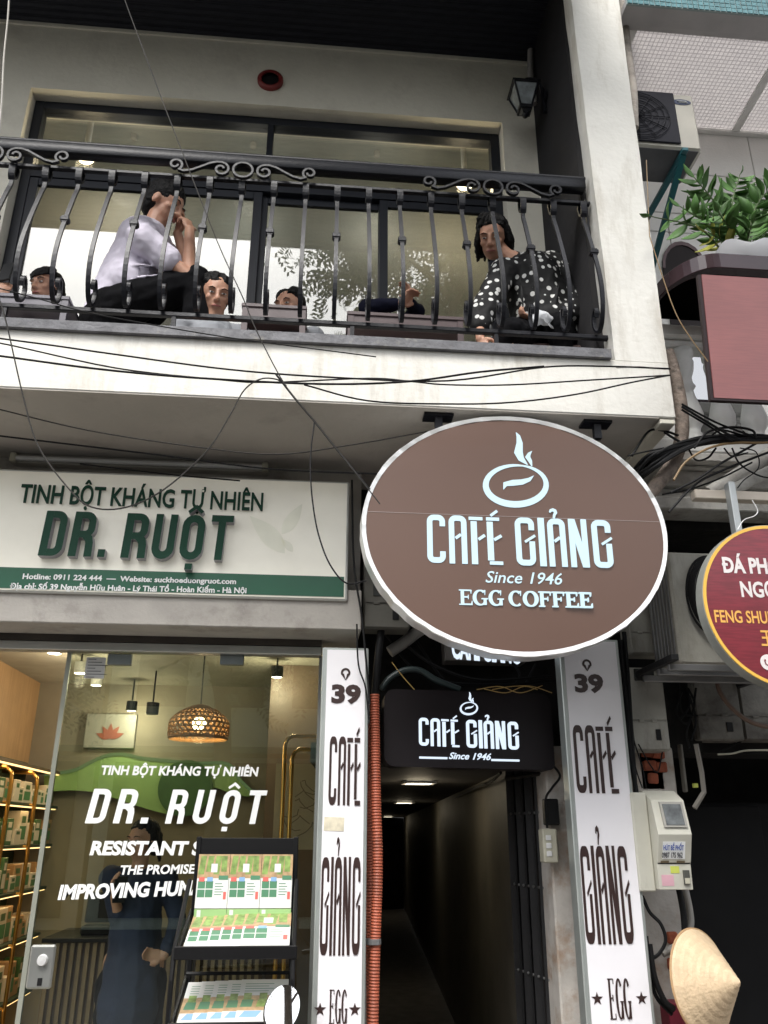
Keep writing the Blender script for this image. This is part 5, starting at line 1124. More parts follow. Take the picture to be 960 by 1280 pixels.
for k, z in enumerate(SZ[:-1]):
    y = 5.3
    while y < 8.2:
        w_ = random.choice([.09, .13, .2, .16]); h = random.choice([.12, .2, .26, .17]); dpt = .14; x0 = xs0+.14+random.uniform(0, .03)
        if k == 4: h = min(h, .17)
        m1 = random.choice([0, 0, 1, 2]); b = MB(); b.rbox(x0, x0+dpt, y, y+w_, z+.001, z+h, .003); b.cur = 1
        if random.random() < .7: b.box(x0+dpt, x0+dpt+.001, y+w_*.1, y+w_*.9, z+h*.15, z+h*.55); 
        b.cur = 2; b.box(x0+dpt, x0+dpt+.0012, y+w_*.25, y+w_*.75, z+h*.65, z+h*.85)
        o = b.build('product_box', [bxm[m1], bxm[3] if m1 != 1 else bxm[0], bxm[1] if m1 != 1 else bxm[0]], loc=(x0, y, z)); tag(o, ['white', 'green', 'brown kraft'][m1]+' product box on the '+['lowest', 'second lowest', 'middle', 'second highest', 'highest'][k]+' filled level of the brass shelving', 'box', 'product boxes on the brass shelving')
        y += w_+random.choice([.004, .008, .02])
# ceiling spots
spotm = emit('spot_glow', (1, .9, .7), 9)
for k, (px, py) in enumerate([(100, 842), (120, 857), (164, 889), (346, 847), (350, 857), (68, 817)]):
    p = PZ(px, py, Zc-.16); p.y = min(p.y, Yb-.3); p = P(px, py, p.y)
    t = thing('ceiling_spotlight', ['lit ceiling spot beside the paper notice, upper of a pair', 'lit ceiling spot below the paper notice, lower of a pair', 'lit ceiling spot between the notice and the woven pendant', 'upper lit spot right of the woven pendant', 'lower lit spot right of the woven pendant', 'lit spot at the open end of the shopfront, outside the glass door leaf'][k], 'spotlight', p, 'ceiling spotlights in the shop')
    b = MB(); b.lathe([(.045, .0), (.05, .01), (.05, .09), (.0, .1)], p, 16, cap=False); b.build('can', black_m if k in (2, 3, 4) else white_m, t, smooth=True)
    b = MB(); b.lathe([(0, .004), (.044, .004)], p, 16, cap=False); b.build('bulb', spotm, t)
    b = MB(); b.tube([p+Vector((0, 0, .1)), Vector((p.x, p.y, Zc))], .008, 5); b.build('stem', black_m, t)
    if k in (0, 2, 3, 5):
        l = bpy.data.lights.new('spot_light', 'POINT'); l.energy = 5.5; l.color = (1, .82, .55); l.shadow_soft_size = .05
        lo = bpy.data.objects.new('spot_light', l); COL.objects.link(lo); lo.parent = t; lo.location = (0, 0, -.06)
for k, (px, py) in enumerate([(190, 893), (357, 881), (353, 893)]):
    p = P(px, py, 7.6); b = MB(); b.lathe([(.05, 0), (.055, .01), (.055, .1), (0, .11)], p, 14); b.tube([p+Vector((0, 0, .1)), Vector((p.x, p.y, Zc))], .008, 5)
    tag(b.build('track_spotlight', black_m), ['unlit black spot left of the woven pendant', 'upper unlit black spot right of the woven pendant', 'lower unlit black spot right of the woven pendant'][k], 'spotlight', 'unlit black spotlights')
# woven pendant lamp
pc0 = P(249, 905, 6.3); pend = thing('pendant_lamp', 'woven bamboo pendant lamp glowing inside the shop', 'lamp', pc0+Vector((0, 0, -.13)))
rat = pm('woven_bamboo', (.4, .22, .09), .6, var=.3, scale=30)
def dome(t): # t 0 bottom .. 1 top
    return (.215 if t < .5 else .215-.1*((t-.5)/.5)**1.8*1.0)*(1 if t > .08 else .96), -.1+.2*t
b = MB(); nn = 30
for s in (1, -1):
    for j in range(nn):
        pts = []
        for i in range(9):
            t = i/8; r, h = dome(t); a = 2*math.pi*j/nn+s*t*.75; pts.append(pc0+Vector((r*math.cos(a), r*math.sin(a), h)))
        b.tube(pts, .0055, 4, cap=False)
for i in range(7):
    r, h = dome(i/6); b.tube([pc0+Vector((r*math.cos(2*math.pi*j/32), r*math.sin(2*math.pi*j/32), h)) for j in range(33)], .006 if i else .012, 4, cap=False)
b.build('woven_shade', rat, pend)
b = MB(); b.lathe([(.12, .1), (.06, .13), (.02, .14)], pc0, 20); b.build('cap', rat, pend)
b = MB(); b.sphere(pc0+Vector((0, 0, -.0)), .05, 14, 8); b.build('bulb', emit('pendant_bulb', (1, .72, .38), 9), pend, smooth=True)
b = MB(); b.tube([pc0+Vector((0, 0, .13)), Vector((pc0.x, pc0.y, Zc))], .005, 6); b.build('cord', black_m, pend)
l = bpy.data.lights.new('pendant_light', 'POINT'); l.energy = 2.2; l.color = (1, .7, .38); l.shadow_soft_size = .05
lo = bpy.data.objects.new('pendant_light', l); COL.objects.link(lo); lo.parent = pend; lo.location = (0, 0, .04)
# green wave wall panel with lit top edge
gw = pm('green_wave_panel', (.3, .5, .18), .45, var=.1); gw2 = pm('dark_green_disc', (.06, .15, .05), .5)
Yw = Yb-.12; wv = thing('wave_panel', 'curved green wall panel with a dark green disc, behind the glass lettering', 'wall panel', P(190, 990, Yw))
top_ = [(55, 968), (75, 966), (95, 962), (115, 952), (135, 944), (155, 943), (180, 948), (220, 952), (250, 954), (285, 955), (300, 975), (318, 992)]
bot_ = [(310, 996), (290, 992), (262, 985), (240, 1010), (215, 1018), (180, 1010), (150, 1000), (115, 990), (85, 988), (55, 990)]
po = [(P(x, y, Yw).x, P(x, y, Yw).z) for x, y in [(q.x, q.y) for q in smooth_path([(a, c, 0) for a, c in top_], 4)]+[(q.x, q.y) for q in smooth_path([(a, c, 0) for a, c in bot_], 4)]]
b = MB(); b.prism(po, lambda u, v: (u, Yw, v), lambda u, v: (u, Yw+.08, v)); b.build('wave', gw, wv)
tp = [(q.x, q.y) for q in smooth_path([(a, c, 0) for a, c in top_], 4)]
b = MB(); b.ribbon([(P(x, y, Yw).x, P(x, y, Yw).z) for x, y in tp], .03, lambda u, v: (u, Yw-.006, v), lambda u, v: (u, Yw-.0005, v)); b.build('lit_edge', emit('green_white_glow', (.45, .7, .3), .06), wv)
b = MB(); q = P(232, 985, Yw-.02); b.lathe([(0, .02), (.25, .02), (.25, 0)], q, 36, 'Y'); b.build('disc', gw2, wv)
# lotus picture frame at the left of the back
fm = thing('lotus_picture', 'framed white picture of a red leaf high on the back wall of the shop', 'picture', P(140, 935, Yb-.03))
a, c = P(104, 935, Yb-.03), P(172, 893, Yb-.03); b = MB(); b.rbox(a.x, c.x, Yb-.05, Yb-.001, a.z, c.z, .004); b.build('board', pm('picture_white', (.3, .3, .27), .5), fm)
q = P(138, 915, Yb-.052); b = MB()
for ang in (-70, -35, 0, 35, 70):
    po = [(p.x, p.y) for p in leaf_poly((0, 0), (.14*math.sin(R(ang)), .14*math.cos(R(ang))), .028)]; b.prism(po, lambda u, v: (q.x+u, Yb-.056-.0003*ang/35, q.z-.06+v), lambda u, v: (q.x+u, Yb-.0505, q.z-.06+v))
b.build('leaf_print', pm('red_leaf_print', (.28, .08, .05), .5), fm)
# slatted counter
slat = pm('pale_slat', (.3, .23, .14), .5, var=.15); ct = thing('counter', 'slatted wooden shop counter with a dark top', 'counter', P(150, 1280, 6.5))
a, c = P(60, 1172, 6.5), P(330, 1172, 6.5); zt_c = a.z
b = MB(); b.box(a.x, c.x, 6.52, 7.1, .03, zt_c-.03); b.build('body', darkwood, ct)
b = MB(); b.rbox(a.x-.03, c.x+.03, 6.46, 7.13, zt_c-.029, zt_c, .004); b.build('top', black_m, ct)
nx = int((c.x-a.x)/.05); sl0 = None
for i in range(nx):
    x = a.x+.01+i*.05
    if sl0 is None: b = MB(); b.box(x, x+.026, 6.49, 6.519, .04, zt_c-.031); sl0 = b.build('slat', slat, ct); sx = x
    else: o = sl0.copy(); COL.objects.link(o); o.location.x = sl0.location.x+x-sx
tl_ = P(122, 1165, 6.7); b = MB(); b.rbox(tl_.x-.1, tl_.x+.1, 6.6, 6.8, zt_c+.001, zt_c+.06, .01); b.obox((tl_.x, 6.72, zt_c+.17), (.2, .03, .2), (R(-15), 0, 0), .01); tag(b.build('cash_terminal', black_m), 'black cash terminal standing on the slatted counter', 'terminal')
# brass arch tubes and poster on the right
for k, (dx, dz, lab) in enumerate(((0, 0, 'outer brass tube arch beside the pale poster inside the shop'), (.05, -.085, 'inner brass tube arch beside the pale poster inside the shop'))):
    q = P(357, 920, 5.8); x = q.x+dx; z = q.z+dz; b = MB(); b.tube([(x, 5.8, .05), (x, 5.8, z-.06), (x+.015, 5.8, z-.02), (x+.05, 5.8, z), (xs1-.02, 5.8, z)], .014, 10); tag(b.build('brass_arch', gold, smooth=True), lab, 'tube', 'brass arches in the shop')
a, c = P(340, 1062, 6.8), P(400, 955, 6.8); po_t = thing('poster', 'pale poster with a faint line drawing inside the shop by the brass arches', 'poster', a)
b = MB(); b.box(a.x, c.x, 6.8, 6.82, a.z, c.z); b.build('sheet', pm('pale_poster', (.36, .33, .26), .6), po_t)
random.seed(5)
b = MB()
for k in range(9):
    x0 = random.uniform(a.x+.05, c.x-.12); z0 = random.uniform(a.z+.1, c.z-.15)
    pts = [(x0+.035*i+.02*math.sin(i*1.7+k), z0+.05*math.sin(i*.9+k)) for i in range(5)]; b.ribbon(pts, .006, lambda u, v: (u, 6.798-k*.0002, v), lambda u, v: (u, 6.7995, v))
b.build('line_drawing', pm('drawing_brown', (.15, .12, .09), .6), po_t)
# ------------------------------------------------------------------ brochure stand
st = thing('brochure_stand', 'black metal stand with two tilted brochure trays in front of the shop glass', 'stand', P(315, 1280, 3.9))
def P3(px, py, y): return P(px, py, y)
Yr0 = 4.12   # back plane
zt_s = P(305, 1046, Yr0).z
xl, xr = P(247, 1060, Yr0).x, P(371, 1060, Yr0).x
b = MB(); b.rbox(xl, xr, Yr0-.015, Yr0+.01, P(305, 1240, Yr0).z*0+P(305, 1092, Yr0).z-.0, zt_s-.005, .003); b.build('header_board', pm('stand_black', (.004, .004, .0045), .5, spec=.25), st)
sbm = MATS['stand_black']
for x in (xl-.005, xr-.015):
    b = MB(); b.rbox(x, x+.022, Yr0-.02, Yr0+.02, .012, zt_s, .003); b.build('back_post', sbm, st)
def tray(top_px, bot_px, ydep, name):
    (tx0, ty), (tx1, _) = top_px; (bx0, by), (bx1, _) = bot_px
    yf = Yr0-ydep
    A = P(tx0, ty, Yr0-.03); B = P(tx1, ty, Yr0-.03); C = P(bx0, by, yf); D = P(bx1, by, yf)
    zt1 = (A.z+B.z)/2; zb1 = (C.z+D.z)/2; x0, x1 = xl+.01, xr-.01
    pl = ((x0, Yr0-.03, zt1), (x1, Yr0-.03, zt1), (x1, yf, zb1), (x0, yf, zb1))
    b = MB(); n = Vector((0, -(zt1-zb1), -(Yr0-.03-yf))).normalized()*-.006
    b.hexa([Vector(p)+Vector((0, .006, -.004)) for p in pl], [Vector(p) for p in pl]); b.build('tray', sbm, st)
    b = MB(); b.rbox(x0-.03, x1+.03, yf-.02, yf-.004, zb1-.03, zb1+.018, .003); b.build('tray_lip', sbm, st)
    for x in (x0-.022, x1+.008):
        b = MB(); b.tube([(x+.007, Yr0, zt1+.02), (x+.007, yf-.01, zb1)], .009, 6); b.build('side_arm', sbm, st)
    return x0, x1, zt1, zb1, yf
x0, x1, z1a, z1b, yfa = tray(((255, 1145), (368, 1145)), ((268, 1188), (388, 1180)), .34, 'a')
x0b, x1b, z2a, z2b, yfb = tray(((240, 1228), (368, 1222)), ((262, 1283), (385, 1270)), .36, 'b')
for x in (xl-.02, xr+.005):
    b = MB(); b.tube([(x, Yr0-.03, P(305, 1100, Yr0).z), (x, yfa, z1b+.0), (x, yfa-.02, z1b-.1), (x, yfb, z2b), (x, yfb-.02, .012)], .01, 6); b.build('front_post', sbm, st)
b = MB(); b.tube([(xl, Yr0-.05, z1b-.12), (xr, Yr0-.05, z1b-.12)], .008, 6); b.build('cross_bar', sbm, st)
pw = pm('brochure_white', (.62, .62, .6), .35, var=.02); pgn = pm('brochure_green', (.07, .2, .11), .4, var=.05); plg = pm('brochure_leaf_green', (.2, .3, .08), .4, var=.45, scale=40); pbr = pm('brochure_tan', (.42, .28, .15), .4, var=.3, scale=50); prd = pm('brochure_red', (.6, .12, .1), .4); pbl = pm('brochure_blue', (.2, .35, .55), .4)
BM_ = [pw, pgn, plg, pbr, prd, pbl]
def brochure(o, eu, ev, kind, label, group, off):
    """o: lower-left corner, eu along width, ev up the sheet"""
    n = eu.cross(ev).normalized()
    if n.dot(CAM-o) < 0: n = -n
    o = o+n*off; b = MB()
    def quad(u0, v0, u1, v1, m, h, sk=0):
        b.cur = m; q = [o+eu*u0+ev*v0, o+eu*u1+ev*v0, o+eu*(u1+sk)+ev*v1, o+eu*(u0+sk)+ev*v1]; b.add([p+n*h for p in q], [(0, 1, 2, 3)])
    b.cur = 0; q = [o, o+eu, o+eu+ev, o+ev]; b.hexa(q, [p+n*.0015 for p in q])
    if kind == 0:
        quad(0, .55, 1, 1, 3, .0018)
        for k in range(4): quad(.02+k*.24, .62+.05*(k % 2), .2+k*.24, .97, 2, .002+.0001*k, .06 if k < 3 else 0)
        quad(.42, .66, .62, .82, 0, .0025)
        for k in (0, 1):
            for j in (0, 1): quad(.04+k*.25, .2+j*.16, .27+k*.25, .34+j*.16, 1, .0018)
        quad(.06, .49, .24, .57, 4, .0026); quad(.32, .49, .5, .57, 5, .0026); quad(.68, .52, .98, .6, 1, .0026); quad(.86, .16, .95, .3, 4, .0018)
        for k in range(5): quad(.58, .44-k*.05, .8+.05*(k % 2), .455-k*.05, 1, .0017)
    else:
        quad(0, .25, 1, .6, 3, .0018)
        for k in range(3): quad(.05+k*.32, .33, .28+k*.32, .5, [1, 2, 1][k], .0021, .03); quad(.1+k*.32, .5, .26+k*.32, .66, 2, .0022)
        quad(.05, .1, .4, .24, 5, .0019, .1); quad(.55, .28, .9, .34, 4, .0024)
        for k in range(4): quad(.1, .7+k*.06, .6+.1*(k % 2), .715+k*.06, 1, .0017)
    t = b.build('brochure', BM_, loc=o); tag(t, label, 'brochure', group)
# upper row: three upright sheets leaning on the header
zA_ = P(305, 1068, Yr0-.03).z; zB_ = P(305, 1132, Yr0-.05).z; wd = (x1-x0-.01)/3
for k in range(3):
    o = Vector((x0+.004+k*(wd+.001), Yr0-.06, zB_-.01)); brochure(o, Vector((wd-.001, 0, 0)), Vector((0, .03, zA_-zB_+.01)), 0, ['leftmost', 'middle', 'rightmost'][k]+' of three green and white brochures standing at the top of the stand', 'brochures on the stand', .002)
b = MB(); b.cur = 0
for k in range(3):
    o = Vector((x0+.004+k*(wd+.001), Yr0-.064, zB_-.052)); eu = Vector((wd-.001, 0, 0)); ev = Vector((0, .003, .04)); 
    b = MB(); b.cur = 1; b.hexa([o, o+eu, o+eu+Vector((0, .01, 0)), o+Vector((0, .01, 0))], [o+ev, o+eu+ev, o+eu+ev+Vector((0, .01, 0)), o+ev+Vector((0, .01, 0))])
    b.cur = 0; q = [o+eu*.08+ev*.1+Vector((0, -.001, 0)), o+eu*.2+ev*.1+Vector((0, -.001, 0)), o+eu*.2+ev*.9+Vector((0, -.001, 0)), o+eu*.08+ev*.9+Vector((0, -.001, 0))]; b.add(q, [(0, 1, 2, 3)])
    tag(b.build('brochure', [pm('pale_green_print', (.3, .48, .2), .4), MATS['brochure_green']][::-1] if False else [pw, MATS.get('pale_green_print') or pm('pale_green_print', (.3, .48, .2), .4)], loc=o), ['leftmost', 'middle', 'rightmost'][k]+' pale green brochure strip under the standing brochures', 'brochure', 'brochures on the stand')
def lay(x0, x1, zt, zb, yf, n, kind, what):
    yt = Yr0-.035; ev = Vector((0, yt-yf, zt-zb)); W_b = .2; stp = (x1-x0-W_b)/(n-1)
    for k in range(n):
        o = Vector((x0+k*stp, yf, zb+.004)); brochure(o, Vector((W_b, 0, 0)), ev*.97, kind, 'brochure lying in the '+what+' tray of the stand, '+('leftmost of the fan' if k == 0 else 'rightmost and wholly uncovered' if k == n-1 else ['', 'second', 'third', 'fourth', 'fifth', 'sixth'][k]+' from the left'), 'brochures on the stand', .003+.0022*k)
lay(x0+.002, x1-.002, z1a, z1b, yfa, 6, 0, 'upper'); lay(x0b+.002, x1b-.002, z2a, z2b, yfb, 5, 1, 'lower')
# ------------------------------------------------------------------ parked scooter; only its mirror reaches the picture
scx, scy = P(352, 1262, 2.7).x, 2.7
mz = P(352, 1262, 2.7).z
sc = thing('scooter', 'parked scooter of which only one round mirror shows, before the brochure stand', 'scooter', (scx+.2, scy, -.1))
red = pm('scooter_paint', (.3, .02, .02), .25, coat=.6)
mc = Vector((scx, scy, mz)); mm_ = Euler((R(-25), R(22), 0)).to_matrix()
b = MB(); b.lathe([(0, -.012), (.036, -.012), (.0485, -.006), (.049, .006), (.0, .02)][::-1], (0, 0, 0), 28, 'Y'); b.v = [mc+mm_@Vector((v.x, -v.y, v.z*1.3)) for v in b.v]; b.build('mirror_shell', black_m, sc, smooth=True)
mirm = pm('mirror_glass', (.95, .95, .95), .02, metal=1, var=0)
b = MB(); n = 32; vs = [mc+mm_@Vector((.047*math.cos(2*math.pi*i/n), -.0145, .047*1.3*math.sin(2*math.pi*i/n))) for i in range(n)]+[mc+mm_@Vector((0, -.016, 0))]; b.add(vs, [(i, (i+1) % n, n) for i in range(n)]); b.build('mirror_glass', mirm, sc, smooth=True)
hb = Vector((scx+.12, scy+.02, mz-.22))
b = MB(); b.tube(smooth_path([mc+Vector((.01, .01, -.06)), mc+Vector((.04, .02, -.13)), hb]), .006, 8); b.build('mirror_stem', black_m, sc)
b = MB(); b.tube(smooth_path([hb+Vector((-.06, -.03, -.02)), hb+Vector((.1, .03, 0)), hb+Vector((.3, .08, .02)), hb+Vector((.5, .03, 0)), hb+Vector((.66, -.03, -.02))]), .014, 8); b.build('handlebar', black_m, sc)
cx0 = hb.x+.3
b = MB(); b.obox((cx0, scy+.15, .62), (.3, .16, .4), (R(-15), 0, 0), .05); b.obox((cx0, scy+.0, .2), (.26, .5, .1), (0, 0, 0), .03); b.obox((cx0, scy-.5, .42), (.26, .7, .3), (0, 0, 0), .06); b.build('body', red, sc, smooth=True)
b = MB(); b.obox((cx0, scy-.5, .62), (.28, .68, .09), (0, 0, 0), .03); b.build('seat', black_m, sc)
for y in (scy+.42, scy-.72):
    b = MB(); tr = .22; b.tube([(cx0, y+tr*math.cos(2*math.pi*i/28), .14+tr*math.sin(2*math.pi*i/28)) for i in range(29)], .045, 8, cap=False); b.build('tyre', black_m, sc, smooth=True)
    b = MB(); b.lathe([(.0, -.02), (.17, -.02), (.17, .02), (0, .02)], (cx0, y, .14), 20, 'X'); b.build('wheel_rim', steel, sc)
# ------------------------------------------------------------------ across the street: what the panes and the mirror reflect
opp = [(-11, -4.2, 6.6, (.6, .52, .36)), (-4.1, 1.2, 5.6, (.5, .56, .46)), (1.3, 6.5, 6.8, (.66, .6, .45)), (6.6, 13, 6.2, (.5, .45, .4))]
for k, (x0, x1, h, c) in enumerate(opp):
    t = thing('street_house', ['ochre', 'grey-green', 'sandy', 'brown'][k]+' house across the street, seen only in reflections', 'building', ((x0+x1)/2, -9, 0), 'houses across the street')
    m = pm('opposite_wall_%s' % 'abcd'[k], c, .8, var=.2, scale=2)
    b = MB(); b.box(x0, x1, -15, -9, -.1, h); b.build('wall', m, t)
    b = MB(); b.box(x0+.3, x1-.3, -9.0+.01, -8.95, .1, 2.9); b.build('shop_opening', black_m, t)
    b = MB(); b.box(x0, x1, -8.95, -7.9, 3.0, 3.12); b.build('awning', pm('awning_green', (.06, .14, .1), .7), t)
    for f in range(1):
        for q in range(3):
            xx = x0+(x1-x0)*(.2+.3*q); b = MB(); b.box(xx-.5, xx+.5, -8.995, -8.97, 4+f*2.8, 5.6+f*2.8); b.build('window', MATS['murky_window'], t)
def tree(x, y, h, R_, label, nleaf, seed, z_lo):
    rd = random.Random(seed); t = thing('street_tree', label, 'tree', (x, y, -.1), 'street trees seen in reflections')
    b = MB(); bark = pm('tree_bark', (.09, .07, .05), .9, var=.3, bump=.6); b.tube([(x, y, -.1), (x+.1, y, h*.35), (x-.05, y+.1, h*.7), (x, y, h*.95)], [.2, .16, .1, .03], 10)
    tips = []
    for k in range(16):
        a = rd.uniform(0, 6.28); zz = rd.uniform(.45, .9)*h; e = Vector((x+R_*.8*math.cos(a)*rd.uniform(.4, 1), y+R_*.8*math.sin(a)*rd.uniform(.4, 1), min(h, zz+rd.uniform(.4, 1.6)))); tips.append(e)
        b.tube(smooth_path([(x, y, zz), Vector((x, y, zz)).lerp(e, .5)+Vector((0, 0, .3)), e], 3), [.06, .05, .045, .03, .025, .02, .012], 5)
    b.build('trunk', bark, t)
    lv = MB(); leafg = pm('tree_leaf', (.05, .09, .03), .5, var=.4, scale=3)
    for k in range(nleaf):
        c = rd.choice(tips)+Vector((rd.gauss(0, .5), rd.gauss(0, .5), rd.gauss(0, .4)))
        if c.z < z_lo: continue
        d = Vector((rd.gauss(0, 1), rd.gauss(0, 1), rd.gauss(-.3, .6))).normalized(); s = d.cross(Vector((rd.gauss(0, 1), rd.gauss(0, 1), 1))).normalized()
        if rd.random() < .5:
            for i in range(5):    # pinnate frond
                p = c+d*.09*i
                for q in (-1, 1): tipp = p+(s*q*.9+d*.5)*.13; w_ = d*.03; lv.add([p, (p+tipp)/2+w_, tipp, (p+tipp)/2-w_], [(0, 1, 2, 3)])
        else:
            L_ = rd.uniform(.09, .18); lv.add([c, c+d*L_*.5+s*L_*.28, c+d*L_, c+d*L_*.5-s*L_*.28], [(0, 1, 2, 3)])
    lv.build('crown', leafg, t)
tree(2.1, -2.6, 11.2, 2.5, 'broad street tree reflected in the balcony window on the right', 12500, 2, 6.5)
tree(-6.0, -7.2, 7.2, 2.0, 'smaller street tree further left across the street', 2000, 3, 3.0)
tree(-1.6, -6.8, 8.0, 1.8, 'slim street tree opposite the shopfront', 1500, 5, 3.2)
# ------------------------------------------------------------------ people on the balcony
skin = pm('skin', (.5, .27, .18), .5, var=.06, scale=20, bump=.08, bscale=200); skin.node_tree.nodes['Principled BSDF'].inputs['Subsurface Weight'].default_value = .12
skin.node_tree.nodes['Principled BSDF'].inputs['Subsurface Radius'].default_value = (.02, .008, .004)
hairm = pm('black_hair', (.004, .0035, .0035), .6, spec=.2, var=.5, scale=60, bump=.6, bscale=140)
eyew = pm('eye_white', (.6, .58, .55), .3); lipm = pm('lips', (.36, .12, .1), .45)
def cloud(nm, sc_):
    t = bpy.data.textures.get(nm) or bpy.data.textures.new(nm, 'CLOUDS'); t.noise_scale = sc_; t.noise_depth = 2; return t
def rm(b, name, mat, parent, vox=.008, it=3, disp=0):
    """voxel-merge overlapping volumes into one continuous surface"""
    me = bpy.data.meshes.new(name); w0 = Vector(parent['_w'])
    me.from_pydata([tuple(v-w0) for v in b.v], [], b.f)
    import bmesh
    bm = bmesh.new(); bm.from_mesh(me); bmesh.ops.recalc_face_normals(bm, faces=bm.faces); bm.to_mesh(me); bm.free()
    o = bpy.data.objects.new(name, me); COL.objects.link(o)
    m = o.modifiers.new('r', 'REMESH'); m.mode = 'VOXEL'; m.voxel_size = vox
    s_ = o.modifiers.new('s', 'SMOOTH'); s_.factor = .6; s_.iterations = it
    if name in ('shirt', 'tshirt', 'trousers', 'navy_top'):
        for (ds_, st_) in ((.11, .028), (.045, .004)):
            d_ = o.modifiers.new('d', 'DISPLACE'); d_.texture = cloud('fold_%s' % ds_, ds_); d_.strength = st_; d_.mid_level = .5; d_.texture_coords = 'GLOBAL'
    if name == 'hair':
        d_ = o.modifiers.new('d', 'DISPLACE'); d_.texture = cloud('strand', .014); d_.strength = .012; d_.mid_level = .5; d_.texture_coords = 'GLOBAL'
    bpy.context.view_layer.update()
    m2 = bpy.data.meshes.new_from_object(o.evaluated_get(bpy.context.evaluated_depsgraph_get())); m2.name = name
    o.modifiers.clear(); o.data = m2; m2.materials.clear(); m2.materials.append(mat); m2.polygons.foreach_set('use_smooth', [True]*len(m2.polygons))
    o.parent = parent; o['_w'] = list(w0); return o
def cap(b, p0, p1, r0, r1, sx=1.0):
    p0, p1 = Vector(p0), Vector(p1); n = 10
    pts = [p0+(p1-p0)*(i/5) for i in range(6)]; b.tube(pts, [r0+(r1-r0)*i/5 for i in range(6)], n); b.sphere(p0, r0, n, 8); b.sphere(p1, r1, n, 8)
def basis(fwd, up=(0, 0, 1), roll=0):
    f = Vector(fwd).normalized(); r = f.cross(Vector(up)).normalized(); u = r.cross(f)
    return Matrix((r, f, u)).transposed()      # x right, y forward, z up
def head(b, c, M, s=1.0):
    c = Vector(c); L = lambda x, y, z: c+M@(Vector((x, y, z))*s)
    b.sphere(L(0, -.008, .03), tuple(k*s for k in (.074, .092, .085)), 18, 12, M)
    b.sphere(L(0, .025, -.03), tuple(k*s for k in (.056, .062, .075)), 16, 10, M)
    b.sphere(L(0, .045, -.078), tuple(k*s for k in (.03, .03, .026)), 12, 8, M)
    for q in (-1, 1):
        b.sphere(L(q*.036, .055, -.012), tuple(k*s for k in (.024, .024, .02)), 10, 8, M)
        b.sphere(L(q*.076, -.005, -.008), tuple(k*s for k in (.01, .02, .031)), 10, 8, M)
        b.sphere(L(q*.03, .074, .034), tuple(k*s for k in (.026, .014, .009)), 10, 6, M)
        b.sphere(L(q*.012, .096, -.024), tuple(k*s for k in (.01, .011, .008)), 8, 6, M)
    b.tube([L(0, .082, .03), L(0, .094, .0), L(0, .107, -.02)], [.009*s, .011*s, .013*s], 8); b.sphere(L(0, .105, -.021), .0135*s, 10, 8)
    b.sphere(L(0, .083, -.052), tuple(k*s for k in (.026, .013, .013)), 10, 6, M)
def face_bits(c, M, par, s=1.0, closed=False):
    c = Vector(c); L = lambda x, y, z: c+M@(Vector((x, y, z))*s)
    for q in (-1, 1):
        b = MB(); b.sphere(L(q*.031, .077, .013), tuple(k*s for k in (.0135, .009, .0048)), 10, 8, M); e = b.build('eye', eyew, par, smooth=True)
        b = MB(); b.sphere(L(q*.031, .0835, .0125), tuple(k*s for k in (.0062, .0035, .0046)), 8, 6, M); b.build('iris', black_m, e, smooth=True)
        b = MB(); b.tube([L(q*.015, .088, .033), L(q*.032, .089, .039), L(q*.052, .077, .034)], [.0022*s, .0032*s, .0018*s], 6); b.build('eyebrow', hairm, par)
    b = MB(); b.tube([L(-.024, .087, -.056), L(-.01, .0965, -.053), L(0, .0965, -.054), L(.01, .0965, -.053), L(.024, .087, -.056)], [.002*s, .0055*s, .006*s, .0055*s, .002*s], 8); b.build('lips', lipm, par, smooth=True)
def hair(c, M, par, s=1.0, kind='short', seed=0):
    c = Vector(c); L = lambda x, y, z: c+M@(Vector((x, y, z))*s); rd = random.Random(seed)
    b = MB(); b.sphere(L(0, -.03, .053), tuple(k*s for k in (.083, .088, .08)), 18, 12, M)
    b.sphere(L(0, -.058, .0), tuple(k*s for k in (.072, .052, .078)), 14, 10, M)
    for k in range(26):
        a = rd.uniform(-1.4, 1.4); z0 = rd.uniform(.08, .125)
        b.tube([L(.04*math.sin(a), .01*math.cos(a)-.02, z0+.012), L(.07*math.sin(a), .05*math.cos(a)-.01, z0-.012), L(.08*math.sin(a), .078*math.cos(a)-.012, .075+.02*rd.random()-.012*abs(a))], [.01*s, .01*s, .004*s], 6)
    if kind == 'full': b.sphere(L(0, -.022, .05), tuple(k*s for k in (.085, .093, .086)), 18, 12, M); b.sphere(L(0, -.045, .0), tuple(k*s for k in (.08, .06, .085)), 14, 10, M)
    if kind in ('fringe',):
        for k in range(18):
            x = -.062+.124*k/17; b.tube([L(x*.6, .03, .118), L(x, .078-abs(x)*.4, .085), L(x*1.08, .092-abs(x)*.55, .05+.01*rd.random())], [.014*s, .012*s, .004*s], 6)
    if kind in ('bob', 'fringe', 'tied'):
        for q in (-1, 1):
            b.sphere(L(q*.068, -.03, -.01), tuple(k*s for k in (.022, .05, .075)), 12, 8, M)
    if kind == 'bob':
        for k in range(22):
            a = rd.uniform(-2.6, 2.6)+math.pi; x, y = .082*math.sin(a), .085*math.cos(a)-.02
            if y > .035: continue
            b.tube([L(x*.8, y*.8, .06), L(x*1.08, y*1.05, -.01), L(x*1.12, y*1.1, -.075-.03*rd.random())], [.02*s, .02*s, .006*s], 6)
    if kind == 'tied': b.sphere(L(0, -.125, .02), .035*s, 12, 8); b.tube([L(0, -.13, .02), L(0.01, -.16, -.05), L(0, -.15, -.13)], [.028*s, .024*s, .008*s], 8)
    return rm(b, 'hair', hairm, par, .006, 1)
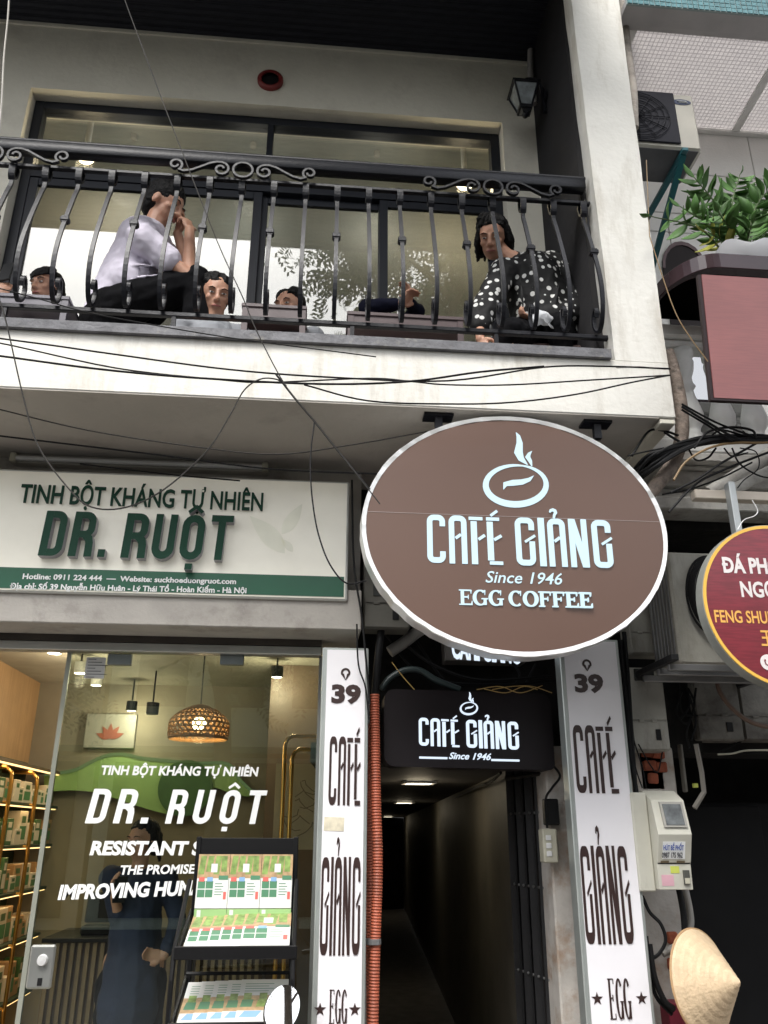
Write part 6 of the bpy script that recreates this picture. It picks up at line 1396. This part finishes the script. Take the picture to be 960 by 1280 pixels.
def hand(b, wrist, fwd, palm, curl=.5, s=1.0, thumb=1):
    """fwd: wrist->knuckles, palm: the way the palm faces"""
    f = Vector(fwd).normalized(); p = Vector(palm); p = (p-f*p.dot(f)).normalized(); r = f.cross(p)
    w = Vector(wrist); M = Matrix((r, f, p)).transposed()
    b.sphere(w+f*.045*s, tuple(k*s for k in (.037, .05, .015)), 12, 8, M)
    lens = [.07, .08, .075, .06]
    for i in range(4):
        base = w+f*(.082-.004*abs(i-1.3))*s+r*(-.03+.02*i)*s*thumb; a = R(18+50*curl+6*i*curl); L1 = lens[i]*s
        q = [base]; ang = a*.4
        for k, fr_ in enumerate((.45, .32, .23)):
            d = f*math.cos(ang)+p*math.sin(ang); q.append(q[-1]+d*L1*fr_); ang += a*.75
        b.tube(q, [.0095*s, .009*s, .0082*s, .0068*s], 8); b.sphere(q[-1], .0068*s, 8, 6); b.sphere(q[0], .0095*s, 8, 6)
    t0 = w+f*.025*s-r*.03*s*thumb; q = [t0, t0+(f*.6-r*thumb*.7+p*.3).normalized()*.035*s, t0+(f*.85-r*thumb*.45+p*.5).normalized()*.065*s]
    b.tube(q, [.014*s, .011*s, .008*s], 8); b.sphere(q[-1], .008*s, 8, 6); b.sphere(q[0], .014*s, 8, 6)
fl = Ztop
# --- man in profile, lavender T-shirt, hand to his mouth
YM1 = 3.84
hc = P(205, 258, YM1); man = thing('person', 'man in a pale lavender T-shirt and black trousers sitting in profile, hand at his mouth', 'person', Vector((P(150, 400, YM1).x, YM1, fl)), 'people sitting on the balcony')
Mh = basis((1, -.25, -.55))
hip = P(142, 395, YM1+.02); chest = P(180, 312, YM1); neck = P(193, 282, YM1)
shN = P(178, 298, YM1-.19); shF = P(190, 300, YM1+.17); elN = P(236, 347, YM1-.14); wrN = P(237, 288, YM1-.06); elF = P(238, 345, YM1+.14); wrF = P(222, 292, YM1+.06)
kn = P(245, 352, YM1-.1); knF = P(232, 350, YM1+.16); ft = Vector((kn.x+.05, YM1-.1, fl+.05)); ftF = Vector((knF.x+.06, YM1+.14, fl+.05))
hipN = hip+Vector((.02, -.1, -.03)); hipF = hip+Vector((.02, .1, -.03))
b = MB(); head(b, hc, Mh, 1.14); cap(b, neck+Vector((-.01, 0, -.03)), hc+Vector((-.02, 0, -.05)), .06, .055)
cap(b, hip, chest, .12, .13); cap(b, chest, neck+Vector((0, 0, -.05)), .12, .07)
cap(b, shN, elN, .05, .042); cap(b, elN, wrN, .043, .028); cap(b, shF, elF, .048, .04); cap(b, elF, wrF, .04, .027)
cap(b, chest+Vector((0, -.05, .05)), shN, .08, .05); cap(b, chest+Vector((0, .05, .05)), shF, .08, .05)
cap(b, hipN, kn, .08, .055); cap(b, kn, ft, .055, .04); cap(b, hipF, knF, .08, .055); cap(b, knF, ftF, .055, .04)
cap(b, ft, ft+Vector((.16, 0, -.02)), .035, .025); cap(b, ftF, ftF+Vector((.16, 0, -.02)), .035, .025)
hand(b, wrN, (-.25, .1, .8), (-.6, .6, .2), .9, 1.0, 1); hand(b, wrF, (.15, -.25, .7), (-.5, -.6, 0), .8, 1.0, -1)
rm(b, 'body', skin, man, .0065, 3); face_bits(hc, Mh, man, 1.14); hair(hc, Mh, man, 1.2, 'full', 1)
shirt = pm('lavender_tshirt', (.62, .58, .67), .85, var=.06, scale=9, bump=.9, bscale=7)
b = MB(); cap(b, hip+Vector((0, 0, -.0)), chest, .165, .165); b.sphere(hip.lerp(chest, .4)+Vector((.03, 0, 0)), (.17, .19, .17), 16, 10); cap(b, chest, neck+Vector((-.01, 0, -.06)), .15, .085)
b.sphere(chest+Vector((-.0, 0, .02)), (.15, .2, .14), 16, 10)
cap(b, shN, shN.lerp(elN, .55), .085, .075); cap(b, shF, shF.lerp(elF, .5), .08, .07); cap(b, chest+Vector((0, -.08, .06)), shN, .09, .08); cap(b, chest+Vector((0, .08, .06)), shF, .09, .08)
# cloth folds: thin raised rolls across the side of the shirt
for (q0, q1, r) in (((160, 350), (215, 342), .01), ((158, 330), (205, 335), .011), ((178, 318), (214, 330), .01), ((190, 300), (222, 312), .009)):
    a, c = P(q0[0], q0[1], YM1-.17), P(q1[0], q1[1], YM1-.15); b.tube([a, (a+c)/2+Vector((0, -.02, -.01)), c], [r*.3, r, r*.3], 6)
rm(b, 'tshirt', shirt, man, .0085, 2)
blk = pm('black_cloth', (.005, .005, .006), .9, spec=.1, var=.4, scale=14, bump=.6, bscale=16)
b = MB(); cap(b, hipN, kn, .125, .085); cap(b, kn, ft+Vector((0, 0, .05)), .085, .065); cap(b, hipF, knF, .12, .085); cap(b, knF, ftF+Vector((0, 0, .05)), .085, .065); b.sphere(hip+Vector((.0, 0, -.08)), (.18, .19, .14), 16, 10)
rm(b, 'trousers', blk, man, .009, 2)
stoolm = pm('dark_red_stool_wood', (.11, .065, .06), .5, var=.2, wave=((25, 25, 2), 3, .4, (.05, .03, .03)))
def stool(x, y, h, label, w_=.3):
    t = thing('stool', label, 'stool', (x, y, fl), 'low wooden stools on the balcony'); b = MB(); b.rbox(x-w_/2, x+w_/2, y-w_/2, y+w_/2, fl+h-.03, fl+h, .004); b.build('seat', stoolm, t)
    for q in (-1, 1):
        for r in (-1, 1): b = MB(); b.box(x+q*(w_/2-.03)-.018, x+q*(w_/2-.03)+.018, y+r*(w_/2-.03)-.018, y+r*(w_/2-.03)+.018, fl-.029, fl+h-.031); b.build('leg', stoolm, t)
    return t
stool(hip.x, YM1+.02, hip.z-fl-.2, 'low stool under the man in the lavender T-shirt')
# --- low wooden tables
def table(px0, px1, ytop, Y, depth, label, mat, name='low_table', th=.06):
    a, c = P(px0, ytop, Y), P(px1, ytop, Y); z = (a.z+c.z)/2; t = thing(name, label, 'table', ((a.x+c.x)/2, Y, fl), 'low wooden tables on the balcony')
    b = MB(); b.rbox(a.x, c.x, Y, Y+depth, z-.022, z, .003); b.build('tabletop', mat, t)
    for (y0_, y1_) in ((Y+.008, Y+.03), (Y+depth-.03, Y+depth-.01)): b = MB(); b.box(a.x+.036, c.x-.036, y0_, y1_, z-.03-th, z-.0225); b.build('apron', mat, t)
    for x in (a.x+.02, c.x-.02):
        for y in (Y+.02, Y+depth-.02): b = MB(); b.box(x-.015, x+.015, y-.015, y+.015, fl-.029, z-.0225); b.build('leg', mat, t)
    return t, z
tm = pm('greyish_brown_table_wood', (.085, .058, .06), .4, var=.15, wave=((2, 25, 25), 3, .4, (.09, .06, .06)))
table(302, 384, 380, 3.66, .3, 'left of the two low brown wooden tables behind the railing', tm)
t2_, zt2_ = table(434, 580, 392, 3.6, .32, 'right and longer low brown wooden table, before the person in the navy sleeve', tm)
t3_, zt3_ = table(-60, 88, 366, 3.62, .34, 'low table with a shiny pale edge at the far left of the balcony', pm('grey_laminate', (.13, .12, .14), .25, var=.1), th=.04)
# --- people partly hidden
def sitter(label, hx, hy, Y, face, hk, shirt_m, s=1.0, seed=0, arms=None, fb=True, lean=0, scale_h=1.0):
    c = P(hx, hy, Y); t = thing('person', label, 'person', (c.x, Y, fl), 'people sitting on the balcony'); M = basis(face)
    back = -(M@Vector((0, 1, 0))); back.z = 0
    nk = c+Vector((0, 0, -.11*s))+back*.03; zh = max(fl+.12, c.z-.62*s); hp = Vector((c.x, Y, zh))+back*(.05+lean)
    b = MB(); head(b, c, M, s); cap(b, nk+Vector((0, 0, -.03)), c+Vector((0, 0, -.05*s)), .05*s, .05*s); cap(b, hp, nk+Vector((0, 0, -.13*s)), .11*s, .1*s); cap(b, nk+Vector((0, 0, -.12*s)), nk+Vector((0, 0, -.04)), .09*s, .055*s)
    rt_ = M@Vector((1, 0, 0)); rt_.z = 0; sh_ = [nk+rt_*q*.15*s+Vector((0, 0, -.09*s)) for q in (-1, 1)]
    cl = MB(); cap(cl, hp, nk+Vector((0, 0, -.15*s)), .14*s, .13*s); cap(cl, sh_[0], sh_[1], .065*s, .065*s); cap(cl, nk+Vector((0, 0, -.12*s)), nk+Vector((0, 0, -.06)), .12*s, .062*s)
    for i, ar in enumerate(arms or [None, None]):
        if ar is None: el = sh_[i]+Vector((0, 0, -.24*s))+M@Vector((0, .02, 0)); wr = el+M@Vector((-.08*(1 if i else -1), .07, 0.12)); pf = (M@Vector((0, 1, 0)), (0, 0, -1))
        else: el, wr = ar[0], ar[1]; pf = (ar[2], ar[3])
        cap(b, sh_[i], el, .042*s, .036*s); cap(b, el, wr, .036*s, .025*s); hand(b, wr, pf[0], pf[1], .5, .95*s, 1 if i else -1)
        cap(cl, sh_[i], el, .06*s, .05*s); cap(cl, el, el.lerp(wr, .85 if ar else .3), .05*s, .038*s)
    rm(b, 'body', skin, t, .0065, 3)
    if fb: face_bits(c, M, t, s)
    hair(c, M, t, s, hk, seed); rm(cl, 'shirt', shirt_m, t, .009, 2)
    return t
grey_cl = pm('grey_cloth', (.25, .26, .28), .85, var=.1, bump=.4, bscale=10); white_cl = pm('white_cloth', (.62, .63, .65), .85, var=.06, bump=.4, bscale=10); navy = pm('navy_cloth', (.006, .007, .018), .9, spec=.15, var=.2, bump=.5, bscale=14)
sitter('child with a black fringe peeping over the pale-edged table at the far left', 58, 362, 3.95, (-.5, -1, -.25), 'fringe', grey_cl, .92, 3)
sitter('short-haired man in a grey shirt, low down right of the lavender T-shirt man', 270, 372, 3.72, (.25, -1, -.5), 'short', grey_cl, 1.0, 4)
sitter('person whose black hair just shows over the left brown table', 362, 388, 3.95, (-.6, -1, -.3), 'short', grey_cl, .98, 5)
# navy sleeve person, head down behind the right table
aE, aW = P(470, 378, 3.8), P(505, 372, 3.78)
sitter('person in a navy sleeve leaning behind the right brown table, hands clasped', 480, 420, 4.02, (-.2, -1, -.6), 'short', navy, .98, 6, arms=[(P(458, 384, 3.86), P(500, 380, 3.8), Vector((.5, 0, .7)), Vector((1, -.3, 0))), (P(520, 390, 3.95), P(512, 378, 3.85), Vector((-.1, -.1, .8)), Vector((-1, -.3, 0)))], fb=False)
# far left hand with a phone
pw_ = P(2, 368, 3.8)
ps = sitter('person at the far left edge of the balcony holding a dark phone', -42, 372, 3.9, (.6, -.8, -.2), 'bob', navy, .98, 8, arms=[None, (P(-20, 385, 3.82), pw_+Vector((0.0, 0, -.03)), Vector((.1, 0, 1)), Vector((-.3, 1, 0)))])
q = P(8, 340, 3.8); b = MB(); b.obox(q, (.075, .012, .13), (R(-10), 0, R(-20)), .004); tag(b.build('phone', black_m), 'dark phone held up at the far left edge of the balcony', 'phone')
# --- woman in the polka dot shirt
YW2 = 3.8
wc = P(616, 300, YW2-.02); wom = thing('person', 'woman in a black shirt with white polka dots looking down beside the white pillar', 'person', (P(660, 400, YW2).x, YW2, fl), 'people sitting on the balcony')
Mw = basis((-.5, -1, -.85), (0.1, 0, 1))
hpw = P(680, 408, YW2+.05); chw = P(664, 350, YW2+.02); nkw = P(640, 325, YW2)
sR = P(630, 340, YW2-.06); eR = P(600, 398, YW2-.12); wR = P(600, 424, YW2-.2)
sL = P(690, 335, YW2+.08); eL = P(716, 392, YW2); wL = P(672, 398, YW2-.16)
b = MB(); head(b, wc, Mw, 1.06); cap(b, nkw+Vector((.0, 0, -.02)), wc+Vector((.02, .01, -.04)), .05, .048); cap(b, hpw, chw, .11, .1); cap(b, chw, nkw, .1, .055); cap(b, chw+Vector((0, 0, .04)), sR, .06, .045); cap(b, chw+Vector((0, 0, .04)), sL, .06, .045)
cap(b, sR, eR, .04, .034); cap(b, eR, wR, .034, .023); cap(b, sL, eL, .04, .034); cap(b, eL, wL, .034, .023)
hand(b, wR, (.2, -.2, -.7), (.5, .6, 0), .5, .92, -1); hand(b, wL, (-.8, -.2, -.1), (0, -.3, 1), .8, .92, 1)
kR = P(640, 415, YW2-.2); kL = P(700, 408, YW2-.16); cap(b, hpw+Vector((-.06, 0, -.06)), kR, .08, .05); cap(b, hpw+Vector((.06, 0, -.06)), kL, .08, .05)
fR = Vector((kR.x-.08, YW2-.14, fl+.05)); fL_ = Vector((kL.x+.02, YW2-.1, fl+.05)); cap(b, kR, fR, .05, .035); cap(b, kL, fL_, .05, .035)
cap(b, fR, P(620, 432, YW2-.27), .03, .022)
rm(b, 'body', skin, wom, .0065, 3); face_bits(wc, Mw, wom, 1.06); hair(wc, Mw, wom, 1.12, 'bob', 9)
# polka dots: print worked out from the cloth's own position
dots = bpy.data.materials.new('polka_dot_cloth'); dots.use_nodes = True; dn_ = dots.node_tree.nodes; dl_ = dots.node_tree.links
tc = dn_.new('ShaderNodeTexCoord'); vo = dn_.new('ShaderNodeTexVoronoi'); vo.inputs['Scale'].default_value = 23; vo.inputs['Randomness'].default_value = .55
cr = dn_.new('ShaderNodeValToRGB'); cr.color_ramp.elements[0].position = .3; cr.color_ramp.elements[1].position = .33; cr.color_ramp.elements[0].color = (.7, .7, .68, 1); cr.color_ramp.elements[1].color = (.004, .004, .0045, 1)
dl_.new(tc.outputs['Object'], vo.inputs['Vector']); dl_.new(vo.outputs['Distance'], cr.inputs['Fac']); dl_.new(cr.outputs['Color'], dn_['Principled BSDF'].inputs['Base Color']); dn_['Principled BSDF'].inputs['Roughness'].default_value = .8
b = MB(); cap(b, hpw+Vector((0, 0, -.02)), chw, .18, .165); cap(b, chw, nkw+Vector((.02, .02, -.02)), .155, .08); cap(b, chw+Vector((0, 0, .05)), sR, .1, .08); cap(b, chw+Vector((0, 0, .05)), sL, .115, .095)
cap(b, sR, eR, .078, .075); cap(b, sL, eL, .1, .09); cap(b, eL, eL.lerp(wL, .6), .09, .065); cap(b, eR, eR.lerp(wR, .35), .074, .06)
for (q0, q1) in (((650, 345), (655, 395)), ((700, 350), (690, 395)), ((620, 365), (610, 400))):
    a, c = P(q0[0], q0[1], YW2-.14), P(q1[0], q1[1], YW2-.14); b.tube([a, (a+c)/2, c], [.004, .014, .004], 6)
rm(b, 'shirt', dots, wom, .0085, 2)
b = MB(); cap(b, hpw+Vector((-.06, 0, -.06)), kR, .105, .075); cap(b, hpw+Vector((.06, 0, -.06)), kL, .105, .075); cap(b, kR, fR+Vector((0, 0, .08)), .075, .055); cap(b, kL, fL_+Vector((0, 0, .08)), .075, .055); b.sphere(hpw+Vector((0, 0, -.1)), (.19, .16, .12), 14, 8)
rm(b, 'trousers', blk, wom, .009, 2)
stool(hpw.x, YW2+.06, hpw.z-fl-.2, 'low stool under the woman in polka dots')
q = P(676, 397, YW2-.22); b = MB()
n = 9; vs = []
for i in range(n):
    for j in range(n):
        u, v = i/(n-1)-.5, j/(n-1)-.5; vs.append(q+Vector((u*.11+.01*math.sin(v*9), -.03*math.cos(u*3)*math.cos(v*3)+.006*math.sin(u*17+v*11), v*.09-.03*u*u*8*.3)))
m_ = len(vs); vs += [v+Vector((0, .003, 0)) for v in vs]; fs = [(i*n+j, (i+1)*n+j, (i+1)*n+j+1, i*n+j+1) for i in range(n-1) for j in range(n-1)]; fs += [(a+m_, d+m_, c+m_, b_+m_) for a, b_, c, d in fs]
edge = [(i*n, (i+1)*n) for i in range(n-1)]+[((n-1)*n+j, (n-1)*n+j+1) for j in range(n-1)]+[((i+1)*n+n-1, i*n+n-1) for i in range(n-1)]+[(j+1, j) for j in range(n-1)]
fs += [(a, a+m_, b_+m_, b_) for a, b_ in edge]; b.add(vs, fs); tag(b.build('face_mask', white_cl, smooth=True), 'crumpled white face mask in the polka dot woman\'s lap', 'mask')
# --- shop assistant seen through the door glass
ya = 5.5; ac_ = P(178, 1052, ya); asst = thing('person', 'shop assistant with tied black hair in a navy top standing inside behind the glass door', 'person', (ac_.x, ya, .02))
Ma = basis((-.6, -.9, -.1)); b = MB(); head(b, ac_, Ma, 1.0); nk = ac_+Vector((0, 0, -.12)); cap(b, nk+Vector((0, 0, -.03)), ac_+Vector((0, 0, -.05)), .05, .05)
hp = Vector((ac_.x+.02, ya, .9)); cap(b, hp, nk+Vector((0, 0, -.16)), .11, .11); sA = [nk+Vector((-.16, -.02, -.08)), nk+Vector((.16, .03, -.08))]
eA = [P(150, 1150, ya-.08), P(222, 1150, ya)]; wA = [P(143, 1120, ya-.2), P(205, 1195, ya-.15)]
for i in (0, 1): cap(b, sA[i], eA[i], .042, .036); cap(b, eA[i], wA[i], .035, .025); hand(b, wA[i], (-.1 if i == 0 else -.7, -.2, .8 if i == 0 else .1), (.6, -.2, 0), .5, .95, 1 if i else -1)
for q in (-1, 1): cap(b, hp+Vector((q*.09, 0, 0)), Vector((hp.x+q*.1, ya, .5)), .085, .055); cap(b, Vector((hp.x+q*.1, ya, .5)), Vector((hp.x+q*.1, ya+.02, .1)), .055, .035); cap(b, Vector((hp.x+q*.1, ya+.02, .06)), Vector((hp.x+q*.1, ya-.15, .05)), .035, .028)
rm(b, 'body', skin, asst, .009, 3); face_bits(ac_, Ma, asst); hair(ac_, Ma, asst, 1.0, 'tied', 12)
b = MB(); cap(b, hp, nk+Vector((0, 0, -.18)), .16, .14); cap(b, sA[0], sA[1], .07, .07); cap(b, nk+Vector((0, 0, -.14)), nk+Vector((0, 0, -.07)), .11, .06)
for i in (0, 1): cap(b, sA[i], eA[i], .062, .052); cap(b, eA[i], eA[i].lerp(wA[i], .3 if i == 0 else .8), .05, .042)
cap(b, hp, hp+Vector((0, 0, -.22)), .17, .19); rm(b, 'navy_top', pm('navy_uniform', (.012, .02, .05), .8, var=.15, bump=.4, bscale=12), asst, .011, 2)
b = MB()
for q in (-1, 1): cap(b, hp+Vector((q*.09, 0, -.1)), Vector((hp.x+q*.1, ya, .5)), .11, .085); cap(b, Vector((hp.x+q*.1, ya, .5)), Vector((hp.x+q*.1, ya+.02, .12)), .085, .065)
rm(b, 'trousers', blk, asst, .011, 2)
b = MB(); q = P(150, 1112, ya-.22); b.obox(q, (.07, .01, .14), (R(10), 0, R(20)), .003)
tag(b.build('phone', black_m), 'phone in the raised hand of the shop assistant', 'phone')
# dark grass tufts on the ledge
# ------------------------------------------------------------------ loose cables across the facade
def wire(pts, Y, r, label, mat=None): return cable(pts, Y, r, label, mat, 'wire', 'wires slung across the facade', 5, 'wire')
gw_ = pm('grey_wire', (.035, .033, .03), .7, spec=.2); pw2 = pm('pale_wire', (.4, .38, .34), .6)
wire([(-40, 418), (60, 431), (144, 443), (287, 462), (420, 472), (560, 476), (680, 459), (760, 458), (838, 461)], 3.2, .0042, 'uppermost black wire drooping across the front of the balcony slab')
wire([(-40, 427), (0, 429), (144, 460), (268, 474), (335, 478), (460, 473), (515, 477), (560, 481), (640, 481), (740, 475), (838, 469)], 3.25, .0038, 'black wire weaving between two others across the balcony slab')
wire([(-40, 441), (0, 445), (120, 461), (240, 472), (398, 480), (510, 477), (600, 465), (680, 458)], 3.15, .005, 'thicker black wire rising to the right on the balcony slab')
wire([(380, 481), (460, 501), (560, 505), (640, 503), (720, 493), (790, 478), (838, 469)], 3.22, .004, 'lowest black wire on the right half of the balcony slab')
wire([(-30, 505), (0, 512), (110, 538), (240, 558), (345, 568), (440, 556), (520, 542), (560, 535)], 3.5, .0035, 'pale wire drooping under the balcony', gw_)
wire([(-30, 541), (0, 545), (192, 568), (335, 586), (460, 592), (480, 592)], 3.6, .0045, 'thick black wire running just above the cream shop sign')
wire([(100, 580), (150, 586), (220, 594), (300, 601)], 3.8, .004, 'short black wire along the top edge of the cream shop sign')
wire([(150, -20), (156, 0), (200, 118), (246, 237), (275, 310), (304, 373), (320, 412), (355, 479), (393, 527), (460, 611), (475, 630)], 2.8, .0024, 'long grey wire slanting down from the top of the picture over the railing', gw_)
wire([(345, 468), (370, 500), (393, 527), (425, 567), (462, 612)], 2.85, .0045, 'thicker black wire twisted round the long slanting one')
wire([(-6, 360), (7, 400), (29, 496), (48, 558), (86, 611), (115, 634), (158, 634), (206, 611), (259, 563), (287, 520), (305, 488), (325, 474), (345, 474), (358, 482)], 2.9, .003, 'brownish wire hanging in a deep loop before the cream shop sign', gw_)
wire([(393, 527), (389, 560), (388, 592), (391, 630), (398, 668), (412, 705), (433, 729), (458, 726)], 2.95, .0032, 'thin black wire falling from the slanting one to the end of the cream shop sign')
wire([(-10, 358), (50, 374), (116, 392), (219, 411), (300, 424), (400, 437), (470, 446)], 3.32, .003, 'thin black wire sagging over the balcony ledge')
wire([(12, -20), (10, 20), (5, 70), (2, 130), (-3, 180)], 3.0, .004, 'pale wire at the upper left corner of the picture', pw2)
yw2 = pm('tan_wire', (.22, .14, .06), .6)
wire([(812, 295), (828, 345), (845, 392), (865, 425), (885, 452)], 3.12, .0028, 'tan wire slanting down before the maroon ledge and pink board', yw2)
wire([(808, 200), (810, 250), (812, 296)], 3.3, .0025, 'tan wire down the right edge of the white pillar', yw2)
# the big bundle on the right
random.seed(31)
for k in range(22):
    j = lambda a: random.uniform(-a, a)
    pts = [(752+j(4), 640+k*.6, 3.8), (782+j(6), 606+j(9), 3.7), (815+j(5), 578+j(9)), (850+j(4), 558+j(7)), (895+j(5), 549+j(5)), (945, 549+j(5)), (1000, 548+j(5))]
    cable(pts, 3.42+j(.05), random.choice([.006, .008, .01, .005]), 'black cable in the thick bundle along the cornice', group='cables in the thick bundle along the cornice')
for k, (pts, r) in enumerate([([(852, 508), (880, 525), (905, 540), (925, 550)], .006), ([(852, 512), (890, 535), (915, 552)], .005), ([(852, 505), (895, 528), (940, 545)], .005), ([(868, 560), (885, 540), (915, 534), (940, 538), (945, 548)], .006), ([(880, 555), (900, 538), (930, 545)], .005),
                              ([(838, 616), (870, 600), (900, 580), (935, 560), (980, 535)], .006), ([(836, 640), (870, 605), (910, 585), (975, 560)], .006), ([(915, 560), (925, 580), (950, 595), (975, 598)], .0045), ([(925, 560), (945, 565), (948, 585), (930, 600), (922, 610)], .003), ([(785, 570), (800, 566), (830, 560)], .004),
                              ([(830, 540), (850, 552), (870, 556)], .006), ([(860, 560), (870, 575), (885, 572), (895, 560)], .005), ([(905, 560), (915, 570), (935, 566)], .004), ([(790, 570), (810, 540), (828, 538), (850, 545)], .006), ([(828, 618), (860, 612), (900, 598), (940, 578)], .0045)]):
    cable(pts, 3.35+.01*k, r, ['upper straight', 'lower straight', 'flatter straight', 'large looping', 'small looping', 'long rising', 'steeper rising', 'drooping', 'curling thin', 'short left', 'left bending', 'small hanging', 'tiny hooked', 'arching left', 'lowest rising'][k]+' black cable loose from the bundle by the white balustrade')
cable([(842, 600), (860, 575), (900, 556), (960, 553), (1000, 552)], 3.38, .006, 'pale brown cable lying on the black bundle', yw2)
